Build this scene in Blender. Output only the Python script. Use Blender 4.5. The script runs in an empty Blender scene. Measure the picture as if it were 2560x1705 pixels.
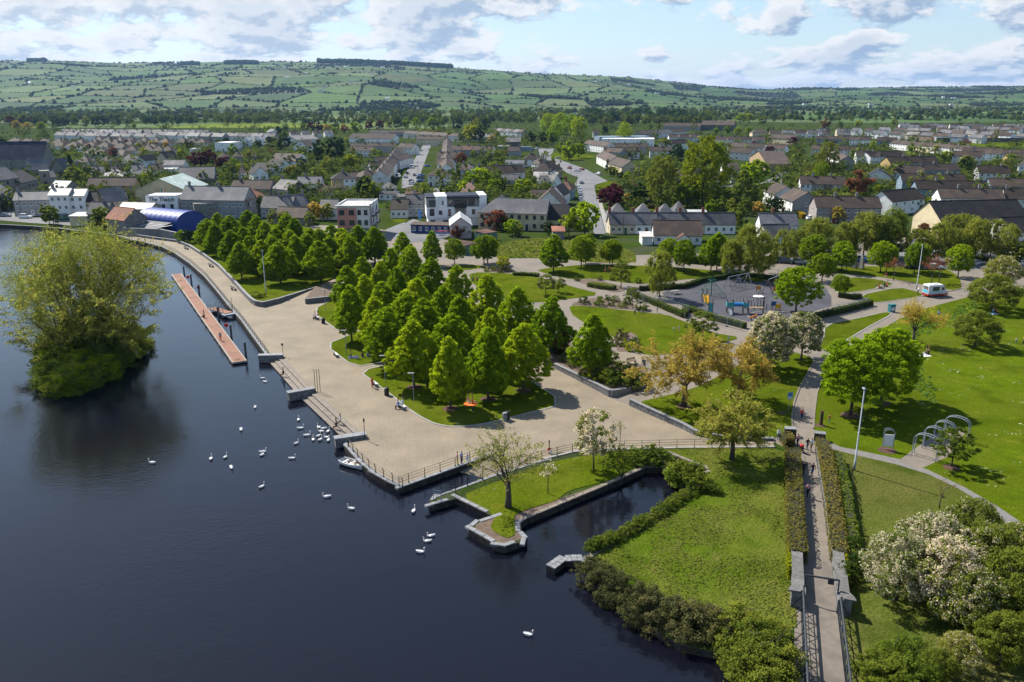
import bpy, bmesh, math, random
import numpy as np
from mathutils import Vector, Matrix, Euler
from mathutils.geometry import tessellate_polygon
R = math.radians
random.seed(7); NR = np.random.default_rng(7)
SC = bpy.context.scene
COL = SC.collection

F, YH, CH = 2050.0, 240.0, 42.0            # focal length and horizon row in photo pixels, camera height in metres
TH = math.atan((852.5 - YH) / F)           # downward pitch
cam_d = bpy.data.cameras.new('camera'); cam = bpy.data.objects.new('camera', cam_d); COL.objects.link(cam)
cam.location = (0, 0, CH); cam.rotation_euler = (math.pi / 2 - TH, 0, 0)
cam_d.sensor_width = 36; cam_d.lens = 36 * F / 2560; cam_d.clip_start = 1; cam_d.clip_end = 60000
SC.camera = cam

SUN_EL, SUN_AZ = R(46), math.atan2(-0.72, 0.69)     # azimuth measured from +Y towards +X
sun_d = bpy.data.lights.new('sun', 'SUN'); sun = bpy.data.objects.new('sun', sun_d); COL.objects.link(sun)
sun_d.energy = 5.0; sun_d.angle = R(0.5); sun_d.color = (1.0, 0.94, 0.84)
sdir = Vector((math.sin(SUN_AZ) * math.cos(SUN_EL), math.cos(SUN_AZ) * math.cos(SUN_EL), math.sin(SUN_EL)))
sun.rotation_euler = (-sdir).to_track_quat('-Z', 'Y').to_euler()
sun.location = (-200, 200, 300)

world = bpy.data.worlds.new('World'); SC.world = world; world.use_nodes = True
wn, wl = world.node_tree.nodes, world.node_tree.links
for n in list(wn): wn.remove(n)
def WN(t, **kw):
    n = wn.new(t)
    for k, v in kw.items():
        if hasattr(n, k): setattr(n, k, v)
        else: n.inputs[k].default_value = v
    return n
def wmath(op, a, b=None, c=None, clamp=False):
    n = wn.new('ShaderNodeMath'); n.operation = op; n.use_clamp = clamp
    for i, v in enumerate((a, b, c)):
        if v is None: continue
        if isinstance(v, (int, float)): n.inputs[i].default_value = v
        else: wl.new(v, n.inputs[i])
    return n.outputs[0]
def wmix(f, a, b):
    n = wn.new('ShaderNodeMix'); n.data_type = 'RGBA'
    for i, v in ((0, f), (6, a), (7, b)):
        if isinstance(v, (int, float)): n.inputs[i].default_value = v
        elif isinstance(v, tuple): n.inputs[i].default_value = (*v, 1)
        else: wl.new(v, n.inputs[i])
    return n.outputs[2]
sky = WN('ShaderNodeTexSky', sky_type='NISHITA', sun_disc=False, sun_elevation=SUN_EL, sun_rotation=SUN_AZ,
         altitude=50, air_density=1.15, dust_density=.25, ozone_density=2.5)
tc = WN('ShaderNodeTexCoord')
sep = WN('ShaderNodeSeparateXYZ'); wl.new(tc.outputs['Generated'], sep.inputs[0])
elev = wmath('MAXIMUM', sep.outputs['Z'], 0.0)
hl = wmath('SQRT', wmath('ADD', wmath('MULTIPLY', sep.outputs['X'], sep.outputs['X']), wmath('MULTIPLY', sep.outputs['Y'], sep.outputs['Y'])))
ax, ay = wmath('DIVIDE', sep.outputs['X'], hl), wmath('DIVIDE', sep.outputs['Y'], hl)
lz = wmath('MULTIPLY', wmath('LOGARITHM', wmath('ADD', elev, 0.055), math.e), .27)     # rows get thinner towards the horizon
def cloud_noise(dz, scale, detail, rough, dx=0.0, lac=2.1):
    cb = wn.new('ShaderNodeCombineXYZ')
    wl.new(wmath('ADD', ax, dx), cb.inputs[0]); wl.new(ay, cb.inputs[1]); wl.new(wmath('ADD', lz, dz), cb.inputs[2])
    n = WN('ShaderNodeTexNoise', Scale=scale, Detail=detail, Roughness=rough, Lacunarity=lac); wl.new(cb.outputs[0], n.inputs['Vector'])
    return n.outputs[0]
def wramp(v, a, b):
    n = wn.new('ShaderNodeMapRange'); n.interpolation_type = 'SMOOTHSTEP'
    wl.new(v, n.inputs[0]); n.inputs[1].default_value = a; n.inputs[2].default_value = b
    return n.outputs[0]
big = cloud_noise(3.1, 3.2, 3, .5)
n1 = cloud_noise(0.0, 15.0, 9, .56)
n2 = cloud_noise(0.020, 15.0, 6, .55, dx=-0.008)
dens = wmath('SUBTRACT', wmath('ADD', n1, wmath('MULTIPLY', wmath('SUBTRACT', big, .48), .8)), wmath('MULTIPLY', wramp(elev, .10, .40), .26))     # overlapping near the horizon, gaps overhead
mask = wramp(dens, .445, .535)
lit = wramp(wmath('SUBTRACT', n1, n2), -.10, .05)
thick = wramp(dens, .53, .72)
sund = wn.new('ShaderNodeVectorMath'); sund.operation = 'DOT_PRODUCT'; wl.new(tc.outputs['Generated'], sund.inputs[0]); sund.inputs[1].default_value = tuple(sdir)
glow = wramp(sund.outputs['Value'], 0.42, .95)
ccol = wmix(lit, (1.75, 2.4, 3.4), (5.0, 5.02, 5.1))
ccol = wmix(wmath('MULTIPLY', thick, .42), ccol, (1.6, 2.25, 3.25))
veil = wmath('MULTIPLY', glow, .36)
base = wmix(wmath('SUBTRACT', .55, wmath('MULTIPLY', wramp(elev, .05, .4), .5)), sky.outputs[0], (1.8, 2.7, 3.95)); base = wmix(veil, base, (4.0, 4.45, 5.0))
ccol = wmix(wmath('MULTIPLY', glow, .6), ccol, (4.6, 4.65, 4.7))
skyc = wmix(wmath('MULTIPLY', mask, .92), base, ccol)
hz_ = wmath('SUBTRACT', 1.0, wramp(elev, -.01, .06))
skyc = wmix(wmath('MULTIPLY', hz_, .3), skyc, (2.7, 3.5, 4.7))
bg = WN('ShaderNodeBackground', Strength=0.10); wl.new(skyc, bg.inputs[0])
wo = WN('ShaderNodeOutputWorld'); wl.new(bg.outputs[0], wo.inputs[0])
vs = SC.view_settings; vs.view_transform = 'Standard'; vs.look = 'None'; vs.gamma = 1; vs.exposure = 0.92; vs.use_curve_mapping = False
SC.cycles.max_bounces = 6; SC.cycles.diffuse_bounces = 2; SC.cycles.glossy_bounces = 2; SC.cycles.transmission_bounces = 3
SC.cycles.transparent_max_bounces = 6; SC.cycles.volume_bounces = 0; SC.cycles.use_denoising = True
SC.cycles.sample_clamp_indirect = 6

TILES = dict(A=(0, 0), B=(850, 0), C=(1700, 0), D=(0, 560), E=(850, 560), F=(1700, 560), G=(850, 1132), H=(1700, 1132),
             T1=(0, 300), T2=(510, 300), T3=(1020, 300), T4=(1530, 300), T5=(2040, 300),
             U1=(1560, 680), U2=(1560, 1080), U3=(380, 660), U4=(1900, 1359), U5=(2100, 640), S=(0, 0))
def px(k, x, y):
    s = 1.0 if k == 'S' else .1953 if k == 'U5' else .2208 if k[0] in 'TU' else .36549
    return TILES[k][0] + x * s, TILES[k][1] + y * s
def W(k, x, y, z=0.0):
    x, y = px(k, x, y)
    u, v = (x - 1280) / F, (y - 852.5) / F
    dz = -(math.sin(TH) + v * math.cos(TH)); t = (z - CH) / dz
    return Vector((u * t, (math.cos(TH) - v * math.sin(TH)) * t, z))
def WP(k, *c, z=0.0): return [W(k, c[i], c[i + 1], z) for i in range(0, len(c), 2)]

class MB:
    def __init__(s): s.v, s.f, s.m = [], [], []
    def add(s, vs_, fs, m=0):
        o = len(s.v); s.v.extend([tuple(p) for p in vs_]); s.f.extend([tuple(i + o for i in f) for f in fs]); s.m.extend([m] * len(fs)); return s
    def box(s, x0, y0, z0, x1, y1, z1, m=0):
        return s.add([(x0, y0, z0), (x1, y0, z0), (x1, y1, z0), (x0, y1, z0), (x0, y0, z1), (x1, y0, z1), (x1, y1, z1), (x0, y1, z1)],
                     [(0, 3, 2, 1), (4, 5, 6, 7), (0, 1, 5, 4), (1, 2, 6, 5), (2, 3, 7, 6), (3, 0, 4, 7)], m)
    def hexa(s, b, t, m=0):                 # any 8 corners: 4 below, 4 above
        return s.add(list(b) + list(t), [(0, 3, 2, 1), (4, 5, 6, 7), (0, 1, 5, 4), (1, 2, 6, 5), (2, 3, 7, 6), (3, 0, 4, 7)], m)
    def bar(s, a, b, w, h=None, m=0):       # box bar between two points
        a, b = Vector(a), Vector(b); h = h or w; d = (b - a)
        if d.length < 1e-6: return s
        d.normalize(); up = Vector((0, 0, 1)) if abs(d.z) < .95 else Vector((0, 1, 0))
        x = d.cross(up).normalized() * w / 2; y = x.cross(d).normalized() * h / 2
        return s.hexa([a - x - y, a + x - y, a + x + y, a - x + y], [b - x - y, b + x - y, b + x + y, b - x + y], m)
    def tube(s, pts, rads, n=6, m=0, cap=True):
        pts = [Vector(p) for p in pts]; o = len(s.v)
        for i, p in enumerate(pts):
            d = (pts[min(i + 1, len(pts) - 1)] - pts[max(i - 1, 0)])
            d = d.normalized() if d.length > 1e-9 else Vector((0, 0, 1))
            up = Vector((0, 0, 1)) if abs(d.z) < .9 else Vector((1, 0, 0))
            x = d.cross(up).normalized(); y = x.cross(d)
            r = rads[i] if isinstance(rads, (list, tuple)) else rads
            for j in range(n):
                a = 2 * math.pi * j / n; s.v.append(tuple(p + x * (r * math.cos(a)) + y * (r * math.sin(a))))
        for i in range(len(pts) - 1):
            for j in range(n):
                s.f.append((o + i * n + j, o + i * n + (j + 1) % n, o + (i + 1) * n + (j + 1) % n, o + (i + 1) * n + j)); s.m.append(m)
        if cap:
            s.f.append(tuple(o + j for j in range(n))[::-1]); s.m.append(m)
            e = o + (len(pts) - 1) * n; s.f.append(tuple(e + j for j in range(n))); s.m.append(m)
        return s
    def cyl(s, x, y, z0, z1, r, n=10, r2=None, m=0): return s.tube([(x, y, z0), (x, y, z1)], [r, r if r2 is None else r2], n, m)
    def ball(s, c, rx, ry, rz, n=8, k=5, m=0):
        o = len(s.v)
        for i in range(1, k):
            t = math.pi * i / k
            for j in range(n):
                a = 2 * math.pi * j / n
                s.v.append((c[0] + rx * math.sin(t) * math.cos(a), c[1] + ry * math.sin(t) * math.sin(a), c[2] + rz * math.cos(t)))
        s.v.append((c[0], c[1], c[2] + rz)); s.v.append((c[0], c[1], c[2] - rz)); tp, bt = len(s.v) - 2, len(s.v) - 1
        for j in range(n):
            s.f.append((tp, o + j, o + (j + 1) % n)); s.m.append(m)
            for i in range(k - 2):
                s.f.append((o + i * n + j, o + (i + 1) * n + j, o + (i + 1) * n + (j + 1) % n, o + i * n + (j + 1) % n)); s.m.append(m)
            e = o + (k - 2) * n; s.f.append((e + j, bt, e + (j + 1) % n)); s.m.append(m)
        return s
    def poly(s, pts, z0, z1=None, m=0, ms=None):  # flat polygon at z0, or prism z0..z1
        q = [Vector((p[0], p[1])) for p in pts]
        ar = sum(q[i].x * q[(i + 1) % len(q)].y - q[(i + 1) % len(q)].x * q[i].y for i in range(len(q)))
        if ar < 0: q.reverse()
        n = len(q); tri = tessellate_polygon([[Vector((p.x, p.y, 0)) for p in q]]); o = len(s.v); zt = z0 if z1 is None else z1
        s.v.extend([(p.x, p.y, zt) for p in q])
        for t in tri:
            a, b, c = (q[i] for i in t)
            if (b - a).cross(c - a) < 0: t = (t[0], t[2], t[1])
            s.f.append(tuple(o + i for i in t)); s.m.append(m)
        if z1 is not None:
            s.v.extend([(p.x, p.y, z0) for p in q])
            for i in range(n):
                j = (i + 1) % n; s.f.append((o + n + i, o + n + j, o + j, o + i)); s.m.append(m if ms is None else ms)
        return s
    def mesh(s, name, mats, smooth=False):
        me = bpy.data.meshes.new(name); me.from_pydata(s.v, [], s.f)
        for mt in mats: me.materials.append(mt)
        if any(s.m): me.polygons.foreach_set('material_index', s.m)
        if smooth: me.polygons.foreach_set('use_smooth', [True] * len(me.polygons))
        me.update(); return me
def link(name, me, parent=None, loc=None, rz=None):
    o = bpy.data.objects.new(name, me); COL.objects.link(o)
    if parent: o.parent = parent
    if loc is not None: o.location = loc
    if rz is not None: o.rotation_euler = (0, 0, rz)
    return o
def part(name, mb, mats, parent, loc=None, rz=None, smooth=False):
    if not isinstance(mats, (list, tuple)): mats = [mats]
    return link(name, mb.mesh(name, mats, smooth), parent, loc, rz)
def tag(o, label, cat, group=None):
    o['label'] = label; o['category'] = cat
    if group: o['group'] = group
    return o
def thing(name, label, cat, loc=(0, 0, 0), rz=0, group=None):
    o = link(name, None, None, loc, rz); o.empty_display_size = .3
    return tag(o, label, cat, group)
def single(name, mb, mats, label, cat, group=None, loc=None, rz=None, smooth=False):
    return tag(part(name, mb, mats, None, loc, rz, smooth), label, cat, group)
def struct(name, mb, mats, kind='structure', parent=None, smooth=False):
    o = part(name, mb, mats, parent, smooth=smooth); o['kind'] = kind; return o
def copy_tree(o, parent=None):
    c = o.copy(); COL.objects.link(c); c.parent = parent
    for ch in KIDS.get(o.name, o.children): copy_tree(ch, c)
    return c
KIDS = {}
def setmat(o, i, mt):
    o.material_slots[i].link = 'OBJECT'; o.material_slots[i].material = mt

MATS = {}
def nodes(name):
    m = bpy.data.materials.new(name); m.use_nodes = True; nt = m.node_tree
    return m, nt, nt.nodes, nt.links, nt.nodes['Principled BSDF']
def pm(name, c1, c2=None, scale=1.0, rough=.8, bump=0.0, bscale=None, detail=5, spec=.3, metal=0.0, orand=0.0, c3=None, s3=.1, obj=False, coat=0):
    """colour noise between c1 and c2 (and large patches of c3), optional relief and per-object brightness"""
    if name in MATS: return MATS[name]
    m, nt, ns, lk, b = nodes(name)
    b.inputs['Roughness'].default_value = rough; b.inputs['Specular IOR Level'].default_value = spec; b.inputs['Metallic'].default_value = metal
    if coat: b.inputs['Coat Weight'].default_value = coat
    if obj: co = ns.new('ShaderNodeTexCoord').outputs['Object']
    else: co = ns.new('ShaderNodeNewGeometry').outputs['Position']
    def noise(sc, de):
        n = ns.new('ShaderNodeTexNoise'); n.inputs['Scale'].default_value = sc; n.inputs['Detail'].default_value = de; lk.new(co, n.inputs['Vector']); return n.outputs[0]
    def mixc(f, a, c):
        n = ns.new('ShaderNodeMix'); n.data_type = 'RGBA'; lk.new(f, n.inputs[0])
        for i, v in ((6, a), (7, c)):
            if isinstance(v, tuple): n.inputs[i].default_value = (*v, 1)
            else: lk.new(v, n.inputs[i])
        return n.outputs[2]
    def ramp(v, lo, hi):
        n = ns.new('ShaderNodeMapRange'); lk.new(v, n.inputs[0]); n.inputs[1].default_value = lo; n.inputs[2].default_value = hi; return n.outputs[0]
    out = None
    if c2: out = mixc(ramp(noise(scale, detail), .32, .68), c1, c2)
    if c3: out = mixc(ramp(noise(s3, 4), .48, .66), out or c1, c3)
    if orand:
        oi = ns.new('ShaderNodeObjectInfo'); r = ramp(oi.outputs['Random'], 0, 1); r.node.inputs[3].default_value = 1 - orand; r.node.inputs[4].default_value = 1 + orand
        n = ns.new('ShaderNodeMix'); n.data_type = 'RGBA'; n.blend_type = 'MULTIPLY'; n.inputs[0].default_value = 1
        if out is not None: lk.new(out, n.inputs[6])
        else: n.inputs[6].default_value = (*c1, 1)
        lk.new(r, n.inputs[7]); out = n.outputs[2]
    if out is not None: lk.new(out, b.inputs['Base Color'])
    else: b.inputs['Base Color'].default_value = (*c1, 1)
    if bump:
        n = ns.new('ShaderNodeBump'); n.inputs['Strength'].default_value = 1; n.inputs['Distance'].default_value = bump
        lk.new(noise(bscale or scale * 3, 4), n.inputs['Height']); lk.new(n.outputs[0], b.inputs['Normal'])
    MATS[name] = m; return m
def leafmat(name, c1, c2, trans=.35, c3=None, p3=.0, hv=.12):
    """foliage: each leaf takes a colour between c1 and c2 (a share p3 takes c3), light passes through"""
    if name in MATS: return MATS[name]
    m, nt, ns, lk, b = nodes(name); ns.remove(b)
    at = ns.new('ShaderNodeAttribute'); at.attribute_name = 'lv'
    def mx(f, a, c, blend='MIX'):
        n = ns.new('ShaderNodeMix'); n.data_type = 'RGBA'; n.blend_type = blend
        for i, v in ((0, f), (6, a), (7, c)):
            if isinstance(v, tuple): n.inputs[i].default_value = (*v, 1)
            elif isinstance(v, (int, float)): n.inputs[i].default_value = v
            else: lk.new(v, n.inputs[i])
        return n.outputs[2]
    col = mx(at.outputs['Fac'], c1, c2)
    if c3:
        g = ns.new('ShaderNodeMath'); g.operation = 'GREATER_THAN'; lk.new(at.outputs['Fac'], g.inputs[0]); g.inputs[1].default_value = 1 - p3
        col = mx(g.outputs[0], col, c3)
    oi = ns.new('ShaderNodeObjectInfo'); hs = ns.new('ShaderNodeHueSaturation')
    r = ns.new('ShaderNodeMapRange'); lk.new(oi.outputs['Random'], r.inputs[0]); r.inputs[3].default_value = 1 - hv * 1.6; r.inputs[4].default_value = 1 + hv * 1.6
    r2 = ns.new('ShaderNodeMapRange'); lk.new(oi.outputs['Random'], r2.inputs[0]); r2.inputs[3].default_value = .5 + hv * .12; r2.inputs[4].default_value = .5 - hv * .12
    lk.new(col, hs.inputs['Color']); lk.new(r.outputs[0], hs.inputs['Value']); lk.new(r2.outputs[0], hs.inputs['Hue'])
    d = ns.new('ShaderNodeBsdfDiffuse'); t = ns.new('ShaderNodeBsdfTranslucent'); mi = ns.new('ShaderNodeMixShader'); mi.inputs[0].default_value = trans
    lk.new(hs.outputs[0], d.inputs[0]); lk.new(hs.outputs[0], t.inputs[0]); lk.new(d.outputs[0], mi.inputs[1]); lk.new(t.outputs[0], mi.inputs[2])
    lk.new(mi.outputs[0], ns['Material Output'].inputs[0]); MATS[name] = m; return m

m_water, nt, ns, lk, b = nodes('river_water')
b.inputs['Base Color'].default_value = (.0035, .004, .008, 1); b.inputs['Roughness'].default_value = .06; b.inputs['IOR'].default_value = 1.33
geo = ns.new('ShaderNodeNewGeometry'); mp = ns.new('ShaderNodeMapping'); mp.inputs['Scale'].default_value = (1, 1.6, 1); mp.inputs['Rotation'].default_value = (0, 0, .5); lk.new(geo.outputs['Position'], mp.inputs[0])
nz1 = ns.new('ShaderNodeTexNoise'); nz1.inputs['Scale'].default_value = 1.9; nz1.inputs['Detail'].default_value = 4; lk.new(mp.outputs[0], nz1.inputs[0])
nz2 = ns.new('ShaderNodeTexNoise'); nz2.inputs['Scale'].default_value = .05; nz2.inputs['Detail'].default_value = 3; lk.new(geo.outputs['Position'], nz2.inputs[0])
mr = ns.new('ShaderNodeMapRange'); lk.new(nz2.outputs[0], mr.inputs[0]); mr.inputs[1].default_value = .35; mr.inputs[2].default_value = .65; mr.inputs[3].default_value = .25; mr.inputs[4].default_value = 1.0
mm = ns.new('ShaderNodeMath'); mm.operation = 'MULTIPLY'; lk.new(nz1.outputs[0], mm.inputs[0]); lk.new(mr.outputs[0], mm.inputs[1])
bp = ns.new('ShaderNodeBump'); nz3 = ns.new('ShaderNodeTexNoise'); nz3.inputs['Scale'].default_value = .3; nz3.inputs['Detail'].default_value = 5; lk.new(mp.outputs[0], nz3.inputs[0]); ma = ns.new('ShaderNodeMath'); ma.operation = 'MULTIPLY_ADD'; lk.new(nz3.outputs[0], ma.inputs[0]); ma.inputs[1].default_value = .7; lk.new(mm.outputs[0], ma.inputs[2]); mm = ma
bp.inputs['Distance'].default_value = .034; lk.new(mm.outputs[0], bp.inputs['Height']); lk.new(bp.outputs[0], b.inputs['Normal'])

def grassmat(name, c1, c2, c3, daisy=0.0, sc=1.1, bump=.05, bs=9):
    m, nt, ns, lk, b = nodes(name); b.inputs['Roughness'].default_value = .95; b.inputs['Specular IOR Level'].default_value = 0
    co = ns.new('ShaderNodeNewGeometry').outputs['Position']
    def noise(s, d=5):
        n = ns.new('ShaderNodeTexNoise'); n.inputs['Scale'].default_value = s; n.inputs['Detail'].default_value = d; lk.new(co, n.inputs[0]); return n.outputs[0]
    def mr(v, a, c):
        n = ns.new('ShaderNodeMapRange'); lk.new(v, n.inputs[0]); n.inputs[1].default_value = a; n.inputs[2].default_value = c; return n.outputs[0]
    def mx(f, a, c):
        n = ns.new('ShaderNodeMix'); n.data_type = 'RGBA'; lk.new(f, n.inputs[0])
        for i, v in ((6, a), (7, c)):
            if isinstance(v, tuple): n.inputs[i].default_value = (*v, 1)
            else: lk.new(v, n.inputs[i])
        return n.outputs[2]
    c = mx(mr(noise(sc, 6), .3, .7), c1, c2); c = mx(mr(noise(.09, 4), .42, .68), c, c3); c = mx(mr(noise(.028, 3), .45, .75), c, tuple(v * .62 for v in c2)); c = mx(mr(noise(.4, 5), .60, .72), c, (c2[0] * 1.25, c2[1] * .95, c2[2] * 2)); c = mx(mr(noise(.22, 5), .5, .72), c, tuple(v * .7 for v in c1)); c = mx(mr(noise(5.0, 4), .42, .8), c, tuple(v * .5 for v in c1))
    if daisy:
        a = mr(noise(.35, 2), .60, .70); d = mr(noise(3.0, 3), .62, .66)
        mu = ns.new('ShaderNodeMath'); mu.operation = 'MULTIPLY'; lk.new(a, mu.inputs[0]); lk.new(d, mu.inputs[1])
        m2 = ns.new('ShaderNodeMath'); m2.operation = 'MULTIPLY'; lk.new(mu.outputs[0], m2.inputs[0]); m2.inputs[1].default_value = daisy
        c = mx(m2.outputs[0], c, (.6, .62, .5))
    lk.new(c, b.inputs['Base Color'])
    bn = ns.new('ShaderNodeBump'); bn.inputs['Distance'].default_value = bump; lk.new(noise(bs, 4), bn.inputs['Height']); lk.new(bn.outputs[0], b.inputs['Normal'])
    MATS[name] = m; return m
M_LAWN = grassmat('lawn_grass', (.055, .084, .004), (.088, .120, .006), (.100, .112, .011), .25)
M_MEAD = grassmat('meadow_grass', (.062, .096, .004), (.092, .130, .006), (.086, .105, .010), .75, .8, .08, 5)
M_ROUGH = grassmat('rough_grass', (.050, .088, .005), (.092, .118, .012), (.125, .122, .026), .0, .7, .16, 3.5)
M_TOWN = grassmat('garden_ground', (.032, .062, .007), (.048, .066, .014), (.055, .056, .042), .0, .12, .05, 4)

m_pave, nt, ns, lk, b = nodes('block_paving'); b.inputs['Roughness'].default_value = .85
geo = ns.new('ShaderNodeNewGeometry'); mp = ns.new('ShaderNodeMapping'); mp.inputs['Rotation'].default_value = (0, 0, R(38)); lk.new(geo.outputs['Position'], mp.inputs[0])
br = ns.new('ShaderNodeTexBrick'); lk.new(mp.outputs[0], br.inputs['Vector'])
for k, v in (('Color1', (.222, .18, .122, 1)), ('Color2', (.192, .154, .104, 1)), ('Mortar', (.125, .10, .07, 1)), ('Scale', 1.0), ('Mortar Size', .026), ('Brick Width', .44), ('Row Height', .22), ('Bias', 0.0)):
    br.inputs[k].default_value = v
nz = ns.new('ShaderNodeTexNoise'); nz.inputs['Scale'].default_value = .22; nz.inputs['Detail'].default_value = 6; lk.new(geo.outputs['Position'], nz.inputs[0])
mr = ns.new('ShaderNodeMapRange'); lk.new(nz.outputs[0], mr.inputs[0]); mr.inputs[1].default_value = .3; mr.inputs[2].default_value = .7; mr.inputs[3].default_value = .80; mr.inputs[4].default_value = 1.16
mx = ns.new('ShaderNodeMix'); mx.data_type = 'RGBA'; mx.blend_type = 'MULTIPLY'; mx.inputs[0].default_value = 1; lk.new(br.outputs[0], mx.inputs[6]); lk.new(mr.outputs[0], mx.inputs[7])
lk.new(mx.outputs[2], b.inputs['Base Color'])
bp = ns.new('ShaderNodeBump'); bp.inputs['Distance'].default_value = .01; bp.invert = True; lk.new(br.outputs['Fac'], bp.inputs['Height']); lk.new(bp.outputs[0], b.inputs['Normal'])
M_PATH = pm('path_asphalt', (.145, .122, .098), (.182, .155, .125), 1.2, .9, .01, 20, c3=(.135, .118, .10), s3=.12)
M_ASPH = pm('road_asphalt', (.115, .117, .125), (.15, .15, .155), .5, .9, .01, 12, c3=(.095, .095, .10), s3=.05)
M_CONC = pm('concrete', (.20, .19, .175), (.27, .26, .24), 1.5, .85, .01, 8)
M_COPE = pm('granite_coping', (.13, .135, .145), (.21, .212, .22), 2.5, .7, .01, 10, orand=.12)
M_STONE = pm('rubble_stone', (.085, .085, .09), (.20, .195, .19), 2.2, .9, .06, 3.0)
M_WETST = pm('dark_quay_stone', (.022, .020, .018), (.062, .054, .045), 1.8, .9, .06, 2.5, spec=.1)
M_STEP = pm('step_stone', (.13, .11, .09), (.20, .17, .14), 1.6, .8, .01, 8, orand=.08)
M_MULCH = pm('bark_mulch', (.05, .025, .018), (.095, .05, .035), 3, .95, .04, 8)
M_SOIL = pm('bed_soil', (.075, .05, .035), (.13, .095, .07), 1.2, .95, .05, 5)
M_BLACK = pm('black_iron', (.018, .019, .021), rough=.5)
M_STEEL = pm('galvanised_steel', (.17, .20, .23), (.24, .27, .30), 1.5, .5)
M_WHITE = pm('white_paint', (.62, .62, .61), rough=.5)
M_RUBBER = pm('rubber_surface', (.045, .045, .056), (.066, .066, .078), .6, .95, .01, 10, c3=(.038, .038, .048), s3=.15)
M_GLASS = pm('window_glass', (.035, .045, .06), rough=.06, spec=.8)
M_BARK = pm('bark', (.045, .036, .028), (.085, .068, .05), 3, .95, .02, 8, obj=True)
M_WOOD = pm('timber', (.24, .15, .08), (.33, .21, .12), 3, .8)
def quickmesh(name, V, Q, mats, mi=None, lv=None, smooth=False):
    """V (n,3) float, Q (m,k) int faces of equal size"""
    me = bpy.data.meshes.new(name); V = np.asarray(V, np.float32); Q = np.asarray(Q, np.int32); m, k = Q.shape
    me.vertices.add(len(V)); me.vertices.foreach_set('co', V.ravel())
    me.loops.add(m * k); me.loops.foreach_set('vertex_index', Q.ravel())
    me.polygons.add(m); me.polygons.foreach_set('loop_start', np.arange(m, dtype=np.int32) * k)
    for mt in mats: me.materials.append(mt)
    if mi is not None: me.polygons.foreach_set('material_index', np.asarray(mi, np.int32))
    if smooth: me.polygons.foreach_set('use_smooth', np.ones(m, bool))
    if lv is not None:
        a = me.attributes.new('lv', 'FLOAT', 'FACE'); a.data.foreach_set('value', np.asarray(lv, np.float32))
    me.update(calc_edges=True); me.validate(); return me
def leafquads(C, S, rng, asp=1.5, up=.5, N=None):
    """one small quad at each centre; normals random with an upward or given bias"""
    n = len(C); d = rng.normal(size=(n, 3)); d /= np.linalg.norm(d, axis=1)[:, None] + 1e-9
    if N is not None: d = d * .75 + N
    d[:, 2] += up; d /= np.linalg.norm(d, axis=1)[:, None] + 1e-9
    r = rng.normal(size=(n, 3)); x = np.cross(d, r); x /= np.linalg.norm(x, axis=1)[:, None] + 1e-9; y = np.cross(d, x)
    S = np.broadcast_to(np.asarray(S, float), (n,)); a = (x.T * S * .5 * asp).T; b_ = (y.T * S * .5).T
    bend = (d.T * S * .18).T
    V = np.stack([C - a * .95 - bend, C - b_ + bend * .4, C + a - bend, C + b_ + bend * .4], 1).reshape(-1, 3)
    return V, np.arange(4 * n).reshape(n, 4)
def vnoise(x, y, s, seed=0):
    x, y = np.asarray(x, float) / s, np.asarray(y, float) / s; xi, yi = np.floor(x).astype(np.int64), np.floor(y).astype(np.int64); fx, fy = x - xi, y - yi
    fx, fy = fx * fx * (3 - 2 * fx), fy * fy * (3 - 2 * fy)
    def h(a, b_): n = (a * 374761393 + b_ * 668265263 + seed * 1442695) & 0x7fffffff; n = ((n ^ (n >> 13)) * 1274126177) & 0x7fffffff; return (n % 100003) / 100003.
    return (h(xi, yi) * (1 - fx) + h(xi + 1, yi) * fx) * (1 - fy) + (h(xi, yi + 1) * (1 - fx) + h(xi + 1, yi + 1) * fx) * fy

SHORE = (WP('S', 1905, 1830) + WP('H', 395, 1395) + WP('G', 2330, 1310, 2180, 1225, 2000, 1080, 1850, 975, 1690, 850, 1690, 705)
         + WP('U2', 0, 1150, 400, 900, 690, 690, 580, 500, 800, 485, 935, 440, 900, 400, 520, 245, 420, 280, 480, 400, 250, 400)
         + WP('G', 1890, 192, 1270, 452, 1228, 482, 1232, 525, 1275, 572, 1270, 592, 1130, 640, 1085, 635, 890, 525, 880, 500, 905, 478, 1045, 430, 795, 308, 655, 350, 612, 332, 628, 308))
SLIP_R = WP('G', 628, 308, 830, 235, 1020, 165, 1200, 108, 1390, 52)
QUAY_F = WP('G', 1090, -5, 415, 238)
QUAY_L = WP('G', 415, 238, 320, 195, 225, 140, 135, 65) + WP('E', 72, 1562, 40, 1525, 25, 1480)
STEP_T = WP('E', 175, 1458) + WP('D', 2150, 1143, 1935, 914)
PROM = WP('D', 1830, 908, 1740, 785, 1650, 660, 1560, 555, 1480, 455, 1400, 360, 1300, 272, 1200, 202, 1110, 158, 1000, 128, 900, 108) + WP('S', 290, 588, 220, 580)
FARQ = WP('S', 220, 580, 150, 571, 90, 566, 0, 561, -400, 556)
land = SHORE + SLIP_R[1:] + QUAY_F + QUAY_L[1:] + STEP_T + PROM + FARQ[1:]
far = [Vector((-2500, 330, 0)), Vector((-9000, 400, 0)), Vector((-9000, 12000, 0)), Vector((9000, 12000, 0)), Vector((9000, -300, 0)), Vector((40, -300, 0)), Vector((26, 20, 0))]
struct('ground', MB().poly([(p.x, p.y) for p in land + far], -2.4, 0.0, 0, 1), [M_TOWN, M_WETST])
water = MB(); water.poly([(-3000, -400), (120, -400), (120, 420), (-3000, 420)], -.7)
struct('river', water, m_water)

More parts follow.
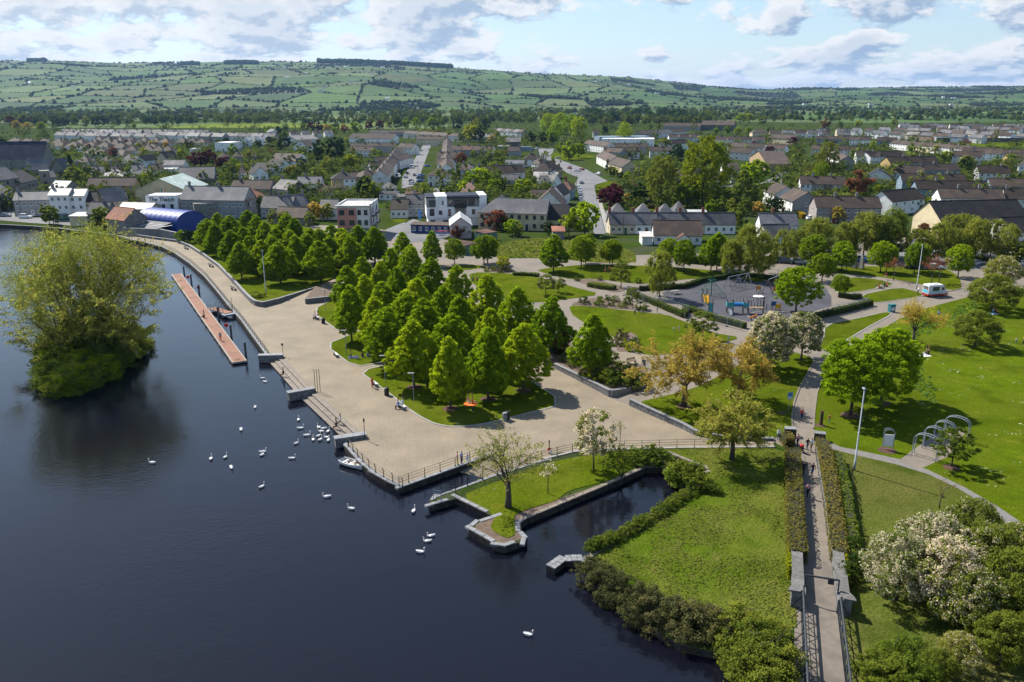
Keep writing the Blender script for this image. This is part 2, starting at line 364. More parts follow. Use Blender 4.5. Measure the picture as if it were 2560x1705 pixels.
SKX = np.array([-1500, -400, 0, 140, 330, 600, 900, 1130, 1330, 1560, 1750, 1870, 2000, 2300, 2560, 3000, 4200])
SKY = np.array([175, 160, 152, 151, 158, 153, 155, 168, 183, 192, 214, 224, 221, 217, 212, 205, 205])
def hz(x, y):
    x, y = np.asarray(x, float), np.maximum(np.asarray(y, float), 1.0)
    xs = 1280 + F * x / (y * math.cos(TH) + CH * math.sin(TH))
    sk = np.interp(xs, SKX, SKY); v = (sk - 852.5) / F
    te = -(math.sin(TH) + v * math.cos(TH)) / (math.cos(TH) - v * math.sin(TH))
    yr = np.interp(xs, [0, 1500, 1900, 2600], [5000, 5200, 6400, 6800]); y0 = np.interp(xs, [0, 1300, 1900, 2600], [2450, 2500, 2900, 3200])
    s = np.clip((y - y0) / (yr - y0), 0, 1.25); zr = CH + yr * te
    p = np.where(s < 1, s ** 1.15, 1 - (s - 1) * .35)
    nb = (vnoise(x, y, 620, 3) - .5) * 60 + (vnoise(x, y, 260, 5) - .5) * 22
    return zr * p + nb * np.clip(s * 2.2, 0, 1) * np.clip((1.02 - s) * 3, 0, 1)
gx = []; nu, nv = 170, 90
uu = np.linspace(-.95, .95, nu); vv = np.linspace(2300, 8200, nv)
U, V_ = np.meshgrid(uu, vv); X, Y = U * V_, V_; Z = hz(X, Y) - 4 - np.clip((2550 - Y) / 60, 0, 3)
idx = np.arange(nu * nv).reshape(nv, nu)
Q = np.stack([idx[:-1, :-1], idx[:-1, 1:], idx[1:, 1:], idx[1:, :-1]], -1).reshape(-1, 4)
M_HILL = pm('hill_scrub', (.024, .042, .016), (.04, .058, .02), .012, .95, c3=(.05, .05, .024), s3=.004)
o = link('hills', quickmesh('hills', np.stack([X, Y, Z], -1).reshape(-1, 3), Q, [M_HILL], smooth=True)); o['kind'] = 'structure'

rng = np.random.default_rng(11)
ca, sa = math.cos(.16), math.sin(.16); DXF, DYF = 205., 250.
ni, nj = 74, 24; I, J = np.meshgrid(np.arange(ni + 1), np.arange(nj + 1))
ux = (I - ni / 2) * DXF + rng.uniform(-62, 62, I.shape) + (J % 2) * 70; uy = 1180 + J * DYF * .86 + rng.uniform(-75, 75, I.shape)
FX, FY = ux * ca - uy * sa * .35, ux * sa * .35 + uy * ca
def infr(x, y): return (y > 1200) & (np.abs(x) < .74 * y + 120) & (y < 7000)
greens = .60 * np.array([[.070, .135, .030], [.095, .165, .036], [.058, .115, .030], [.115, .165, .050], [.080, .150, .028], [.12, .15, .05], [.10, .15, .045]])
fv, fq, fc, hedge_pts, wood_pts = [], [], [], [], []
sub = 5; g = np.linspace(0, 1, sub + 1); gu, gv = np.meshgrid(g, g)
def clear_of_town(x, y):       # the town fills the plain nearer than this line
    return y > np.interp(x / y * F / .957 + 1280, [0, 700, 1000, 1400, 2000, 2600], [1250, 1250, 1150, 1300, 1450, 1500])
for j in range(nj):
    for i in range(ni):
        cx = [(FX[j + b_, i + a], FY[j + b_, i + a]) for a, b_ in ((0, 0), (1, 0), (1, 1), (0, 1))]
        mx_, my_ = sum(c[0] for c in cx) / 4, sum(c[1] for c in cx) / 4
        if not infr(np.array(mx_), np.array(my_)) or not clear_of_town(mx_, my_): continue
        P = [np.array(c) for c in cx]; cen = np.array([mx_, my_]); q = [cen + (p - cen) * .965 for p in P]
        wood = rng.random() < (.13 if my_ > 2500 else .3)
        PX = (q[0][0] * (1 - gu) + q[1][0] * gu) * (1 - gv) + (q[3][0] * (1 - gu) + q[2][0] * gu) * gv
        PY = (q[0][1] * (1 - gu) + q[1][1] * gu) * (1 - gv) + (q[3][1] * (1 - gu) + q[2][1] * gu) * gv
        if wood:
            n = int(rng.integers(90, 170)); a, b_ = rng.random(n), rng.random(n)
            wx = (q[0][0] * (1 - a) + q[1][0] * a) * (1 - b_) + (q[3][0] * (1 - a) + q[2][0] * a) * b_
            wy = (q[0][1] * (1 - a) + q[1][1] * a) * (1 - b_) + (q[3][1] * (1 - a) + q[2][1] * a) * b_
            wood_pts.append(np.stack([wx, wy, rng.uniform(6, 11, n)], 1))
        else:
            o_ = len(fv) * (sub + 1) ** 2; fv.append(np.stack([PX, PY, hz(PX, PY) + .25], -1).reshape(-1, 3))
            k = np.arange((sub + 1) ** 2).reshape(sub + 1, sub + 1) + o_
            fq.append(np.stack([k[:-1, :-1], k[:-1, 1:], k[1:, 1:], k[1:, :-1]], -1).reshape(-1, 4))
            fc.append(np.repeat((greens[rng.integers(len(greens))] * rng.uniform(.8, 1.2))[None], sub * sub, 0))
        for a, b_ in ((0, 1), (1, 2)):
            if rng.random() < .12: continue
            L = np.linalg.norm(P[b_] - P[a]); n = int(L / 4.6); t = np.sort(rng.random(n)); t = t[(vnoise(t * L, t * 0 + i * 7 + j, 40, 9) > .28)]
            pt = P[a] + (P[b_] - P[a]) * t[:, None] + rng.normal(size=(len(t), 2)) * 1.6
            hedge_pts.append(np.concatenate([pt, np.where(rng.random(len(t)) < .11, rng.uniform(6, 10, len(t)), rng.uniform(2.0, 3.8, len(t)))[:, None]], 1))
me = quickmesh('fields', np.concatenate(fv), np.concatenate(fq), [])
at = me.color_attributes.new('crop', 'FLOAT_COLOR', 'CORNER'); fc = np.concatenate(fc); cc = np.ones((len(fc) * 4, 4), np.float32); cc[:, :3] = np.repeat(fc, 4, 0); at.data.foreach_set('color', cc.ravel())
m_f, nt, ns, lk, b = nodes('field_grass'); b.inputs['Roughness'].default_value = .95; b.inputs['Specular IOR Level'].default_value = .1
a_ = ns.new('ShaderNodeAttribute'); a_.attribute_name = 'crop'; nz = ns.new('ShaderNodeTexNoise'); nz.inputs['Scale'].default_value = .02; nz.inputs['Detail'].default_value = 6
lk.new(ns.new('ShaderNodeNewGeometry').outputs['Position'], nz.inputs[0]); mr = ns.new('ShaderNodeMapRange'); lk.new(nz.outputs[0], mr.inputs[0]); mr.inputs[1].default_value = .3; mr.inputs[2].default_value = .7; mr.inputs[3].default_value = .75; mr.inputs[4].default_value = 1.2
mx = ns.new('ShaderNodeMix'); mx.data_type = 'RGBA'; mx.blend_type = 'MULTIPLY'; mx.inputs[0].default_value = 1; lk.new(a_.outputs['Color'], mx.inputs[6]); lk.new(mr.outputs[0], mx.inputs[7]); lk.new(mx.outputs[2], b.inputs['Base Color'])
me.materials.append(m_f); o = link('fields', me); o['kind'] = 'structure'

ICO = None
def blobs(name, pts, mat, zf, wid=1.15, n=10, jit=.22, seed=1):
    """many irregular little crowns joined in one mesh (far woods and hedges)"""
    r = np.random.default_rng(seed); bm = bmesh.new(); bmesh.ops.create_icosphere(bm, subdivisions=1, radius=1); bm.verts.ensure_lookup_table()
    T = np.array([v.co[:] for v in bm.verts]); TF = np.array([[v.index for v in f.verts] for f in bm.faces]); bm.free()
    if n < 40:                                          # 20-faced crowns for the farthest
        bm = bmesh.new(); bmesh.ops.create_icosphere(bm, subdivisions=1, radius=1); bmesh.ops.dissolve_limit(bm, angle_limit=0.01, verts=bm.verts, edges=bm.edges); bm.free()
        ph = (1 + 5 ** .5) / 2; T = np.array([(-1, ph, 0), (1, ph, 0), (-1, -ph, 0), (1, -ph, 0), (0, -1, ph), (0, 1, ph), (0, -1, -ph), (0, 1, -ph), (ph, 0, -1), (ph, 0, 1), (-ph, 0, -1), (-ph, 0, 1)]) / 1.9
        TF = np.array([(0, 11, 5), (0, 5, 1), (0, 1, 7), (0, 7, 10), (0, 10, 11), (1, 5, 9), (5, 11, 4), (11, 10, 2), (10, 7, 6), (7, 1, 8), (3, 9, 4), (3, 4, 2), (3, 2, 6), (3, 6, 8), (3, 8, 9), (4, 9, 5), (2, 4, 11), (6, 2, 10), (8, 6, 7), (9, 8, 1)])
    m = len(pts); h = pts[:, 2]; sc = np.stack([h * .5 * wid * r.uniform(.7, 1.3, m), h * .5 * wid * r.uniform(.7, 1.3, m), h * .56], 1)
    Vv = T[None] * (1 + r.normal(size=(m, len(T), 1)) * jit) * sc[:, None]; a = r.random(m) * 6.28; c, s_ = np.cos(a)[:, None], np.sin(a)[:, None]
    vx, vy = Vv[..., 0] * c - Vv[..., 1] * s_, Vv[..., 0] * s_ + Vv[..., 1] * c
    Vv = np.stack([vx + pts[:, 0, None], vy + pts[:, 1, None], Vv[..., 2] + (zf(pts[:, 0], pts[:, 1]) + h * .46)[:, None]], -1).reshape(-1, 3)
    Fq = (TF[None] + (np.arange(m) * len(T))[:, None, None]).reshape(-1, 3)
    o = link(name, quickmesh(name, Vv, Fq, [mat], lv=np.repeat(r.random(m), len(TF)))); o['kind'] = 'stuff'; return o
L_FAR = leafmat('far_foliage', (.020, .036, .014), (.046, .062, .020), .2, hv=0)
L_MID = leafmat('mid_foliage', (.035, .060, .010), (.135, .160, .026), .3, c3=(.10, .045, .035), p3=.03, hv=0)
L_CON = leafmat('conifer_foliage', (.012, .030, .014), (.022, .045, .018), .1, hv=0)
hp = np.concatenate(hedge_pts); hp = hp[(hp[:, 1] > 1500)]
blobs('hedgerow', hp, L_FAR, hz, 1.3, seed=2)
wp = np.concatenate(wood_pts); blobs('far_woodland', wp[wp[:, 1] > 2300], L_FAR, hz, 1.25, seed=3)
for x0, x1, dpt, hh in ((86, 132, 4950, 13), (570, 655, 4950, 14), (800, 975, 5050, 14), (980, 1132, 5080, 14), (465, 510, 4950, 10)):
    n = int((x1 - x0) * 6); xs = rng.uniform(x0, x1, n); yy = dpt + rng.uniform(-40, 60, n); xx = (xs - 1280) / F * (yy * math.cos(TH) + CH * math.sin(TH))
    blobs('conifer_plantation', np.stack([xx, yy, rng.uniform(hh * .65, hh * 1.2, n) + (dpt - 4900) * .03], 1), L_CON, hz, .8, seed=int(x0))
def xy(pts): return [(p[0], p[1]) for p in pts]
def rounded(pts, n=1):
    """corner cutting, keeps the outline but softens its corners"""
    q = [Vector((p[0], p[1], 0)) for p in pts]
    for _ in range(n):
        r = []
        for i in range(len(q)):
            a, b_ = q[i], q[(i + 1) % len(q)]; r += [a.lerp(b_, .2), a.lerp(b_, .8)]
        q = r
    return q
def sheet(name, pts, z, mat): return struct(name, MB().poly(xy(pts), z), mat)
def ribbon(mb, pts, w, z0, z1, closed=False, m=0, side=0.0):
    """a strip of width w along a path, z0..z1; side shifts it left (+) or right (-)"""
    p = [Vector((a[0], a[1], 0)) for a in pts]; n = len(p); L, Rr = [], []
    for i in range(n):
        a = p[(i - 1) % n] if closed or i > 0 else p[i]; c = p[(i + 1) % n] if closed or i < n - 1 else p[i]
        d1, d2 = (p[i] - a), (c - p[i]); d1 = d1.normalized() if d1.length > 1e-6 else d2.normalized(); d2 = d2.normalized() if d2.length > 1e-6 else d1
        t = (d1 + d2).normalized() if (d1 + d2).length > 1e-6 else d1; nrm = Vector((-t.y, t.x, 0)); k = 1 / max(.45, nrm.dot(Vector((-d1.y, d1.x, 0))))
        L.append(p[i] + nrm * k * (w / 2 + side)); Rr.append(p[i] - nrm * k * (w / 2 - side))
    zz = z1 if isinstance(z1, (list, tuple)) else [z1] * n
    for i in range(n if closed else n - 1):
        j = (i + 1) % n
        mb.hexa([(Rr[i].x, Rr[i].y, z0), (Rr[j].x, Rr[j].y, z0), (L[j].x, L[j].y, z0), (L[i].x, L[i].y, z0)],
                [(Rr[i].x, Rr[i].y, zz[i]), (Rr[j].x, Rr[j].y, zz[j]), (L[j].x, L[j].y, zz[j]), (L[i].x, L[i].y, zz[i])], m)
    return mb
def lawn(pts, mat=None, kerb=.0, h=.05, name='lawn', soft=1):
    q = rounded(pts, soft) if soft else [Vector((p[0], p[1], 0)) for p in pts]
    o = struct(name, MB().poly(xy(q), 0.0, h), mat or M_LAWN)
    if kerb: struct('kerb', ribbon(MB(), q, kerb, 0.0, h + .03, closed=True), M_CONC)
    return o
PARK = (WP('G', 2353, 20) + WP('D', 1960, 900) )
park = WP('D', 1960, 905, 1720, 560, 1500, 290, 1215, 120) + WP('S', 640, 560, 900, 565, 1180, 610, 1200, 640, 1500, 640, 1900, 630, 2300, 590, 2900, 640, 3200, 1000, 3200, 1700, 2700, 1800) + WP('H', 900, 1620, 780, 1568, 790, 0) + WP('F', 620, 1480, 0, 1560)
sheet('park_path', park, .004, M_PATH)
plaza = (QUAY_F[:1] + QUAY_F[1:] + QUAY_L[1:] + STEP_T + PROM[:-1] + WP('D', 930, 86, 1215, 125, 1300, 165, 1400, 230, 1500, 305, 1600, 410, 1680, 500, 1720, 545, 1790, 572, 1900, 545, 2150, 440)
         + WP('E', 0, 330, 400, 600, 1200, 850, 1480, 990, 1850, 1195, 1985, 1240, 2353, 1400) + WP('F', 100, 1440, 330, 1475, 640, 1478, 640, 1530, 200, 1534, 0, 1535) + WP('E', 2000, 1545, 1700, 1562, 1500, 1562) + WP('G', 1390, 50))
sheet('plaza', plaza, .008, m_pave)
lawn(WP('E', 135, 1010, 240, 1090, 345, 1165, 460, 1260, 550, 1320, 640, 1365, 740, 1387, 880, 1384, 1020, 1362, 1180, 1322, 1545, 1230, 1200, 1000, 1000, 900, 420, 935), kerb=.28)
lawn(WP('S', 813, 863, 885, 918, 960, 905, 1150, 850, 1010, 790, 880, 835), kerb=.28)
lawn(WP('S', 777, 777, 860, 838, 1000, 770, 930, 715, 850, 740), kerb=.28)
lawn(WP('S', 900, 700, 1010, 770, 1160, 845, 1280, 900, 1390, 870, 1240, 790, 1120, 730, 1000, 672))
lawn(WP('D', 1225, 128, 1310, 158, 1400, 222, 1505, 296, 1605, 400, 1690, 495, 1730, 533, 1790, 552, 1890, 530, 2150, 432) + WP('S', 850, 690, 900, 640, 860, 600, 740, 562, 510, 556), h=.35, soft=0)
lawn(WP('E', 880, 330, 1180, 338, 1360, 368, 1450, 385, 1570, 425, 1795, 482, 1530, 518, 1330, 540, 1120, 520, 900, 410))
lawn(WP('E', 680, 300, 880, 278, 1035, 290, 830, 322))
lawn(WP('E', 1330, 312, 1420, 342, 1590, 382, 1740, 372, 2000, 410, 2200, 405, 2353, 378) + WP('F', 200, 372, 330, 330, 0, 296) + WP('E', 2030, 285, 1700, 275))
lawn(WP('E', 1560, 557, 1700, 563, 2050, 602, 2240, 622, 2353, 668) + WP('F', 100, 690, 225, 745, 425, 778, 250, 825, 60, 885) + WP('E', 2050, 900, 1880, 770, 1600, 640))
lawn(WP('E', 1060, 242, 1075, 130, 1400, 88, 1800, 130, 2020, 190, 2030, 272, 1700, 262, 1500, 238, 1200, 232), M_ROUGH, h=.04)
lawn(WP('E', 1985, 1235, 2353, 1148) + WP('F', 160, 1100, 560, 880, 760, 872, 925, 925, 868, 1030, 815, 1125, 780, 1220, 766, 1320, 770, 1410, 700, 1462, 330, 1462, 100, 1425) + WP('E', 2353, 1392), h=.10)
lawn(WP('F', 880, 858, 1010, 866, 1095, 820, 1280, 710, 1462, 612, 1400, 602, 1240, 640, 990, 690, 980, 800), kerb=.25)
lawn(WP('F', 1335, 542, 1660, 497, 1650, 470, 1500, 432, 1220, 490, 1310, 530), kerb=.2)
lawn(WP('F', 1060, 470, 1180, 472, 1485, 416, 1365, 380, 1180, 362, 1040, 400), kerb=.2)
lawn(WP('F', 700, 300, 870, 296, 1520, 288, 1800, 296, 1910, 360, 1930, 440, 1860, 455, 1600, 402, 1350, 358, 870, 322))
lawn(WP('F', 2000, 492, 1700, 572, 1500, 652, 1250, 790, 1100, 890, 1005, 1000, 972, 1065, 938, 1150, 920, 1280, 912, 1400, 940, 1450) + WP('F', 1090, 1524) + WP('H', 1240, -10, 1500, 45, 1700, 120, 1950, 240, 2150, 355, 2353, 490, 2700, 760)
     + WP('F', 3200, 900, 3200, 420, 2353, 436), M_MEAD, h=.05, name='meadow', soft=0)
M_VERGE = grassmat('verge_grass', (.058, .082, .012), (.10, .112, .022), (.125, .115, .036), 0, .9, .14, 3)
lawn(WP('H', 1000, -30, 1100, -6, 1480, 82, 1700, 150, 1900, 245, 2100, 370, 2353, 602, 2700, 900, 2900, 1700, 1130, 1700, 1090, 800, 1020, 300), M_VERGE, h=.05, name='verge', soft=0)
FIELD = WP('U2', 250, 185, 900, 185, 1660, 180) + WP('H', 720, 0, 742, 380, 775, 800, 790, 1000, 800, 1200, 560, 1120, 380, 1100, 200, 1080, 0, 1000) + WP('G', 2200, 1000, 2000, 900, 1880, 800, 1740, 735, 1780, 690, 2100, 530) + WP('U2', 420, 930, 700, 720, 620, 600, 860, 492, 970, 450, 940, 395, 540, 232, 420, 262)
lawn(FIELD, M_ROUGH, h=.04, name='rough_field', soft=0)
lawn(WP('G', 820, 300, 1010, 222, 1250, 130, 1480, 55, 1740, 10, 2000, -10, 2080, 30, 1960, 130, 1880, 178, 1760, 210, 1560, 262, 1480, 330, 1240, 400, 1185, 440, 1205, 560, 1140, 590, 1020, 520, 1070, 430), h=.06)
sheet('bank_soil', WP('G', 930, 490, 1060, 425, 1200, 420, 1880, 182, 1890, 196, 1270, 455, 1232, 485, 1240, 530, 1270, 575, 1130, 630, 1090, 625, 920, 530), .012, M_SOIL)
sheet('play_surface', WP('E', 2200, 472, 2280, 440) + WP('F', 250, 395, 440, 365, 700, 400, 1000, 440, 1035, 500, 1035, 560, 780, 640, 470, 668, 200, 600, 0, 545) + WP('E', 2270, 535), .030, M_RUBBER)
lawn(WP('F', 420, 385, 560, 400, 580, 380, 460, 350), h=.08)
for c in (WP('E', 1470, 978, 1660, 1070, 1848, 1164, 1960, 1140, 2120, 1090, 2060, 960, 1850, 890, 1600, 840, 1400, 880),):
    lawn(c, M_SOIL, h=.75, name='planting_bed', soft=0)
for c in (WP('E', 1560, 548, 1770, 498, 1990, 540, 2115, 592, 1900, 580, 1700, 562), WP('E', 975, 312, 1060, 290, 1180, 305, 1200, 330, 1080, 335), WP('E', 1590, 385, 1740, 372, 1960, 440, 1930, 462, 1860, 468), WP('E', 1870, 760, 2020, 740, 2060, 860, 1900, 890)):
    lawn(c, M_SOIL, h=.08, name='planting_bed')
sheet('garden_path', WP('E', 1830, 905, 1960, 905, 2070, 925, 2060, 990, 1900, 990), .765, m_pave)
sheet('lower_path', WP('F', 912, 1405, 1000, 1482, 1095, 1526) + WP('H', 1240, -10, 1500, 45, 1700, 120, 1950, 240, 2150, 355, 2353, 490, 2700, 760, 2700, 900, 2353, 602, 2100, 370, 1900, 245, 1700, 150, 1480, 82, 1100, -6, 950, -60), .058, pm('grey_asphalt', (.125, .117, .11), (.16, .15, .14), 2, .9))
for c in (WP('F', 925, 925, 868, 1030, 815, 1125, 780, 1220, 766, 1320, 770, 1400), WP('F', 1005, 1000, 972, 1065, 938, 1150, 920, 1280, 912, 1400), WP('F', 1930, 442, 1860, 458, 1660, 497)):
    struct('kerb', ribbon(MB(), c, .22, 0, .12), M_STEP)
for nm, c in (('main_road', WP('T3', 2110, 1290, 2235, 1290, 2130, 850, 2110, 740, 2260, 690, 2000, 550, 1720, 450, 1640, 400, 1655, 320, 1470, 320, 1500, 420, 1640, 480, 1800, 600, 1930, 650, 1890, 720, 1960, 900, 2010, 1010)),
              ('side_street', WP('T3', -80, 780, 60, 745, 130, 640, 180, 500, 225, 380, 262, 285, 170, 285, 100, 400, 40, 500, -60, 640)),
              ('side_street', WP('T3', 250, 770, 570, 765, 540, 860, 260, 860)),
              ('estate_road', WP('T4', 1740, 438, 1930, 438, 1992, 560, 1910, 700, 1250, 765, 700, 760, 700, 735, 1250, 745, 1720, 705, 1870, 620, 1870, 500)),
              ('car_park', WP('F', 680, 240, 780, 228, 1300, 268, 1560, 300, 2050, 312, 2500, 340, 2500, 255, 1900, 150, 1560, 96, 1530, 185, 1300, 240, 1100, 232)),
              ('quay_road', WP('T1', -300, 1060, 0, 1050, 160, 1010, 170, 1095, 800, 1115, 1010, 1180, 1000, 1210, 340, 1165, 0, 1135, -300, 1150)),
              ('yard', WP('T3', -180, 1290, 0, 1150, 60, 1120, 200, 1170, 480, 1200, 500, 1290, 380, 1360, 0, 1390)),
              ('yard', WP('T2', 2060, 1240, 2260, 1160, 2355, 1180, 2355, 1330, 2080, 1350))):
    SHZ = globals().get('SHZ', .012) + .004; sheet(nm, c, SHZ, M_ASPH)
sheet('pavement', WP('T3', 2138, 875, 2172, 870, 2310, 1275, 2240, 1280), .06, M_CONC)
lawn(WP('T4', 660, 860, 1240, 770, 1740, 745, 1720, 900, 1500, 930, 700, 980), M_LAWN, h=.05)
lawn(WP('T4', -50, 990, 600, 960, 870, 985, 870, 1030, 400, 1030), M_LAWN, h=.05)
lawn(WP('T3', 1600, 420, 1640, 360, 2130, 400, 2110, 430, 1750, 460), M_LAWN, h=.05)
lawn(WP('T3', 2110, 735, 2260, 690, 2400, 720, 2360, 775, 2150, 765), M_LAWN, h=.05)
lawn(WP('T5', 1640, 258, 2600, 250, 2600, 305, 1850, 305), M_MEAD, h=.05)
lawn(WP('T4', 1720, 405, 1930, 405, 2000, 430, 1730, 436), M_LAWN, h=.05)
lawn(WP('A', 950, 850, 2800, 832, 2800, 868, 950, 878), grassmat('hay_meadow', (.13, .18, .03), (.17, .21, .045), (.12, .16, .03), 0, .05, .1, 1), h=.05, name='meadow')
lawn(WP('T2', 2110, 1140, 2250, 1090, 2350, 1100, 2240, 1170), M_LAWN, h=.05)

def along(pts, step):
    """points and directions every step metres along a path"""
    out = []; rest = 0.0
    for a, b_ in zip(pts[:-1], pts[1:]):
        d = b_ - a; L = d.length
        if L < 1e-6: continue
        d = d / L; t = rest
        while t < L: out.append((a + d * t, d)); t += step
        rest = t - L
    return out
def quay(label, pts, wdt=.55, ln=1.25, out=.06, lift=.07, wall=True, mat=None):
    """coping stones one by one along a quay edge (water on the left of the path), over a rubble face"""
    t = thing('quay_wall', label, 'quay', pts[0])
    base = pts[0]; L = [p - base for p in pts]
    if wall: part('wall_face', ribbon(MB(), L, .16, -2.2, -.02, side=.02), M_WETST, t)
    rr = random.Random(len(label))
    for p, d in along(L, ln):
        nrm = Vector((-d.y, d.x, 0)); hw = ln * .5 - .012; c = p + d * (ln * .5); mb = MB()
        a = c + nrm * (out + rr.uniform(-.01, .01)); b_ = c - nrm * (wdt - out); zl = lift + rr.uniform(-.012, .012); e = .03
        mb.hexa([a - d * hw - Vector((0, 0, .12)), a + d * hw - Vector((0, 0, .12)), b_ + d * hw - Vector((0, 0, .12)), b_ - d * hw - Vector((0, 0, .12))],
                [a - d * (hw - e) - nrm * e + Vector((0, 0, zl)), a + d * (hw - e) - nrm * e + Vector((0, 0, zl)), b_ + d * (hw - e) + nrm * e + Vector((0, 0, zl)), b_ - d * (hw - e) + nrm * e + Vector((0, 0, zl))])
        part('coping_stone', mb, mat or M_COPE, t)
    return t
quay('low rubble quay with grey coping along the curved plaza edge beside the rowing boat', QUAY_L)
quay('straight grey coped quay wall between the plaza and the slipway', QUAY_F)
quay('granite coped quay wall of the grassy point between slipway and canal basin', SHORE[20:35], ln=1.4)
quay('stone edged bank of the canal basin below the grassy point', SHORE[18:21], ln=1.3, mat=M_STEP)
quay('overgrown stone bank of the canal basin below the rough field', SHORE[7:11], ln=1.3, mat=M_STEP)
quay('old sunken lock chamber wall at the head of the canal basin', SHORE[10:19], ln=1.1, mat=M_STEP)
quay('long curving promenade quay wall with brown stained face', PROM, ln=1.6)
quay('narrow coped side wall of the slipway under the curved railing', SLIP_R, ln=1.3, wdt=.4)
quay('old town quay wall beside the parked cars', FARQ[:-1], ln=2.0)
sl = MB(); top = [QUAY_F[0], SLIP_R[-1]]; d0, d1 = QUAY_F[1], SLIP_R[0]
K = 7
for i in range(K):
    t0, t1 = i / K, (i + 1) / K
    def lp(pa, pb, t): p = pa.lerp(pb, t); return Vector((p.x, p.y, .004 - 1.75 * t ** 1.1))
    def rp(t):
        q = list(reversed(SLIP_R)); k = t * (len(q) - 1); j = min(int(k), len(q) - 2); p = q[j].lerp(q[j + 1], k - j); return Vector((p.x, p.y, .004 - 1.75 * t ** 1.1))
    sl.add([lp(top[0], d0, t0), rp(t0), rp(t1), lp(top[0], d0, t1)], [(0, 1, 2, 3)])
struct('slipway', sl, m_pave)
def flight(label, a, b_, n=5):
    d = (b_ - a).normalized(); nrm = Vector((-d.y, d.x, 0))
    if nrm.x > 0: nrm = -nrm
    t = thing('river_steps', label, 'steps', a); run = .72
    for i in range(n):
        z = -.235 * i - .02; mb = MB(); A, B_ = -d * .3, (b_ - a) + d * .3; o0, o1 = nrm * (run * i - .05), nrm * (run * (i + 1)); zz = Vector((0, 0, z)); lo = Vector((0, 0, -2.2))
        mb.hexa([A + o0 + lo, B_ + o0 + lo, B_ + o1 + lo, A + o1 + lo], [A + o0 + zz, B_ + o0 + zz, B_ + o1 + zz, A + o1 + zz])
        mb.hexa([A + o1 + zz - Vector((0, 0, .06)), B_ + o1 + zz - Vector((0, 0, .06)), B_ + o1 + nrm * .04 + zz - Vector((0, 0, .06)), A + o1 + nrm * .04 + zz - Vector((0, 0, .06))],
                [A + o1 + zz, B_ + o1 + zz, B_ + o1 + nrm * .04 + zz, A + o1 + nrm * .04 + zz])
        part('step', mb, M_STEP, t)
    return nrm
sa_, sb_, sc_ = STEP_T
nrm = flight('flight of stone river steps with two people sitting above the swans', sa_, sb_)
flight('flight of stone river steps between the pontoon and the middle pier', sb_, sc_)
for nm, p, q in (('low stone pier where the river steps meet the boat quay', STEP_T[0], W('E', 25, 1480)), ('low stone pier between the two flights of river steps', W('D', 2150, 1143), W('D', 2025, 1165)), ('low stone pier at the end of the promenade railing', W('D', 1935, 912), W('D', 1828, 915))):
    d = (q - p).normalized(); s_ = Vector((-d.y, d.x, 0)) * .55; t = thing('stone_pier', nm, 'pier', p); q = p + d * 3.9; e = q - p
    z = lambda v, h: Vector((v.x, v.y, h))
    part('wall', MB().hexa([z(-s_ * .9, -2.2), z(e - s_ * .9, -2.2), z(e + s_ * .9, -2.2), z(s_ * .9, -2.2)], [z(-s_ * .9, .42), z(e - s_ * .9, .42), z(e + s_ * .9, .42), z(s_ * .9, .42)]), M_STONE, t)
    part('coping', MB().hexa([z(-s_ - d * .1, .42), z(e - s_ + d * .1, .42), z(e + s_ + d * .1, .42), z(s_ - d * .1, .42)], [z(-s_ - d * .1, .6), z(e - s_ + d * .1, .6), z(e + s_ + d * .1, .6), z(s_ - d * .1, .6)]), M_COPE, t)
def wall(label, pts, h, th=.45, mat=None, cope=True, name='retaining_wall', z0=-.1, cat='wall'):
    base = pts[0]; L = [p - base for p in pts]; hs = h if isinstance(h, (list, tuple)) else [h] * len(L)
    t = thing(name, label, cat, base); part('wall', ribbon(MB(), L, th, z0, list(hs)), mat or M_STONE, t)
    if cope:
        mb = MB(); p0 = len(mb.v); ribbon(mb, L, th + .1, 0, [x + .1 for x in hs]); n = len(L)
        for i, s_ in enumerate(range(n - 1)):
            for k in range(4): v = mb.v[i * 8 + k]; mb.v[i * 8 + k] = (v[0], v[1], hs[i if k in (0, 3) else i + 1])
        part('coping', mb, M_COPE, t)
    return t
PW = WP('D', 930, 86, 1215, 125, 1300, 160, 1400, 225, 1500, 300, 1600, 405, 1680, 496, 1720, 538, 1750, 558, 1800, 566, 1900, 540, 2150, 438)
wall('long grey stone retaining wall between promenade and tree lined bank', PW, [.6, .6, .65, .7, .75, .85, .9, 1.0, 1.0, 1.0, .9, .15])
wall('gabion retaining wall with pale coping below the shrub bed', WP('E', 1470, 985, 1660, 1082, 1845, 1180), [.75, .85, .95])
wall('smooth concrete end of the shrub bed wall beside the ramp', WP('E', 1850, 1182, 1960, 1150, 2110, 1102), [.95, .6, .15], mat=M_CONC)
wall('curved stone retaining wall below the golden willow lawn', WP('E', 1985, 1240, 2100, 1292, 2353, 1402) + WP('F', 100, 1440, 220, 1462, 330, 1474, 480, 1478, 640, 1478), [.9, .85, .7, .6, .5, .4, .3, .25])
wall('low stone block wall holding a wedge shaped planter beside the plaza', WP('D', 2088, 545, 2250, 528), 1.0, mat=M_STONE)
wall('slate faced gate pier on the left of the bridge path', WP('F', 712, 1445, 790, 1450), 1.0, .8, M_WETST, name='gate_pier', cat='pier')
wall('slate faced gate pier on the right of the bridge path', WP('F', 915, 1475, 992, 1485), 1.0, .8, M_WETST, name='gate_pier', cat='pier')
t = W('D', 2088, 545)
lawn(WP('D', 2090, 535, 2160, 450, 2330, 500, 2250, 528), M_SOIL, h=.9, name='planting_bed', soft=0)
L_LIME = leafmat('lime_leaves', (.175, .265, .008), (.345, .45, .014), .54)
L_LIMED = leafmat('darker_lime_leaves', (.15, .235, .008), (.29, .39, .014), .54)  # slightly darker green for the limes behind the promenade wall
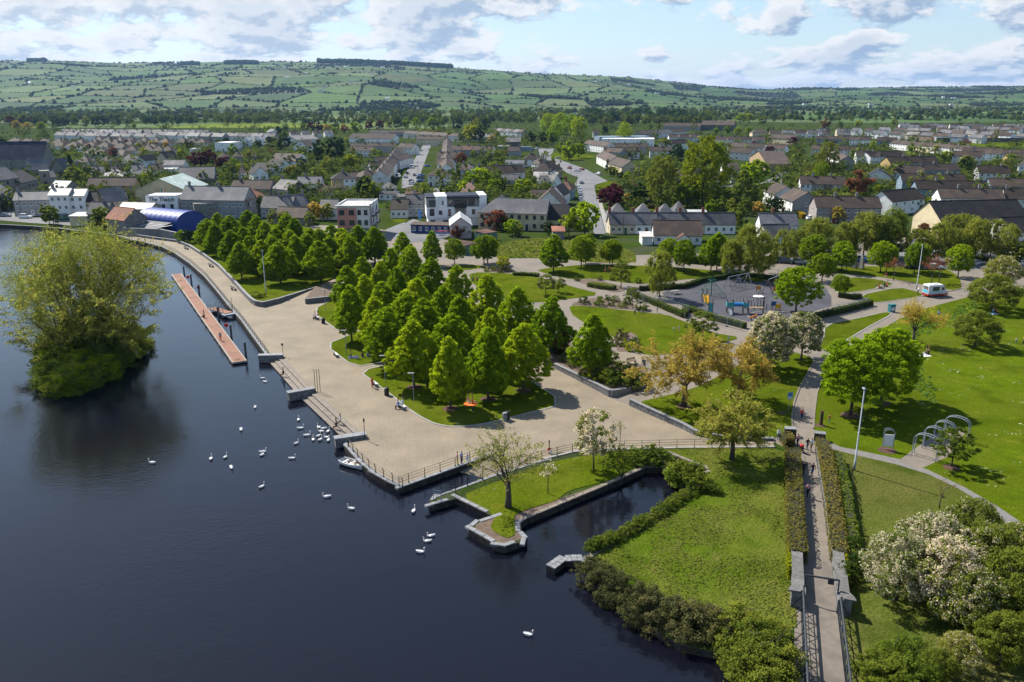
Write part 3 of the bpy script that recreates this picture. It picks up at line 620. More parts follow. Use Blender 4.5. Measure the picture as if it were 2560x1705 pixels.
L_MAPLE = leafmat('maple_leaves', (.14, .215, .009), (.275, .355, .016), .54)
L_HAZEL = leafmat('olive_leaves', (.105, .14, .018), (.21, .245, .034), .5)
L_BIRCH = leafmat('birch_leaves', (.145, .175, .020), (.27, .295, .045), .52)
L_WILLOW = leafmat('willow_leaves', (.215, .235, .034), (.37, .38, .065), .56, c3=(.34, .27, .09), p3=.10)
L_GOLD = leafmat('golden_willow_leaves', (.36, .275, .05), (.54, .41, .08), .55, c3=(.32, .22, .05), p3=.2)
L_YEL = leafmat('yellow_leaves', (.42, .32, .05), (.56, .43, .07), .55)
L_YGRN = leafmat('yellow_green_leaves', (.20, .24, .010), (.33, .35, .016), .52)
L_DARK = leafmat('evergreen_leaves', (.024, .050, .014), (.05, .085, .022), .3)
L_IVY = leafmat('ivy_leaves', (.035, .065, .010), (.085, .13, .022), .35)
L_COPPER = leafmat('copper_leaves', (.06, .016, .02), (.12, .032, .036), .4)
L_RUST = leafmat('russet_leaves', (.16, .065, .035), (.26, .11, .05), .45)
L_BLOSS = leafmat('blossom_leaves', (.13, .175, .02), (.24, .27, .045), .5, c3=(.62, .54, .38), p3=.52)
L_BLOSS2 = leafmat('sparse_blossom_leaves', (.13, .165, .02), (.24, .26, .045), .5, c3=(.56, .49, .34), p3=.25)
L_HEDGE = leafmat('hedge_leaves', (.040, .070, .010), (.085, .125, .018), .35)
L_HBRN = leafmat('bronze_hedge_leaves', (.12, .11, .022), (.22, .18, .045), .4)
L_SHRUB = leafmat('shrub_leaves', (.085, .13, .014), (.18, .225, .028), .45)
L_LAURU = leafmat('bronze_shrub_leaves', (.07, .078, .026), (.16, .15, .058), .4)
L_GORSE = leafmat('yellow_shrub_leaves', (.30, .22, .012), (.40, .30, .02), .35)

def crown_env(shape, t):
    """relative radius of the crown at relative height t"""
    if shape == 'cone': return np.where(t < .26, .62 + .38 * (t / .26), (np.clip(1 - t, 0, 1) / .74) ** .66)
    if shape == 'ovoid': return np.sqrt(np.clip(1 - ((t - .42) / .60) ** 2, 0, 1))
    if shape == 'round': return np.sqrt(np.clip(1 - ((t - .5) / .52) ** 2, 0, 1))
    if shape == 'spread': return np.sqrt(np.clip(1 - ((t - .40) / .62) ** 2, 0, 1)) * (.75 + .25 * np.cos(t * 2))
    if shape == 'column': return np.clip(np.sin(np.clip(t, 0, 1) * math.pi * .92 + .16), 0, 1) ** .6
    if shape == 'fir': return np.clip(1 - t, 0, 1) ** .9
def make_crown(name, shape, h, rad, z0, nclump, nleaf, size, seed, shell=.55, clump=.16, flat=.7, irregular=.18):
    """leaves gathered in clumps over the crown's volume; base of crown at z0, top at h"""
    r = np.random.default_rng(seed); ch = h - z0
    t = r.random(nclump * 3) ** .9; e = crown_env(shape, t); keep = r.random(len(t)) < e * .9 + .1; t = t[keep][:nclump]; e = crown_env(shape, t)
    a = r.random(len(t)) * 2 * math.pi; k = seed * 1.7
    lob = 1 + irregular * (np.sin(a * 2 + k) * .6 + np.sin(a * 3 + k * 2 + t * 5) * .6 + np.sin(a * 5 + t * 9 + k) * .4)
    rr = rad * e * lob * (shell + (1 - shell) * r.random(len(t)) ** .5) * np.where(r.random(len(t)) < .25, r.random(len(t)), 1)
    C = np.stack([rr * np.cos(a), rr * np.sin(a), z0 + t * ch], 1)
    m = len(C); per = nleaf // m + 1; cs = rad * clump * r.uniform(.6, 1.45, m)
    off = r.normal(size=(m, per, 3)); off /= np.linalg.norm(off, axis=2)[..., None]; off *= (r.random((m, per, 1)) ** .45)
    P = C[:, None] + off * cs[:, None, None] * np.array([1, 1, flat]); P = P.reshape(-1, 3); Nn = off.reshape(-1, 3) * .9
    lv = np.clip(np.repeat(r.random(m), per) * .45 + r.random(m * per) * .55, 0, 1)
    V, Q = leafquads(P, size * r.uniform(.65, 1.3, len(P)), r, N=Nn)
    return quickmesh(name, V, Q, [L_LIME], lv=lv)
def make_trunk(name, h, rad, z1, seed, nb=7, spread=2.0, lean=.15):
    r = random.Random(seed); mb = MB(); pts = [(0, 0, -.15)]; x = y = 0
    for i in range(1, 6): x += r.uniform(-lean, lean) * .4; y += r.uniform(-lean, lean) * .4; pts.append((x, y, h * .80 * i / 5))
    mb.tube(pts, [rad * 1.25, rad, rad * .85, rad * .65, rad * .4, rad * .12], 7)
    for i in range(nb):
        t = r.uniform(z1 / h, .72); a = i * 2.4 + r.uniform(-.4, .4); k = t / .80 * 5; j = min(int(k), 4); p = Vector(pts[j]).lerp(Vector(pts[j + 1]), k - j)
        ln = spread * (1 - t * .65) * r.uniform(.7, 1.1); d = Vector((math.cos(a), math.sin(a), r.uniform(.35, .9)))
        mb.tube([p, p + d * ln * .5, p + d * ln + Vector((0, 0, .2 * ln))], [rad * .42, rad * .28, rad * .06], 5)
    return mb.mesh(name, [M_BARK], True)
PROTO = {}
def proto(key, shape, h, rad, z0, ncl, nlf, size, trunk_r, n=3, **kw):
    PROTO[key] = [(make_crown('crown', shape, h, rad, z0, ncl, nlf, size, 31 * i + len(key) * 7 + 1, **kw), make_trunk('trunk', h, trunk_r, z0, i + 5, spread=rad * .75), h, rad) for i in range(n)]
proto('lime', 'cone', 10.4, 3.75, 1.9, 470, 19000, .225, .16, 5, clump=.115, shell=.55, irregular=.2)
proto('maple', 'ovoid', 10.5, 4.6, 2.4, 430, 19000, .23, .2, 3, clump=.115)
proto('round', 'round', 8, 3.4, 1.4, 140, 6500, .26, .16, 3, clump=.17)
proto('spread', 'spread', 7, 4.6, 1.8, 230, 15000, .17, .18, 2, clump=.14)
proto('small', 'ovoid', 5, 1.9, 1.5, 90, 4200, .14, .08, 3, clump=.18)
proto('birch', 'ovoid', 11, 3.6, 1.8, 170, 9500, .23, .13, 3, clump=.18, flat=1.3, irregular=.3)
proto('town', 'round', 8, 3.6, 1.2, 46, 1100, .70, .18, 5, clump=.24, irregular=.25)
proto('townov', 'ovoid', 10, 3.6, 1.2, 50, 1200, .70, .18, 4, clump=.24, irregular=.25)
proto('fir', 'fir', 10, 3.0, .4, 60, 1200, .60, .18, 2, clump=.22)
proto('column', 'column', 8, 2.0, .2, 60, 1200, .50, .15, 2, clump=.3)
proto('poplar', 'ovoid', 27, 11, 3, 360, 17000, .48, .7, 2, clump=.11, irregular=.25)
proto('shrub', 'round', 1.5, 1.0, -.35, 45, 1300, .11, .03, 4, clump=.25)
proto('bush', 'round', 3.0, 2.2, -.7, 110, 6500, .125, .06, 3, clump=.2)
TREE_N = 0
def tree(key, label, loc, h, mat, width=1.0, group=None, name='tree', cat='tree', rz=None, variant=None, bark=None):
    global TREE_N; TREE_N += 1; r = random.Random(TREE_N * 77)
    pr = PROTO[key]; cm, tm, ph, pr_ = pr[(TREE_N * 7 + TREE_N // 5) % len(pr) if variant is None else variant]
    if group: label = ('broad ' if width > 1.08 else 'slim ' if width < .97 else '') + ('tall ' if h > ph * 1.02 else 'low ' if h < ph * .9 else 'full sized ') + label
    t = thing(name, label, cat, loc, r.uniform(0, 6.28) if rz is None else rz, group); s = h / ph; t.scale = (s * width, s * width, s)
    link('trunk', tm, t); c = link('crown', cm, t); setmat(c, 0, mat)
    return t
def mulch(loc, r=1.0):
    mb = MB(); n = 14; mb.add([(r * math.cos(2 * math.pi * i / n) * random.uniform(.9, 1.1), r * math.sin(2 * math.pi * i / n) * random.uniform(.9, 1.1), 0) for i in range(n)] + [(0, 0, .09)], [(i, (i + 1) % n, n) for i in range(n)])
    o = struct('mulch_ring', mb, M_MULCH, 'structure'); o.location = (loc[0], loc[1], .058); return o

def grow(mb, leafs, p, d, ln, rad, lvl, r, droop=0.0, nch=3, wob=.25, ang=.6, leaf_lvl=1, dens=4.0):
    n = 3; pts = [p]; rr = [rad]
    for i in range(n):
        d = (d + Vector((r.uniform(-wob, wob), r.uniform(-wob, wob), r.uniform(-wob, wob) * .6 - droop * (1.4 if lvl == 0 else .35)))).normalized()
        p = p + d * (ln / n); pts.append(p); rr.append(rad * (1 - .62 * (i + 1) / n))
    mb.tube(pts, rr, 5 if lvl > 1 else 3, cap=False)
    if lvl <= leaf_lvl:
        k = int(ln * dens * (1.6 if lvl == 0 else .7)) + 1
        for i in range(k):
            t = r.random() * (len(pts) - 1); j = min(int(t), len(pts) - 2); leafs.append(pts[j].lerp(pts[j + 1], t - j) + Vector((r.gauss(0, .14), r.gauss(0, .14), r.gauss(0, .12) - .05)))
    if lvl == 0: return
    for c in range(nch):
        t = r.uniform(.35, 1.0) * (len(pts) - 1) if c else len(pts) - 1; j = min(int(t), len(pts) - 2); q = pts[j].lerp(pts[j + 1], t - j)
        dd = (d + Vector((r.uniform(-1, 1), r.uniform(-1, 1), r.uniform(-.5, .7))).normalized() * ang * (1.2 if c else .5)).normalized()
        grow(mb, leafs, q, dd, ln * r.uniform(.58, .82), rad * .40, lvl - 1, r, droop, nch, wob, ang, leaf_lvl, dens)
def branchy(name, label, loc, stems, mat, size, seed, levels=3, nch=3, droop=0.0, ang=.6, dens=4.0, trunk=None, group=None, cat='tree', asp=2.2, leaf_lvl=1, bark=None, wob=.25):
    """stems: list of (start, direction, length, radius)"""
    r = random.Random(seed); mb, lf = MB(), []
    if trunk: mb.tube(*trunk, 8)
    for p, d, ln, rad in stems: grow(mb, lf, Vector(p), Vector(d).normalized(), ln, rad, levels, r, droop, nch, wob, ang, leaf_lvl, dens)
    t = thing(name, label, cat, loc, 0, group)
    part('trunk', mb, bark or M_BARK, t, smooth=True)
    g = np.random.default_rng(seed); C = np.array([tuple(v) for v in lf]); V, Q = leafquads(C, size * g.uniform(.6, 1.35, len(C)), g, asp=asp)
    link('crown', quickmesh('crown', V, Q, [mat], lv=g.random(len(C))), t); return t
def foliage_mass(C, N, size, seed, mat, name, lv=None):
    g = np.random.default_rng(seed); V, Q = leafquads(C, size * g.uniform(.65, 1.35, len(C)), g, N=N)
    return quickmesh(name, V, Q, [mat], lv=g.random(len(C)) if lv is None else lv)
def hedge(label, pts, w, h, mat, size=.17, dens=34, name='hedge', z0=0.0, group=None, seed=1, rough=.12, crown=0.0):
    """clipped hedge: dark twiggy core under a skin of small leaves"""
    base = pts[0]; L = [p - base for p in pts]; t = thing(name, label, 'hedge', base + Vector((0, 0, z0)), 0, group)
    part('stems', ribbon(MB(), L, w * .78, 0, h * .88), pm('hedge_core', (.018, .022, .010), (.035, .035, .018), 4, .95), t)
    g = np.random.default_rng(seed); Cs, Ns = [], []
    for a, b_ in zip(L[:-1], L[1:]):
        d = b_ - a; ln = d.length; d = d / ln; nr = Vector((-d.y, d.x, 0))
        for (area, face) in ((ln * w, 0), (ln * h, 1), (ln * h, -1), (w * h, 2), (w * h, 3)):
            n = int(area * dens); u, v = g.random(n), g.random(n)
            if face == 0: P = np.outer(u * ln, d) + np.outer((v - .5) * w, nr) + np.array([0, 0, h]); Nn = np.tile([0, 0, 1.], (n, 1)); P[:, 2] += crown * (1 - (2 * v - 1) ** 2)
            elif abs(face) == 1: P = np.outer(u * ln, d) + face * np.outer(np.full(n, w * .5), nr) + np.outer(v * h, [0, 0, 1]); Nn = np.tile(np.array(nr) * face, (n, 1))
            else: P = np.outer(np.full(n, 0 if face == 2 else ln), d) + np.outer((u - .5) * w, nr) + np.outer(v * h, [0, 0, 1]); Nn = np.tile(np.array(d) * (-1 if face == 2 else 1), (n, 1))
            bump = (vnoise(P[:, 0] * 1.0 + P[:, 2] * 2 + base.x, P[:, 1] + base.y, .9, seed) - .5) * rough * 2
            Cs.append(P + np.array(a) + Nn * (bump + g.normal(size=n) * .03)[:, None]); Ns.append(Nn * .8)
    link('leaves', foliage_mass(np.concatenate(Cs), np.concatenate(Ns), size, seed, mat, 'leaves'), t); return t

LIMES = [(35, 60, 9.5), (225, 25, 10), (425, 62, 9), (625, 52, 9), (150, 232, 9), (45, 290, 9.5), (275, 258, 9), (480, 150, 10), (345, 172, 8.5), (620, 232, 10),
         (382, 305, 9.5), (795, 290, 10.2), (1010, 350, 10.2), (515, 380, 10), (60, 425, 10.3), (165, 355, 9.5), (285, 400, 10), (445, 470, 10), (700, 435, 10), (1215, 440, 10.2),
         (570, 520, 10), (235, 505, 10), (315, 578, 10), (815, 490, 10.3), (1450, 505, 10.4), (765, 622, 10.3), (1030, 590, 10.4), (490, 672, 10.3), (1735, 625, 10), (1010, 722, 10.6), (1255, 690, 10.3), (745, 785, 10.4)]
for x, y, h in LIMES:
    p = W('E', x, y, h * .985); p.z = .04
    t = tree('lime', 'bright green lime tree %s in the plaza grove' % ('over a mulch ring' if y > 560 else 'on the inner lawn' if y > 330 else 'at the back'), p, h, L_LIME, random.uniform(.88, 1.16), 'lime trees of the plaza grove', 'lime_tree')
    if y > 560: mulch(p, 1.15)
PG = [(490, 1030), (150, 1065), (285, 1092), (590, 1090), (930, 1075), (685, 1160), (1020, 1122), (440, 1232), (300, 1265), (800, 1238), (960, 1262), (1200, 1240), (1290, 1245), (1440, 1205), (1560, 1240), (1740, 1205), (1920, 1222), (1030, 1320), (640, 1372), (500, 1330), (110, 1190), (1150, 1300), (1420, 1330), (1650, 1330), (830, 1400), (20, 1130), (760, 1330), (1290, 1380), (390, 1400)]
for x, y in PG:
    h = random.uniform(8.6, 9.8); p = W('T2', x, y, h); p.z = .3
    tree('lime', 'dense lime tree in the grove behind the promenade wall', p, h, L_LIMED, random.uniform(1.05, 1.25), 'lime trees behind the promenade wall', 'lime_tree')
for x, y, h in ((1745, 640, 9.0), (1630, 500, 8.5)):
    pass
for k, x, y, h, key, mat, lab, w in (
    ('E', 785, 275, 6.5, 'maple', L_MAPLE, 'small green maple beside the green container shed', .9), ('E', 985, 280, 7.5, 'maple', L_MAPLE, 'green maple at the curve of the park path', .95), ('E', 1010, 268, 7.2, 'maple', L_MAPLE, 'green maple behind the path bend by the vacant plot', .9),
    ('E', 1460, 330, 9.4, 'lime', L_LIME, 'tall lime tree standing alone on the middle lawn', 1.15), ('E', 1650, 295, 7.8, 'maple', L_MAPLE, 'round green maple on the back lawn near the picnickers', .9), ('E', 1680, 270, 7.5, 'maple', L_MAPLE, 'green maple behind the round maple on the back lawn', .85), ('E', 1845, 280, 6.4, 'maple', L_MAPLE, 'small maple beside the group with orange tops', .9), ('E', 1862, 277, 6.4, 'maple', L_MAPLE, 'small maple by the back fence', .85),
    ('F', 790, 610, 9.2, 'maple', L_LIME, 'bright yellow green maple overhanging the playground', 1.05), ('F', 1165, 1310, 10.6, 'maple', L_LIME, 'large bright green maple with mulched base on the meadow', 1.05), ('F', 1375, 1225, 10.8, 'maple', L_LIME, 'large maple behind the lamp post on the meadow', 1.0),
    ('F', 970, 395, 6.6, 'maple', L_MAPLE, 'dense round maple behind the playground', 1.1), ('F', 1090, 490, 4.6, 'maple', L_MAPLE, 'small maple at the corner of the playground hedge', 1.0), ('F', 210, 325, 8.5, 'lime', L_LIME, 'bright lime tree at the back corner of the playground lawn', 1.05), ('F', 250, 310, 9.5, 'lime', L_LIME, 'taller lime tree behind the playground lawn', 1.0),
    ('F', 905, 300, 8.2, 'maple', L_MAPLE, 'green maple in front of the silver parked car', 1.05), ('F', 1105, 325, 7.4, 'maple', L_LIME, 'slender green maple left of the standing stones', .9), ('F', 1135, 335, 6.6, 'small', L_LIME, 'thin young maple left of the standing stones', .9), ('F', 1370, 330, 7.6, 'maple', L_LIME, 'green maple right of the standing stones', .9), ('F', 1408, 333, 7.0, 'maple', L_LIME, 'green maple with thin trunk right of the standing stones', .85),
    ('F', 1600, 335, 7.4, 'maple', L_MAPLE, 'dark green maple beside the tall lamp post', .8), ('F', 1640, 325, 7.0, 'maple', L_MAPLE, 'green maple behind the tall lamp post', .75), ('F', 1900, 365, 7.8, 'maple', L_LIME, 'bright maple by the car park footpath', .9),
    ('F', 25, 330, 8.0, 'maple', L_MAPLE, 'shaded maple on the lawn corner behind the hedge', .8), ('E', 2250, 300, 7.4, 'maple', L_MAPLE, 'green maple behind the weeping tree', .9)):
    p = W(k, x, y); p.z = .05; tree(key, lab, p, h, mat, w)
    if k == 'F' and y > 1000: mulch(p, 1.3)
mulch(W('F', 25, 1250), 1.9)
for k, x, y in (('F', 610, 1005), ('F', 825, 930), ('F', 1590, 822)): mulch(W(k, x, y), 1.1)
tree('maple', 'white blossoming tree beside the person in orange', W('F', 610, 1002), 9.3, L_BLOSS, 1.0, name='blossom_tree')
tree('maple', 'white blossoming tree at the fork of the paths', W('F', 828, 930), 8.0, L_BLOSS, 1.0, name='blossom_tree')
tree('spread', 'low spreading tree with pale buds standing alone on the meadow', W('F', 2018, 832), 6.2, L_HAZEL, 1.05, name='whitebeam')
tree('spread', 'wide spreading tree shading a seated couple on the meadow edge', W('F', 2130, 585), 7.2, L_HAZEL, 1.15, name='whitebeam')
tree('spread', 'pale blossoming tree behind the spreading tree by the road', W('F', 2190, 450), 7.6, L_BLOSS2, .9, name='blossom_tree')
tree('small', 'small grey green rowan on the lawn beside the clipped hedge', W('E', 1922, 430), 5.8, L_HAZEL, 1.0, name='rowan')
tree('small', 'small pinkish budding tree on the middle lawn', W('E', 1408, 490), 4.6, L_BLOSS2, 1.25, name='young_tree')
tree('small', 'small weeping tree with drooping green crown', W('E', 1495, 470), 3.4, L_HAZEL, 1.2, name='weeping_tree')
tree('small', 'thin young tree on the flower bed by the fence', W('E', 2000, 570), 4.2, L_HAZEL, .9, name='young_tree')
tree('small', 'grey green tree beside the row of metal arches', W('H', 1855, 100), 4.8, L_HAZEL, 1.3, name='whitebeam')
mulch(W('H', 1855, 105), .9)
tree('small', 'young tree with sparse pale flowers on the grassy point', W('E', 1735, 1680), 7.4, L_BLOSS, .8, name='young_tree')
tree('small', 'leafy green tree at the path edge by the golden willow', W('F', 150, 800), 5.2, L_HAZEL, 1.3, name='young_tree')
tree('birch', 'hanging birch beside the playground hedge', W('E', 2185, 505), 9.8, L_BIRCH, .95, name='birch_tree')
for x, y, h, w in ((345, 370, 9.5, .9), (460, 380, 12.5, 1.0), (560, 345, 10, 1.0)):
    tree('birch', 'hanging olive green birch behind the playground swings', W('F', x, y), h, L_BIRCH, w, 'birches behind the swings', 'birch_tree')
for x, y, h, w in ((780, 235, 9, 1.0), (930, 215, 11, 1.1), (1120, 205, 10, 1.0), (1250, 200, 12, 1.2), (1420, 195, 13, 1.2), (1350, 190, 11, 1.0), (1830, 170, 10.5, 1.0), (1950, 170, 11, 1.0), (2120, 195, 10, 1.15), (700, 215, 8, 1.0)):
    tree('birch', 'feathery yellow green birch along the back of the car park', W('F', x, y + 35), h, L_BIRCH, w, 'birches along the car park', 'birch_tree')
for x, y, h in ((1620, 265, 9), (1760, 262, 10), (1880, 258, 9), (2010, 262, 11), (2220, 275, 10)): tree('birch', 'feathery birch in front of the cream hall', W('F', x, y), h, L_BIRCH, 1.05, 'birches in front of the cream hall', 'birch_tree')
tree('round', 'mid green bushy tree by the car park exit', W('F', 2300, 290), 6.5, L_HAZEL, 1.3)
for x, y, h in ((1460, 385, 6.0), (1720, 405, 7.0), (1770, 400, 7.2)):
    r_ = random.Random(int(x)); branchy('budding_tree', 'brownish half bare tree beside the car park path', W('F', x, y), [((0, 0, h * .3), (math.cos(a), math.sin(a), 1.6), h * .28, .07) for a in (0, 2.1, 4.2)], L_RUST, .16, int(x), 3, 3, ang=.7, dens=3.0, trunk=([(0, 0, -.1), (0, 0, h * .32)], [.12, .09]), group='half bare trees by the car park')
def golden(label, loc, h, seed, mat, wdt, size=.125, dens=11.0):
    r = random.Random(seed); th = h * .28
    st = [((0, 0, th * r.uniform(.8, 1.1)), (math.cos(a) * wdt, math.sin(a) * wdt, r.uniform(.75, 1.5)), h * r.uniform(.26, .34), h * .010) for a in [i * 2 * math.pi / 8 + r.uniform(-.2, .2) for i in range(8)]] + [((0, 0, th), (.1, .1, 1), h * .33, h * .015)]
    return branchy('golden_willow', label, loc, st, mat, size, seed, 3, 4, droop=.10, ang=.75, dens=dens, trunk=([(0, 0, -.2), (.05, 0, th * .5), (0, 0, th * 1.1)], [h * .045, h * .034, h * .027]), asp=3.2)
golden('large golden willow with a thick trunk in a mulch ring', W('F', 25, 1250), 11.6, 5, L_GOLD, 1.15)
golden('golden willow with drooping twigs right of the large willow', W('F', 395, 1200), 9.6, 9, L_GOLD, 1.05)
golden('yellow budding willow leaning over the end of the curved railing', W('H', 352, 48), 8.6, 12, L_WILLOW, .75, .13)
golden('sparse yellow budding tree on the grassy point by the slipway', W('G', 1150, 374), 9.2, 15, L_WILLOW, .5, .10, 1.6)
golden('orange yellow budding tree on the edge of the meadow', W('F', 1590, 822), 8.0, 22, L_YEL, .42, .11, 4.0)
branchy('bare_sapling', 'thin almost bare sapling with small pale blossoms on the grassy point', W('G', 1422, 280), [((0, 0, 2.0), (math.cos(a) * .8, math.sin(a) * .8, 1), 1.1, .025) for a in (0, 1.6, 3.2, 4.7)], L_BLOSS, .16, 4, 2, 3, dens=3.0, trunk=([(0, 0, -.1), (0, 0, 2.2), (0, .05, 3.2)], [.06, .045, .02]))
branchy('bare_sapling', 'dark bare sapling on the verge by the lower path', W('H', 1772, 380), [((0, 0, 1.2), (math.cos(a) * .6, math.sin(a) * .6, 1.2), 1.2, .035) for a in (0.3, 2.2, 4.3)], L_RUST, .10, 8, 2, 3, dens=1.0, trunk=([(0, 0, -.1), (0, 0, 1.6)], [.07, .05]))
branchy('bare_sapling', 'slim sapling behind the curved railing', W('E', 1915, 1500), [((0, 0, 1.0), (math.cos(a) * .5, math.sin(a) * .5, 1.6), 1.0, .02) for a in (0.3, 2.2, 4.3)], L_HAZEL, .11, 18, 2, 3, dens=2.0, trunk=([(0, 0, -.1), (0, 0, 3)], [.04, .02]))
branchy('alder_shrub', 'twiggy shrub leaning over the head of the canal basin', W('G', 1925, 170), [((0, 0, 0), (math.cos(a) * .55, math.sin(a) * .55, 1.2), 2.0, .05) for a in (0.3, 1.4, 2.2, 3.1, 4.3, 5.4)], L_SHRUB, .16, 28, 2, 4, dens=5)
IC = W('D', 560, 1000, -1.0)
isl = WP('D', 300, 930, 330, 1040, 350, 1130, 400, 1185, 480, 1190, 600, 1140, 760, 1060, 900, 960, 985, 880, 960, 800, 800, 740, 550, 740, 380, 800, z=-1.0)
mb = MB(); c = sum(isl, Vector()) / len(isl); q = rounded(isl, 1); n = len(q)
for k, (s_, z) in enumerate(((1.0, -1.3), (.93, -.55), (.6, .15))): mb.v.extend([tuple(Vector((c.x, c.y, 0)) + (p - Vector((c.x, c.y, 0))) * s_ + Vector((0, 0, z + (random.uniform(-.1, .15) if k else 0)))) for p in q])
mb.v.append((c.x, c.y, .4))
for k in range(2):
    for i in range(n): mb.f.append((k * n + i, k * n + (i + 1) % n, (k + 1) * n + (i + 1) % n, (k + 1) * n + i)); mb.m.append(0)
for i in range(n): mb.f.append((2 * n + i, 2 * n + (i + 1) % n, 3 * n)); mb.m.append(0)
struct('island', mb, M_SOIL)
base = W('D', 625, 890, 0.0); r = random.Random(3); st = []
for i in range(27):
    a = i * 2.399; rad = r.uniform(.0, 3.6); lean = r.uniform(.2, .95) if 4 < i < 19 else r.uniform(1.2, 1.9) if i > 18 else r.uniform(0, .25)
    st.append(((rad * math.cos(a) * 1.2, rad * math.sin(a), 0), (math.cos(a) * lean, math.sin(a) * lean, 1.35), r.uniform(6.9, 8.7) if i < 19 else r.uniform(3.6, 4.8), r.uniform(.18, .28) if i < 19 else .12))
wt = branchy('willow_tree', 'huge many stemmed willow filling the wooded river island', base, st, L_WILLOW, .14, 41, 4, 3, droop=.085, ang=.55, dens=6, asp=3.0, wob=.2)
cm = make_crown('crown', 'round', 20.8, 12.2, 3.2, 620, 56000, .14, 77, shell=.62, clump=.085, flat=2.0, irregular=.16); o = link('crown', cm, wt); setmat(o, 0, L_WILLOW); o.scale = (1.02, .85, 1)
Cs = []
for (p, d, ln, rd) in st:
    d = Vector(d).normalized()
    for k in range(200):
        t = r.random() ** .8 * ln * 1.05; Cs.append(Vector(p) + d * t + Vector((r.gauss(0, .42), r.gauss(0, .42), r.gauss(0, .4))))
o = link('ivy', foliage_mass(np.array([tuple(v) for v in Cs]), None, .30, 5, L_IVY, 'ivy'), None, base); tag(o, 'dark ivy climbing the willow stems on the island', 'ivy')
for i, p in enumerate(rounded(isl, 1)):
    f = .9; pos = Vector((c.x, c.y, 0)) + (p - Vector((c.x, c.y, 0))) * f; back = p.y > c.y + 4
    tree('bush', 'leafy green shrub on the shore of the willow island', (pos.x, pos.y, -.75), r.uniform(2.4, 3.8), (L_SHRUB, L_HAZEL, L_MAPLE)[i % 3], 1.15, 'shrubs around the willow island', 'shrub', 'shrub')
for x, y, h in ((440, 960, 3.6), (560, 1010, 3.4), (700, 980, 3.8), (600, 930, 4.2), (480, 1080, 3.0), (420, 880, 4.4), (760, 900, 4.4), (850, 870, 4.0), (620, 860, 4.6)):
    tree('bush', 'leafy green shrub on the shore of the willow island', W('D', x, y, -.3), h, (L_SHRUB, L_HAZEL, L_MAPLE)[int(x) % 3], 1.2, 'shrubs around the willow island', 'shrub', 'shrub')

hedge('long bronze clipped hedge on the left of the bridge path', WP('H', 765, 40, 775, 300, 788, 600, 800, 760), 1.7, 1.5, L_HBRN, z0=.04, seed=2, size=.16)
hedge('clipped hedge block beside the left gate pier', WP('F', 700, 1510, 770, 1510), 2.0, 1.4, L_HBRN, seed=3)
hedge('long bronze clipped hedge on the right of the bridge path', WP('H', 965, -30, 1020, 200, 1050, 480, 1085, 760), 1.5, 1.5, L_HBRN, z0=.04, seed=4, size=.16)
hedge('lower green hedge outside the right hand path hedge', WP('H', 1075, 60, 1120, 250, 1160, 520, 1190, 760), 1.0, 1.2, L_SHRUB, seed=5, rough=.25)
hedge('dark clipped hedge on the front side of the playground behind the mesh fence', WP('E', 1975, 478, 2353, 640) + WP('F', 40, 590, 240, 660, 445, 715), 1.1, 1.15, L_HEDGE, seed=6)
hedge('dark clipped hedge on the right side of the playground', WP('F', 925, 650, 1130, 600, 1305, 555), 1.1, 1.25, L_HEDGE, seed=7)
hedge('dark clipped hedge at the back left of the playground', WP('E', 2050, 455, 2353, 440) + WP('F', 150, 400, 440, 352), 1.0, 1.1, L_HEDGE, seed=8)
hedge('dark clipped hedge behind the swings', WP('F', 470, 362, 600, 380, 760, 410), 1.0, 1.1, L_HEDGE, seed=9)
hedge('short dark hedge by the playground gate', WP('F', 1085, 500, 1180, 515, 1235, 510), .9, 1.1, L_HEDGE, seed=10)
hedge('low flat clipped hedge on the middle lawn', WP('E', 1182, 350, 1270, 352, 1358, 360), 1.3, .8, L_SHRUB, seed=11)
hedge('square clipped hedge beside the cross paths', WP('E', 1705, 425, 1790, 440, 1878, 450), 2.2, 1.0, L_SHRUB, seed=12)
hedge('dark hedge along the back gardens behind the park', WP('F', 0, 262, 150, 275, 700, 262), 1.4, 1.7, L_HEDGE, seed=13, size=.25, dens=18)
hedge('dark hedge running along the car park', WP('F', 1880, 235, 2100, 255, 2300, 290), 1.2, 1.2, L_HEDGE, seed=17, size=.25, dens=18)
hedge('bright yellow hedge beside the grey houses', WP('T4', 1940, 1040, 2080, 1070, 2170, 1120), 1.6, 1.8, L_GORSE, seed=18, size=.3, dens=14)
hedge('yellow green garden hedge in the back gardens', WP('T3', 1080, 775, 1250, 770, 1510, 755), 1.2, 1.4, L_YGRN, seed=19, size=.3, dens=14)
hedge('dark hedge by the red maple opposite the main road', WP('T4', 420, 925, 760, 940, 1000, 960), 1.5, 1.4, L_HEDGE, seed=20, size=.3, dens=14)
def shrubs(spots, label, group, mat, hmin, hmax, key='shrub', name='shrub', w=1.0):
    for i, (k, x, y) in enumerate(spots):
        p = W(k, x, y); mt = mat[i % len(mat)] if isinstance(mat, list) else mat
        tree(key, label, (p.x, p.y, .05), random.uniform(hmin, hmax), mt, w * random.uniform(.9, 1.25), group, name, 'shrub')
shrubs([('E', x, y) for x, y in ((1780, 530), (1830, 520), (1880, 530), (1850, 560), (1930, 570), (1960, 550), (2060, 590), (1670, 545), (1770, 555))], 'rounded green shrub in the mulched bed by the mesh fence', 'shrubs in the mulched bed', [L_SHRUB, L_HEDGE], 1.0, 1.8)
shrubs([('E', x, y) for x, y in ((1000, 325), (1050, 320), (1100, 330), (1160, 325), (1130, 310))], 'low shrub in the bed under the yellow green tree', 'shrubs under the yellow green tree', [L_HAZEL, L_SHRUB, L_LAURU], .8, 1.4)
tree('round', 'small bright yellow green tree in the bed at the path bend', W('E', 1115, 315), 3.4, L_YGRN, 1.2)
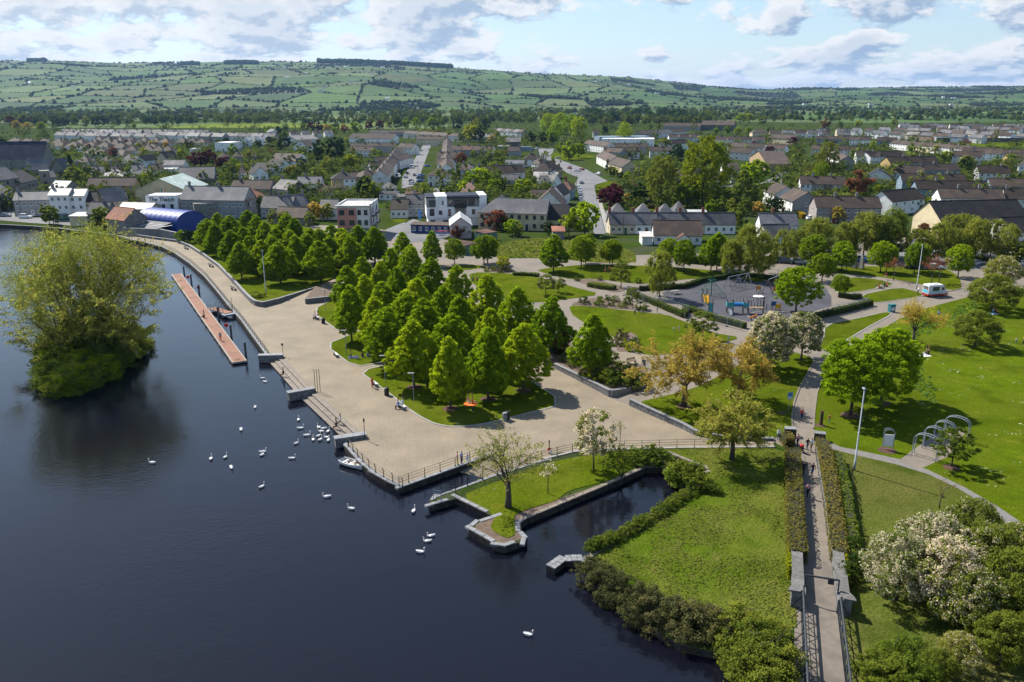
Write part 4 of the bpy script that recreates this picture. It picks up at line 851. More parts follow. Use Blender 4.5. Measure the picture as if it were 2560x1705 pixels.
shrubs([('E', x, y) for x, y in ((1780, 385), (1860, 385), (1960, 395), (2040, 405), (1620, 388))], 'low shrub along the back of the clipped hedge', 'shrubs behind the clipped hedge', [L_LAURU, L_HEDGE], .9, 1.3)
BED = [(1530, 935), (1590, 970), (1650, 950), (1710, 1000), (1500, 880), (1560, 890), (1780, 930), (1830, 960), (1850, 1030), (1900, 1070), (1950, 1040), (2000, 1070), (2050, 1080), (1930, 980), (1990, 1000), (1680, 1040), (1760, 1060), (1440, 860), (2010, 1100), (1700, 900)]
for i, (x, y) in enumerate(BED):
    p = W('E', x, y, .75); tree('shrub', 'mixed shrub in the raised bed behind the gabion wall', p, random.uniform(1.0, 2.2), [L_SHRUB, L_LAURU, L_HEDGE, L_HAZEL, L_DARK][i % 5], 1.3, 'shrubs in the raised bed', 'shrub', 'shrub')
tree('bush', 'big domed yellow green shrub in the raised bed', W('E', 1760, 1060, .75), 2.2, L_YGRN, 1.0, name='shrub', cat='shrub')
tree('bush', 'big domed green shrub in front of the raised bed path', W('E', 1850, 1090, .75), 2.3, L_SHRUB, 1.0, name='shrub', cat='shrub')
tree('small', 'small orange leaved tree in the raised bed', W('E', 1500, 880, .75), 4.2, L_RUST, 1.2)
shrubs([('E', x, y) for x, y in ((1900, 830), (1960, 840), (2020, 820), (1930, 790), (2000, 870))], 'dark heather shrub in the bed on the lawn corner', 'shrubs on the lawn corner', [L_LAURU, L_YGRN, L_HEDGE], 1.2, 2.0)
shrubs([('D', 1745, 512), ('D', 1790, 510)], 'low rounded shrub at the corner of the promenade wall', 'shrubs at the promenade wall corner', L_SHRUB, 1.3, 1.6, w=1.3)
for i in range(38):
    t_ = i / 37 * 7; q = WP('U2', -390, 1345, -220, 1275, -60, 1210, 180, 1060, 420, 920, 640, 765, 860, 655, 1040, 690); j = min(int(t_), 6); p = q[j].lerp(q[j + 1], t_ - j)
    tree('shrub', 'olive green bush in the row along the canal basin bank', p, random.uniform(.8, 1.1), (L_SHRUB, L_HAZEL, L_SHRUB)[i % 3], 1.15, 'bushes along the canal basin', 'shrub', 'shrub')
shrubs([('U2', x, y) for x, y in ((590, 560), (660, 580), (740, 600), (820, 620), (640, 520), (700, 550))], 'thick bush growing over the old lock wall', 'bushes over the lock wall', L_SHRUB, 1.8, 2.4, w=1.2)
shrubs([('U2', x, y) for x, y in ((130, 340), (210, 335), (290, 340), (370, 350), (440, 370))], 'overgrown bush left of the lock gate', 'bushes left of the lock gate', [L_SHRUB, L_HEDGE], 1.4, 2.0, w=1.2)
for x, y, h in ((1720, 850, 2.8), (1800, 920, 2.9), (1890, 985, 3.1), (2060, 1090, 3.5), (2120, 1150, 3.2), (2270, 1190, 3.4), (2380, 1230, 3.6), (2500, 1260, 3.6), (2600, 1290, 3.4)):
    p = W('G', x, y); tree('bush', 'dense bronze shrub clipped round at the water edge below the rough field', (p.x + .2, p.y + .5, -.75), h * .8, L_LAURU, 1.0, 'bronze shrubs along the river edge', 'shrub', 'shrub')
for x, y, h, m in ((370, 1250, 2.9, L_BIRCH), (440, 1310, 3.1, L_BIRCH), (520, 1390, 3.2, L_HAZEL), (470, 1450, 2.9, L_BIRCH), (560, 1310, 2.7, L_BIRCH), (600, 1480, 3.0, L_BIRCH), (540, 1540, 3.0, L_HAZEL), (600, 1620, 2.8, L_BIRCH)):
    p = W('H', x, y); tree('bush', 'loose green willow shrub beside the footbridge girder', (p.x, p.y, -.5), h, m, 1.1, 'willow shrubs beside the footbridge', 'shrub', 'shrub')
for i, (x, y, h, m) in enumerate(((1480, 1010, 6.2, L_BLOSS), (1720, 880, 6.4, L_BLOSS), (1960, 760, 6.4, L_BLOSS2), (1800, 1080, 6.6, L_BLOSS), (2080, 1000, 6.8, L_BLOSS2), (2250, 920, 6.0, L_BLOSS2), (2000, 1250, 5.6, L_BLOSS2), (2250, 1200, 6.8, L_BIRCH), (2380, 1080, 5.6, L_BLOSS2), (2450, 1400, 5.6, L_BIRCH), (2180, 1450, 4.4, L_BIRCH), (1900, 1500, 3.2, L_BLOSS2), (1740, 1560, 2.6, L_BIRCH), (2550, 1250, 5.6, L_BLOSS2))):
    tree('spread', 'cherry tree with %s blossom in the thicket beside the footbridge' % ('dense white' if m is L_BLOSS else 'thin white' if m is L_BLOSS2 else 'faded'), W('H', x, y), h, m, .88, 'blossoming thicket beside the footbridge', 'cherry_tree')
for x, y, h in ((1330, 1520, 1.9), (1440, 1480, 2.0), (1560, 1450, 2.2), (1370, 1620, 2.0), (1600, 1600, 2.4), (1480, 1580, 2.0)):
    tree('bush', 'scrubby green bush under the right girder of the footbridge', W('H', x, y), h, (L_SHRUB, L_HAZEL)[int(x) % 2], 1.1, 'scrub under the footbridge', 'shrub', 'shrub')
for x, y in ((1210, 820), (1180, 700), (1140, 880)): tree('bush', 'dark ivy clad bush beside the right stone parapet', W('H', x, y), 1.9, L_IVY, .8, 'ivy bushes by the parapet', 'shrub', 'shrub')

def tufts(name, poly, n, size, mat, seed, hmin=.1, hmax=.4, mask=None):
    g = np.random.default_rng(seed); P = [Vector((p[0], p[1])) for p in poly]; xs = [p.x for p in P]; ys = [p.y for p in P]
    pts = np.stack([g.uniform(min(xs), max(xs), n * 3), g.uniform(min(ys), max(ys), n * 3)], 1); ins = np.zeros(len(pts), bool)
    for i in range(len(P)):
        a, b_ = P[i], P[(i + 1) % len(P)]; cond = ((a.y > pts[:, 1]) != (b_.y > pts[:, 1]))
        with np.errstate(divide='ignore', invalid='ignore'): xi = (b_.x - a.x) * (pts[:, 1] - a.y) / (b_.y - a.y) + a.x
        ins ^= cond & (pts[:, 0] < xi)
    pts = pts[ins]
    if mask is not None: pts = pts[mask(pts[:, 0], pts[:, 1], g)]
    pts = pts[:n]; C = np.concatenate([pts, g.uniform(hmin, hmax, (len(pts), 1)) * .4], 1)
    N = g.normal(size=(len(C), 3)) * [1, 1, .25]
    V, Q = leafquads(C, size * g.uniform(.5, 1.4, len(C)), g, asp=1.7, up=1.3, N=N); V[:, 2] = np.maximum(V[:, 2], .03)
    o = link(name, quickmesh(name, V, Q, [mat], lv=np.clip(vnoise(pts[:, 0], pts[:, 1], 2.2, seed) * .8 + g.random(len(pts)) * .3, 0, 1))); o['kind'] = 'stuff'; return o
L_TUFT = leafmat('tuft_grass', (.085, .14, .008), (.24, .235, .06), .5, hv=0)
tufts('rough_grass_tufts', FIELD, 12000, .17, L_TUFT, 3, .04, .2, lambda x, y, g: vnoise(x, y, 2.5, 8) + g.random(len(x)) * .35 > .62)
tufts('unmown_grass', WP('F', 1240, 800, 1700, 580, 2353, 450, 2353, 640, 2000, 800, 1800, 1000, 1750, 1250, 1550, 1100, 1500, 900), 6000, .34, leafmat('unmown_leaves', (.040, .095, .020), (.075, .145, .035), .3, hv=0), 5, .1, .3,
      lambda x, y, g: np.abs((x - 62) - (y - 118) * .62 - 6 * np.sin(y * .08)) < 2.2 + g.normal(size=len(x)) * .9)
tufts('vacant_plot_grass', WP('E', 1070, 235, 1080, 135, 1400, 95, 1800, 140, 2010, 200, 2020, 265, 1700, 255, 1350, 235), 4000, .5, L_TUFT, 6, .1, .4)
def wm(name, c, v=.06, rough=.85): return pm('render_' + name, c, tuple(min(1, x * (1 - v * 2)) for x in c), .8, rough, orand=v, c3=tuple(x * .78 for x in c), s3=.35)
WALLS = dict(white=wm('white', (.80, .80, .78)), cream=wm('cream', (.58, .49, .32)), grey=wm('grey', (.30, .30, .297)), lgrey=wm('pale_grey', (.64, .64, .62)), yellow=wm('yellow', (.45, .32, .12)), stone=pm('old_stone', (.13, .125, .115), (.26, .25, .225), 1.5, .9, .03, 2),
             blue=wm('blue_grey', (.18, .25, .32)), mauve=wm('mauve', (.30, .26, .25)), tan=wm('tan', (.33, .235, .14)), pink=wm('pink', (.50, .24, .20)), teal=wm('teal', (.20, .30, .29)), dark=wm('dark', (.10, .10, .10)), navy=wm('navy', (.03, .06, .17)), green=wm('green', (.10, .17, .12)), rose=wm('rose', (.60, .48, .48)))
def rm(name, c, rough=.75): return pm('roof_' + name, c, tuple(x * .68 for x in c), 1.6, rough, .02, 5, spec=.12, orand=.34, c3=tuple(x * v for x, v in zip(c, (1.25, 1.2, 1.1))), s3=.25)
ROOFS = dict(brown=rm('brown', (.060, .046, .039)), slate=rm('slate', (.105, .106, .116), .65), dark=rm('dark', (.032, .031, .034)), pale=rm('pale', (.36, .345, .335), .5), grey=rm('grey', (.125, .122, .122)), rust=rm('rust', (.20, .09, .06)), green=rm('green', (.30, .36, .34), .5), navy=rm('navy', (.035, .045, .075)), white=rm('white', (.48, .49, .49), .5), tile=rm('tile', (.095, .05, .038)), red=rm('red', (.28, .12, .08)))  # pale: on slate roofs the sunlit sheen is put into the colour
M_FRAME = pm('window_frame', (.74, .74, .72), rough=.5); M_FRAMED = pm('dark_window_frame', (.06, .05, .05), rough=.5)
M_DOOR = [pm('door_' + n, c, rough=.45) for n, c in (('navy', (.02, .03, .09)), ('red', (.20, .02, .02)), ('white', (.68, .68, .66)), ('green', (.03, .10, .05)), ('black', (.02, .02, .02)))]
M_POT = pm('chimney_pot', (.26, .11, .07), rough=.8); M_CHIM = pm('chimney_render', (.24, .235, .225), (.16, .155, .15), 2, .9); M_BRICK = pm('chimney_brick', (.22, .085, .06), (.15, .06, .045), 3, .9)
WINM = {}
def winmesh(w, h, dark=False):
    k = (round(w, 2), round(h, 2), dark)
    if k not in WINM:
        f = MB(); t = .09
        f.box(-w / 2, -.05, 0, w / 2, .03, t); f.box(-w / 2, -.05, h - t, w / 2, .03, h); f.box(-w / 2, -.05, t, -w / 2 + t, .03, h - t); f.box(w / 2 - t, -.05, t, w / 2, .03, h - t)
        f.box(-.035, -.05, t, .035, .03, h - t); f.box(-w / 2 - .08, -.12, -.08, w / 2 + .08, .03, -.004)
        g = MB(); g.box(-w / 2 + t, -.02, t, w / 2 - t, .028, h - t)
        WINM[k] = (f.mesh('window', [M_FRAMED if dark else M_FRAME]), g.mesh('pane', [M_GLASS]))
    return WINM[k]
DOORM = {}
def doormesh(i):
    if i not in DOORM:
        mb = MB(); mb.box(-.48, -.05, 0, .48, .03, 2.05, 0); mb.box(-.58, -.04, 0, -.484, .03, 2.15, 1); mb.box(.484, -.04, 0, .58, .03, 2.15, 1); mb.box(-.58, -.04, 2.054, .58, .03, 2.15, 1); mb.box(-.25, -.07, 1.2, .25, -.052, 1.8, 2)
        DOORM[i] = mb.mesh('door', [M_DOOR[i % 5], M_FRAME, M_GLASS])
    return DOORM[i]
def add_window(parent, x, y, z, w, h, rz=0.0, dark=False):
    f, g = winmesh(w, h, dark); o = link('window', f, parent, (x, y, z), rz); link('pane', g, o); return o
CHM = {}
def chimney(roof, x, y, z, w=.9, d=.55, h=1.3, brick=False, pots=2):
    k = (w, d, h, brick, pots)
    if k not in CHM:
        mb = MB(); mb.box(-w / 2, -d / 2, -1.0, w / 2, d / 2, h, 0); mb.box(-w / 2 - .06, -d / 2 - .06, h + .003, w / 2 + .06, d / 2 + .06, h + .13, 0)
        for i in range(pots): mb.cyl((i - (pots - 1) / 2) * w * .45, 0, h + .13, h + .48, .11, 6, .09, 1)
        CHM[k] = mb.mesh('chimney', [M_BRICK if brick else M_CHIM, M_POT])
    return link('chimney', CHM[k], roof, (x, y, z))
BN = 0; HOUSES = []
def bld(A, B, he, dep, rh, wall='white', roof='brown', label='', kind='gable', wins=None, chims=(), name='house', cat='house', group=None, door=None, endw=True, over=.3, units=None, brick=False, dark=False, wh=1.25, ww=1.05, hipL=True, hipR=True, gwall=None):
    """A-B: front eave line (ground plan), depth to its left; kind gable | hip | front (ridge runs back) | flat | mono"""
    global BN; BN += 1; rr = random.Random(BN * 13)
    A = Vector((A.x, A.y, 0)); B = Vector((B.x, B.y, 0)); d = B - A; L = d.length; rz = math.atan2(d.y, d.x)
    cc_ = A + d * .5 + Vector((-d.y, d.x, 0)).normalized() * dep * .5; HOUSES.append((cc_.x, cc_.y, max(L, dep) * .5))
    t = thing(name, label, cat, A, rz, group); wmt = WALLS[wall]; rmt = ROOFS[roof]; D = dep
    w = MB(); gw = 1 if gwall else 0
    if kind == 'gable':
        w.add([(0, 0, -.3), (L, 0, -.3), (L, D, -.3), (0, D, -.3), (0, 0, he), (L, 0, he), (L, D, he), (0, D, he), (0, D / 2, he + rh), (L, D / 2, he + rh)], [(0, 1, 5, 4), (2, 3, 7, 6)]); w.add(w.v[:10], [(1, 2, 6, 9, 5), (3, 0, 4, 8, 7)], gw)
    elif kind == 'front':
        w.add([(0, 0, -.3), (L, 0, -.3), (L, D, -.3), (0, D, -.3), (0, 0, he), (L, 0, he), (L, D, he), (0, D, he), (L / 2, 0, he + rh), (L / 2, D, he + rh)], [(1, 2, 6, 5), (3, 0, 4, 7)]); w.add(w.v[:10], [(0, 1, 5, 8, 4), (2, 3, 7, 9, 6)], gw)
    else: w.box(0, 0, -.3, L, D, he + (.35 if kind == 'flat' else 0))
    part('wall', w, [wmt] + ([WALLS[gwall]] if gwall else []), t)
    if units:
        n = len(units)
        for i, u in enumerate(units):
            if u != wall: part('wall_front', MB().box(L * i / n + .03, -.04, 0, L * (i + 1) / n - .03, .05, he - .02), WALLS[u], t)
    q = MB(); o, th = over, .14
    def slab(P):                       # sloping sheet with thickness
        q.hexa([(p[0], p[1], p[2] + .02) for p in P], [(p[0], p[1], p[2] + .02 + th) for p in P])
    if kind == 'gable':
        s = rh / (D / 2); slab([(-o, -o, he - s * o), (L + o, -o, he - s * o), (L + o, D / 2, he + rh), (-o, D / 2, he + rh)]); slab([(-o, D / 2, he + rh), (L + o, D / 2, he + rh), (L + o, D + o, he - s * o), (-o, D + o, he - s * o)])
        q.box(-o, D / 2 - .12, he + rh + .10, L + o, D / 2 + .12, he + rh + .24)
    elif kind == 'front':
        s = rh / (L / 2); slab([(-o, -o, he - s * o), (L / 2, -o, he + rh), (L / 2, D + o, he + rh), (-o, D + o, he - s * o)]); slab([(L / 2, -o, he + rh), (L + o, -o, he - s * o), (L + o, D + o, he - s * o), (L / 2, D + o, he + rh)])
    elif kind == 'hip':
        k = min(D, L) / 2 * .95; s = rh / (D / 2); z0, z1 = he - s * o * .5, he + rh; a, b_ = (k if hipL else -o), (L - k if hipR else L + o)
        if b_ <= a: a = b_ = L / 2
        q.add([(-o, -o, z0), (L + o, -o, z0), (L + o, D + o, z0), (-o, D + o, z0), (a, D / 2, z1), (b_, D / 2, z1), (-o, -o, z0 - .14), (L + o, -o, z0 - .14), (L + o, D + o, z0 - .14), (-o, D + o, z0 - .14)],
              [(0, 1, 5, 4), (1, 2, 5), (2, 3, 4, 5), (3, 0, 4), (6, 7, 1, 0), (7, 8, 2, 1), (8, 9, 3, 2), (9, 6, 0, 3), (9, 8, 7, 6)])
    elif kind == 'flat':
        q.box(.25, .25, he + .02, L - .25, D - .25, he + .12); q.box(-.06, -.06, he + .352, L + .06, .28, he + .45); q.box(-.06, D - .28, he + .352, L + .06, D + .06, he + .45); q.box(-.06, .284, he + .352, .28, D - .284, he + .45); q.box(L - .28, .284, he + .352, L + .06, D - .284, he + .45)
    else: slab([(-o, -o, he), (L + o, -o, he), (L + o, D + o, he + rh), (-o, D + o, he + rh)])
    ro = part('roof', q, rmt, t)
    zr = lambda y: he + rh * (1 - abs(y - D / 2) / (D / 2)) if kind in ('gable', 'hip') else he
    for c in chims: chimney(ro, L * c, D / 2, he + rh + .1, brick=brick, pots=rr.choice((2, 2, 3)))
    if wins:
        n, fl = wins; fh = he / fl if fl > 1 else he
        for f in range(fl):
            for i in range(n):
                x = L * (i + .5) / n; isd = f == 0 and door is not None and i in (door if isinstance(door, tuple) else (door,))
                if isd: link('door', doormesh(rr.randrange(5)), t, (x, -.02, 0))
                else: add_window(t, x, -.03, f * fh + min(.9, fh * .33), min(ww, L / n * .62), min(wh, fh * .5), 0, dark)
        if endw:
            for f in range(fl):
                add_window(t, L + .03, D * .5, f * fh + min(.9, fh * .33), ww * .85, min(wh, fh * .5), math.pi / 2, dark)
                add_window(t, -.03, D * .5, f * fh + min(.9, fh * .33), ww * .85, min(wh, fh * .5), -math.pi / 2, dark)
    return t
def row(k, x1, y1, x2, y2, n, he, dep, rh, walls, roofs, lab, group, gap=.12, kind='gable', wins=(3, 2), chims=(.5,), jit=0, **kw):
    """n separate houses along an eave line read from the photograph"""
    A, B = W(k, x1, y1, he), W(k, x2, y2, he)
    for i in range(n):
        rr = random.Random(i + int(x1)); a = A.lerp(B, (i + gap / 2) / n); b_ = A.lerp(B, (i + 1 - gap / 2) / n); w_ = walls[(i * 3 + i // 2) % len(walls)]; r_ = roofs[i % len(roofs)]
        j = Vector((rr.uniform(-jit, jit), rr.uniform(-jit, jit), 0))
        bld(a + j, b_ + j, he, dep, rh, w_, r_, '%s walled %s' % (CW.get(w_, w_), lab), kind, wins, chims, group=group, door=i % max(1, wins[0]) if wins else None, **kw)
CW = dict(lgrey='pale grey', white='white', cream='cream', yellow='yellow', grey='grey', blue='blue grey', mauve='mauve', tan='tan', stone='stone')
def H(k, x1, y1, x2, y2, he, dep, rh, wall, roof, label, **kw): return bld(W(k, x1, y1, he), W(k, x2, y2, he), he, dep, rh, wall, roof, label, **kw)

H('T1', 150, 910, 545, 902, 5.8, 8, 2.6, 'grey', 'slate', 'grey two storey quay building with slate roof left of the white three storey house', wins=(5, 2), door=2, chims=(.05,), name='terrace_building', cat='building')
H('T1', 548, 853, 766, 851, 8.6, 7.5, 2.0, 'white', 'pale', 'tall white three storey house with sunlit slate roof on the quay', wins=(3, 3), door=1, chims=(.03,))
H('T1', 770, 860, 945, 858, 8.2, 8, 2.0, 'white', 'pale', 'slightly lower white three storey house beside the cream gabled house', wins=(2, 3), door=0)
H('T1', 950, 925, 1075, 922, 6.0, 8, 3.0, 'cream', 'dark', 'cream house with dark roof beside the white three storey pair', wins=(2, 2), door=0)
H('T1', 1075, 925, 1190, 930, 5.2, 11, 4.4, 'cream', 'slate', 'cream gable fronted house behind the quay', kind='front', wins=(1, 2))
H('T1', 1190, 905, 1440, 890, 4.6, 7, 3, 'cream', 'slate', 'low cream wing with slate roof beside the pub', wins=(3, 1))
ch = H('T1', -220, 445, 490, 440, 8.5, 15, 9.0, 'stone', 'navy', 'big stone church with steep dark blue slate roof', name='church', cat='church', over=.1)
for i in range(7): part('buttress', MB().hexa([(14 + i * 9, -1.4, -.2), (15.4 + i * 9, -1.4, -.2), (15.4 + i * 9, .0, -.2), (14 + i * 9, .0, -.2)], [(14 + i * 9, -.5, 7.6), (15.4 + i * 9, -.5, 7.6), (15.4 + i * 9, .0, 7.9), (14 + i * 9, .0, 7.9)]), WALLS['stone'], ch)
H('T1', 290, 560, 540, 560, 5.0, 8, 5.5, 'stone', 'slate', 'stone side chapel of the church with grey slate roof', name='chapel', cat='church', wins=(3, 1), ww=.8, wh=2.2, dark=True)
H('T1', 570, 570, 735, 572, 4.5, 7, 6, 'stone', 'slate', 'stone porch gable of the church with a red door', kind='front', name='church_porch', cat='church', wins=(1, 1), door=0)
H('T1', 215, 716, 430, 672, 6.8, 13, 4.2, 'stone', 'dark', 'large dark stone mill building with barred windows behind the quay houses', wins=(5, 2), dark=True, name='stone_mill', cat='building')
H('T1', -150, 700, 210, 650, 9, 12, 4.5, 'stone', 'slate', 'tall stone building with small cupola at the town edge', wins=(4, 3), dark=True, name='stone_mill', cat='building')
H('T1', -90, 860, 130, 812, 6.5, 11, 4, 'stone', 'slate', 'stone warehouse with slate roof and roof lights by the river', wins=(4, 2), dark=True, name='warehouse', cat='building')
H('T1', 440, 590, 552, 586, 9.5, 7, 0, 'stone', 'slate', 'square tan stone tower block beside the church', kind='flat', name='stone_tower', cat='building', wins=(1, 3), dark=True)
H('T1', 555, 650, 635, 645, 6.0, 8, 2.8, 'stone', 'slate', 'stone house with slate roof attached to the square tower', wins=(2, 2))
H('T1', 560, 770, 735, 775, 3.2, 9, 2.8, 'grey', 'green', 'low shed with pale green sheet roof behind the quay houses', name='shed', cat='shed')
H('T1', 985, 748, 1520, 742, 5.3, 8, 3.0, 'yellow', 'brown', 'long cream yellow two storey terrace with brown roof', wins=(6, 2), door=(1, 4), name='terrace', cat='terrace')
H('T1', 1530, 800, 2110, 800, 5.8, 24, 4.6, 'cream', 'green', 'wide cream warehouse with pale green sheet roof behind the pub', kind='front', name='warehouse', cat='building')
H('T1', 2025, 668, 2420, 660, 6.0, 14, 4.6, 'stone', 'slate', 'long stone hall with slate roof and blue grey gable', gwall='blue', name='hall', cat='building', wins=(5, 1), dark=True)
pub = H('T1', 1645, 868, 2002, 868, 7.4, 9, 0, 'white', 'slate', 'white pub facade with black old style lettering and teal shopfront', kind='flat', name='pub', cat='pub')
L = (W('T1', 2002, 868, 7.4) - W('T1', 1645, 868, 7.4)).length
for i in range(3): add_window(pub, L * (.3 + .27 * i) - .3, -.03, 3.2, 1.2, 1.5, 0, True)
part('shopfront', MB().box(L * .46, -.16, 0, L - .3, -.012, 2.7), WALLS['teal'], pub)
for i in range(3): add_window(pub, L * (.56 + .16 * i), -.2, .5, 1.3, 1.6)
tx = bpy.data.curves.new('lettering', 'FONT'); tx.body = 'The Thatch'; tx.size = 2.0; tx.extrude = .02; tx.align_x = 'CENTER'; tx.shear = .12; tx.offset = .035
to = bpy.data.objects.new('lettering', tx); COL.objects.link(to); dg = bpy.context.evaluated_depsgraph_get(); tme = bpy.data.meshes.new_from_object(to.evaluated_get(dg)); bpy.data.objects.remove(to)
tme.materials.clear(); tme.materials.append(M_BLACK); lo = link('lettering', tme, pub, (L * .5, -.05, 5.75)); lo.rotation_euler = (math.pi / 2, 0, 0)
part('flagpole', MB().cyl(L * .52, .1, 7.4, 10.2, .05, 6), M_WHITE, pub)
fl = part('flag', MB().box(L * .52 + .05, .08, 9.2, L * .52 + .55, .11, 10.1, 0).box(L * .52 + .554, .08, 9.2, L * .52 + 1.0, .11, 10.1, 1).box(L * .52 + 1.004, .08, 9.2, L * .52 + 1.5, .11, 10.1, 2), [pm('flag_green', (.02, .25, .05)), M_WHITE, pm('flag_orange', (.7, .2, .02))], pub)
H('T1', 2040, 898, 2760, 910, 6.4, 10, 4.2, 'grey', 'slate', 'long slate roofed stone building with chimneys beside the pub', chims=(.06, .52), wins=(9, 2), name='warehouse', cat='building')
H('T2', 470, 912, 682, 850, 6.2, 10, 4.0, 'stone', 'rust', 'hipped stone wing with rusting sheet roof', kind='hip', wins=(4, 2), dark=True, name='warehouse', cat='building')
H('T1', 2195, 965, 2580, 945, 5.0, 5, 0, 'stone', 'slate', 'roofless stone ruin in front of the long slate building', kind='flat', name='stone_ruin', cat='ruin')
H('T1', 1340, 1005, 1695, 1012, 3.8, 7.5, 1.8, 'cream', 'pale', 'cottage with sunlit pale roof and two dormers beside the pub', wins=(4, 1), name='cottage')
for i in range(2): pass
H('T1', 985, 1060, 1200, 1062, 4.2, 8, 3.4, 'stone', 'slate', 'old stone shed with sagging slate roof by the river', chims=(.6,), name='stone_shed', cat='shed')
H('T1', 1195, 1112, 1405, 1138, 4.6, 8, 3.2, 'stone', 'rust', 'stone shed with rusty red sheet roof', name='stone_shed', cat='shed')
H('T1', 782, 1092, 985, 1092, 3.3, 6, .5, 'cream', 'white', 'small cream flat roofed block on the town quay', kind='mono', name='kiosk', cat='building')
H('T1', 1130, 640, 1395, 640, 3.2, 8, 3.0, 'lgrey', 'pale', 'pale hipped cottage behind the yellow terrace', kind='hip', wins=(3, 1), chims=(.5,))
H('T1', 1545, 650, 1745, 600, 3.2, 7, 2.2, 'white', 'grey', 'white single storey row by the back lane', wins=(4, 1))
H('T1', 1830, 512, 2070, 512, 3.6, 9, 2.6, 'lgrey', 'grey', 'grey roofed hall with white extension', wins=(4, 1))
H('T1', 1800, 560, 1990, 558, 2.8, 5, .4, 'white', 'white', 'white flat roofed extension below the grey hall', kind='mono', wins=(3, 1))
H('T1', 1380, 455, 1490, 488, 3.0, 9, 3.4, 'white', 'dark', 'white gabled bungalow with dark roof at the end of the stone wall', wins=(2, 1))
H('T1', 1545, 455, 1620, 460, 3.0, 10, 3.0, 'white', 'dark', 'white gable fronted bungalow beside the lane', kind='front', wins=(1, 1))
H('T1', 1880, 430, 2020, 420, 4.2, 9, 3.4, 'cream', 'dark', 'cream house with dark roof and chimney in the gardens', chims=(.2, .9), wins=(2, 2))
H('T1', 2150, 330, 2235, 330, 6, 6, 0, 'white', 'pale', 'white box shaped two storey house among the gardens', kind='flat', wins=(2, 2))
A, B = W('T1', 1550, 1128, 3.4), W('T1', 1995, 1172, 3.4); d = B - A; L = Vector((d.x, d.y)).length; D, rise = 11.5, 3.3
t = thing('barrel_shed', 'bright blue barrel roofed storage shed beside the promenade', 'shed', (A.x, A.y, 0), math.atan2(d.y, d.x)); n = 14
arc = [(D / 2 - D / 2 * math.cos(math.pi * i / n), 3.4 + rise * math.sin(math.pi * i / n)) for i in range(n + 1)]
mb = MB(); mb.v = [(x, y, z) for x in (-.2, L + .2) for y, z in arc]; mb.f = [(i, n + 1 + i, n + 2 + i, i + 1) for i in range(n)]; mb.m = [0] * n; mb.f += []
part('roof', mb, pm('blue_sheeting', (.012, .038, .20), (.016, .05, .25), 2, .5, .02, 2, c3=(.02, .05, .18), s3=.4), t, smooth=True)
mb = MB()
for x in (0, L): mb.v += [(x, 0, -.2)] + [(x, y, z) for y, z in arc] + [(x, D, -.2)]
m_ = n + 3; mb.f = [tuple(range(m_))[::-1], tuple(range(m_, 2 * m_)), (0, m_, m_ + 1, 1), (n + 1, m_ + n + 1, m_ + n + 2, n + 2)]; mb.m = [0] * 4
part('wall', mb, pm('blue_cladding', (.015, .045, .24), rough=.5), t)
for i in range(8): part('rib', MB().tube([(L * (i + .5) / 8, y, z + .03) for y, z in arc], .06, 4), pm('blue_rib', (.03, .08, .38), rough=.4), t)
t2 = thing('lean_to', 'grey sheet roofed lean-to against the blue barrel shed', 'shed', (A.x, A.y, 0), math.atan2(d.y, d.x)); q = MB()
q.hexa([(-1, -6.2, 2.2), (L - 2, -6.2, 2.2), (L - 2, -.1, 3.4), (-1, -.1, 3.4)], [(-1, -6.2, 2.34), (L - 2, -6.2, 2.34), (L - 2, -.1, 3.54), (-1, -.1, 3.54)]); lr = part('roof', q, ROOFS['slate'], t2)
for i in range(4): part('roof_light', MB().hexa([(3 + i * 4.2, -5, 2.6), (3.5 + i * 4.2, -5, 2.6), (6.5 + i * 4.2, -2.2, 3.15), (6.0 + i * 4.2, -2.2, 3.15)], [(3 + i * 4.2, -5, 2.66), (3.5 + i * 4.2, -5, 2.66), (6.5 + i * 4.2, -2.2, 3.21), (6.0 + i * 4.2, -2.2, 3.21)]), WALLS['lgrey'], t2)
part('wall', MB().box(-1, -6.1, -.2, L - 2, -5.7, 2.2), WALLS['stone'], t2)
wall('high old stone garden wall covered in creeper behind the promenade', WP('D', 850, 80, 1100, 88, 1210, 112, 1390, 118), 2.4, .5, WALLS['stone'], name='garden_wall')
wall('long dark stone boundary wall below the bungalows', WP('T1', 700, 520, 1100, 530, 1520, 545), 2.6, .5, WALLS['stone'], name='boundary_wall')
H('T2', 300, 778, 742, 782, 4.0, 9, 3.2, 'stone', 'brown', 'long low shed with brown tiled roof behind the warehouse', name='shed', cat='shed', chims=(.15,))
H('T2', 780, 770, 965, 795, 5.2, 9, 3.4, 'grey', 'grey', 'grey gabled house among the back yards', wins=(2, 2), chims=(.05,))
H('T2', 1050, 722, 1315, 722, 4.4, 8, 2.8, 'lgrey', 'slate', 'pale grey low terrace with slate roof', wins=(5, 1), door=2, chims=(.3,))
H('T2', 640, 800, 880, 812, 3.0, 9, 2.4, 'grey', 'slate', 'low slate roofed yard building', name='shed', cat='shed')
for x1, y1, x2, y2, s in ((555, 612, 725, 605, 3.4), (735, 570, 862, 556, 3.2), (862, 522, 985, 512, 3.2)):
    H('T2', x1, y1, x2, y2, s, 12, 3.4, 'white', 'dark', 'white gable fronted bungalow with dark roof in the gardens', kind='front', wins=(2, 1), group='gable fronted bungalows')
H('T2', 1445, 668, 1712, 662, 5.2, 9, 2.8, 'yellow', 'dark', 'pair of hipped houses, one yellow and one white, with a shared chimney', kind='hip', wins=(4, 2), units=['yellow', 'white'], chims=(.5,), door=(0, 3))
H('T2', 1800, 645, 2045, 625, 5.2, 9, 2.6, 'cream', 'brown', 'cream hipped house at the street corner', kind='hip', wins=(4, 2), chims=(.5,))
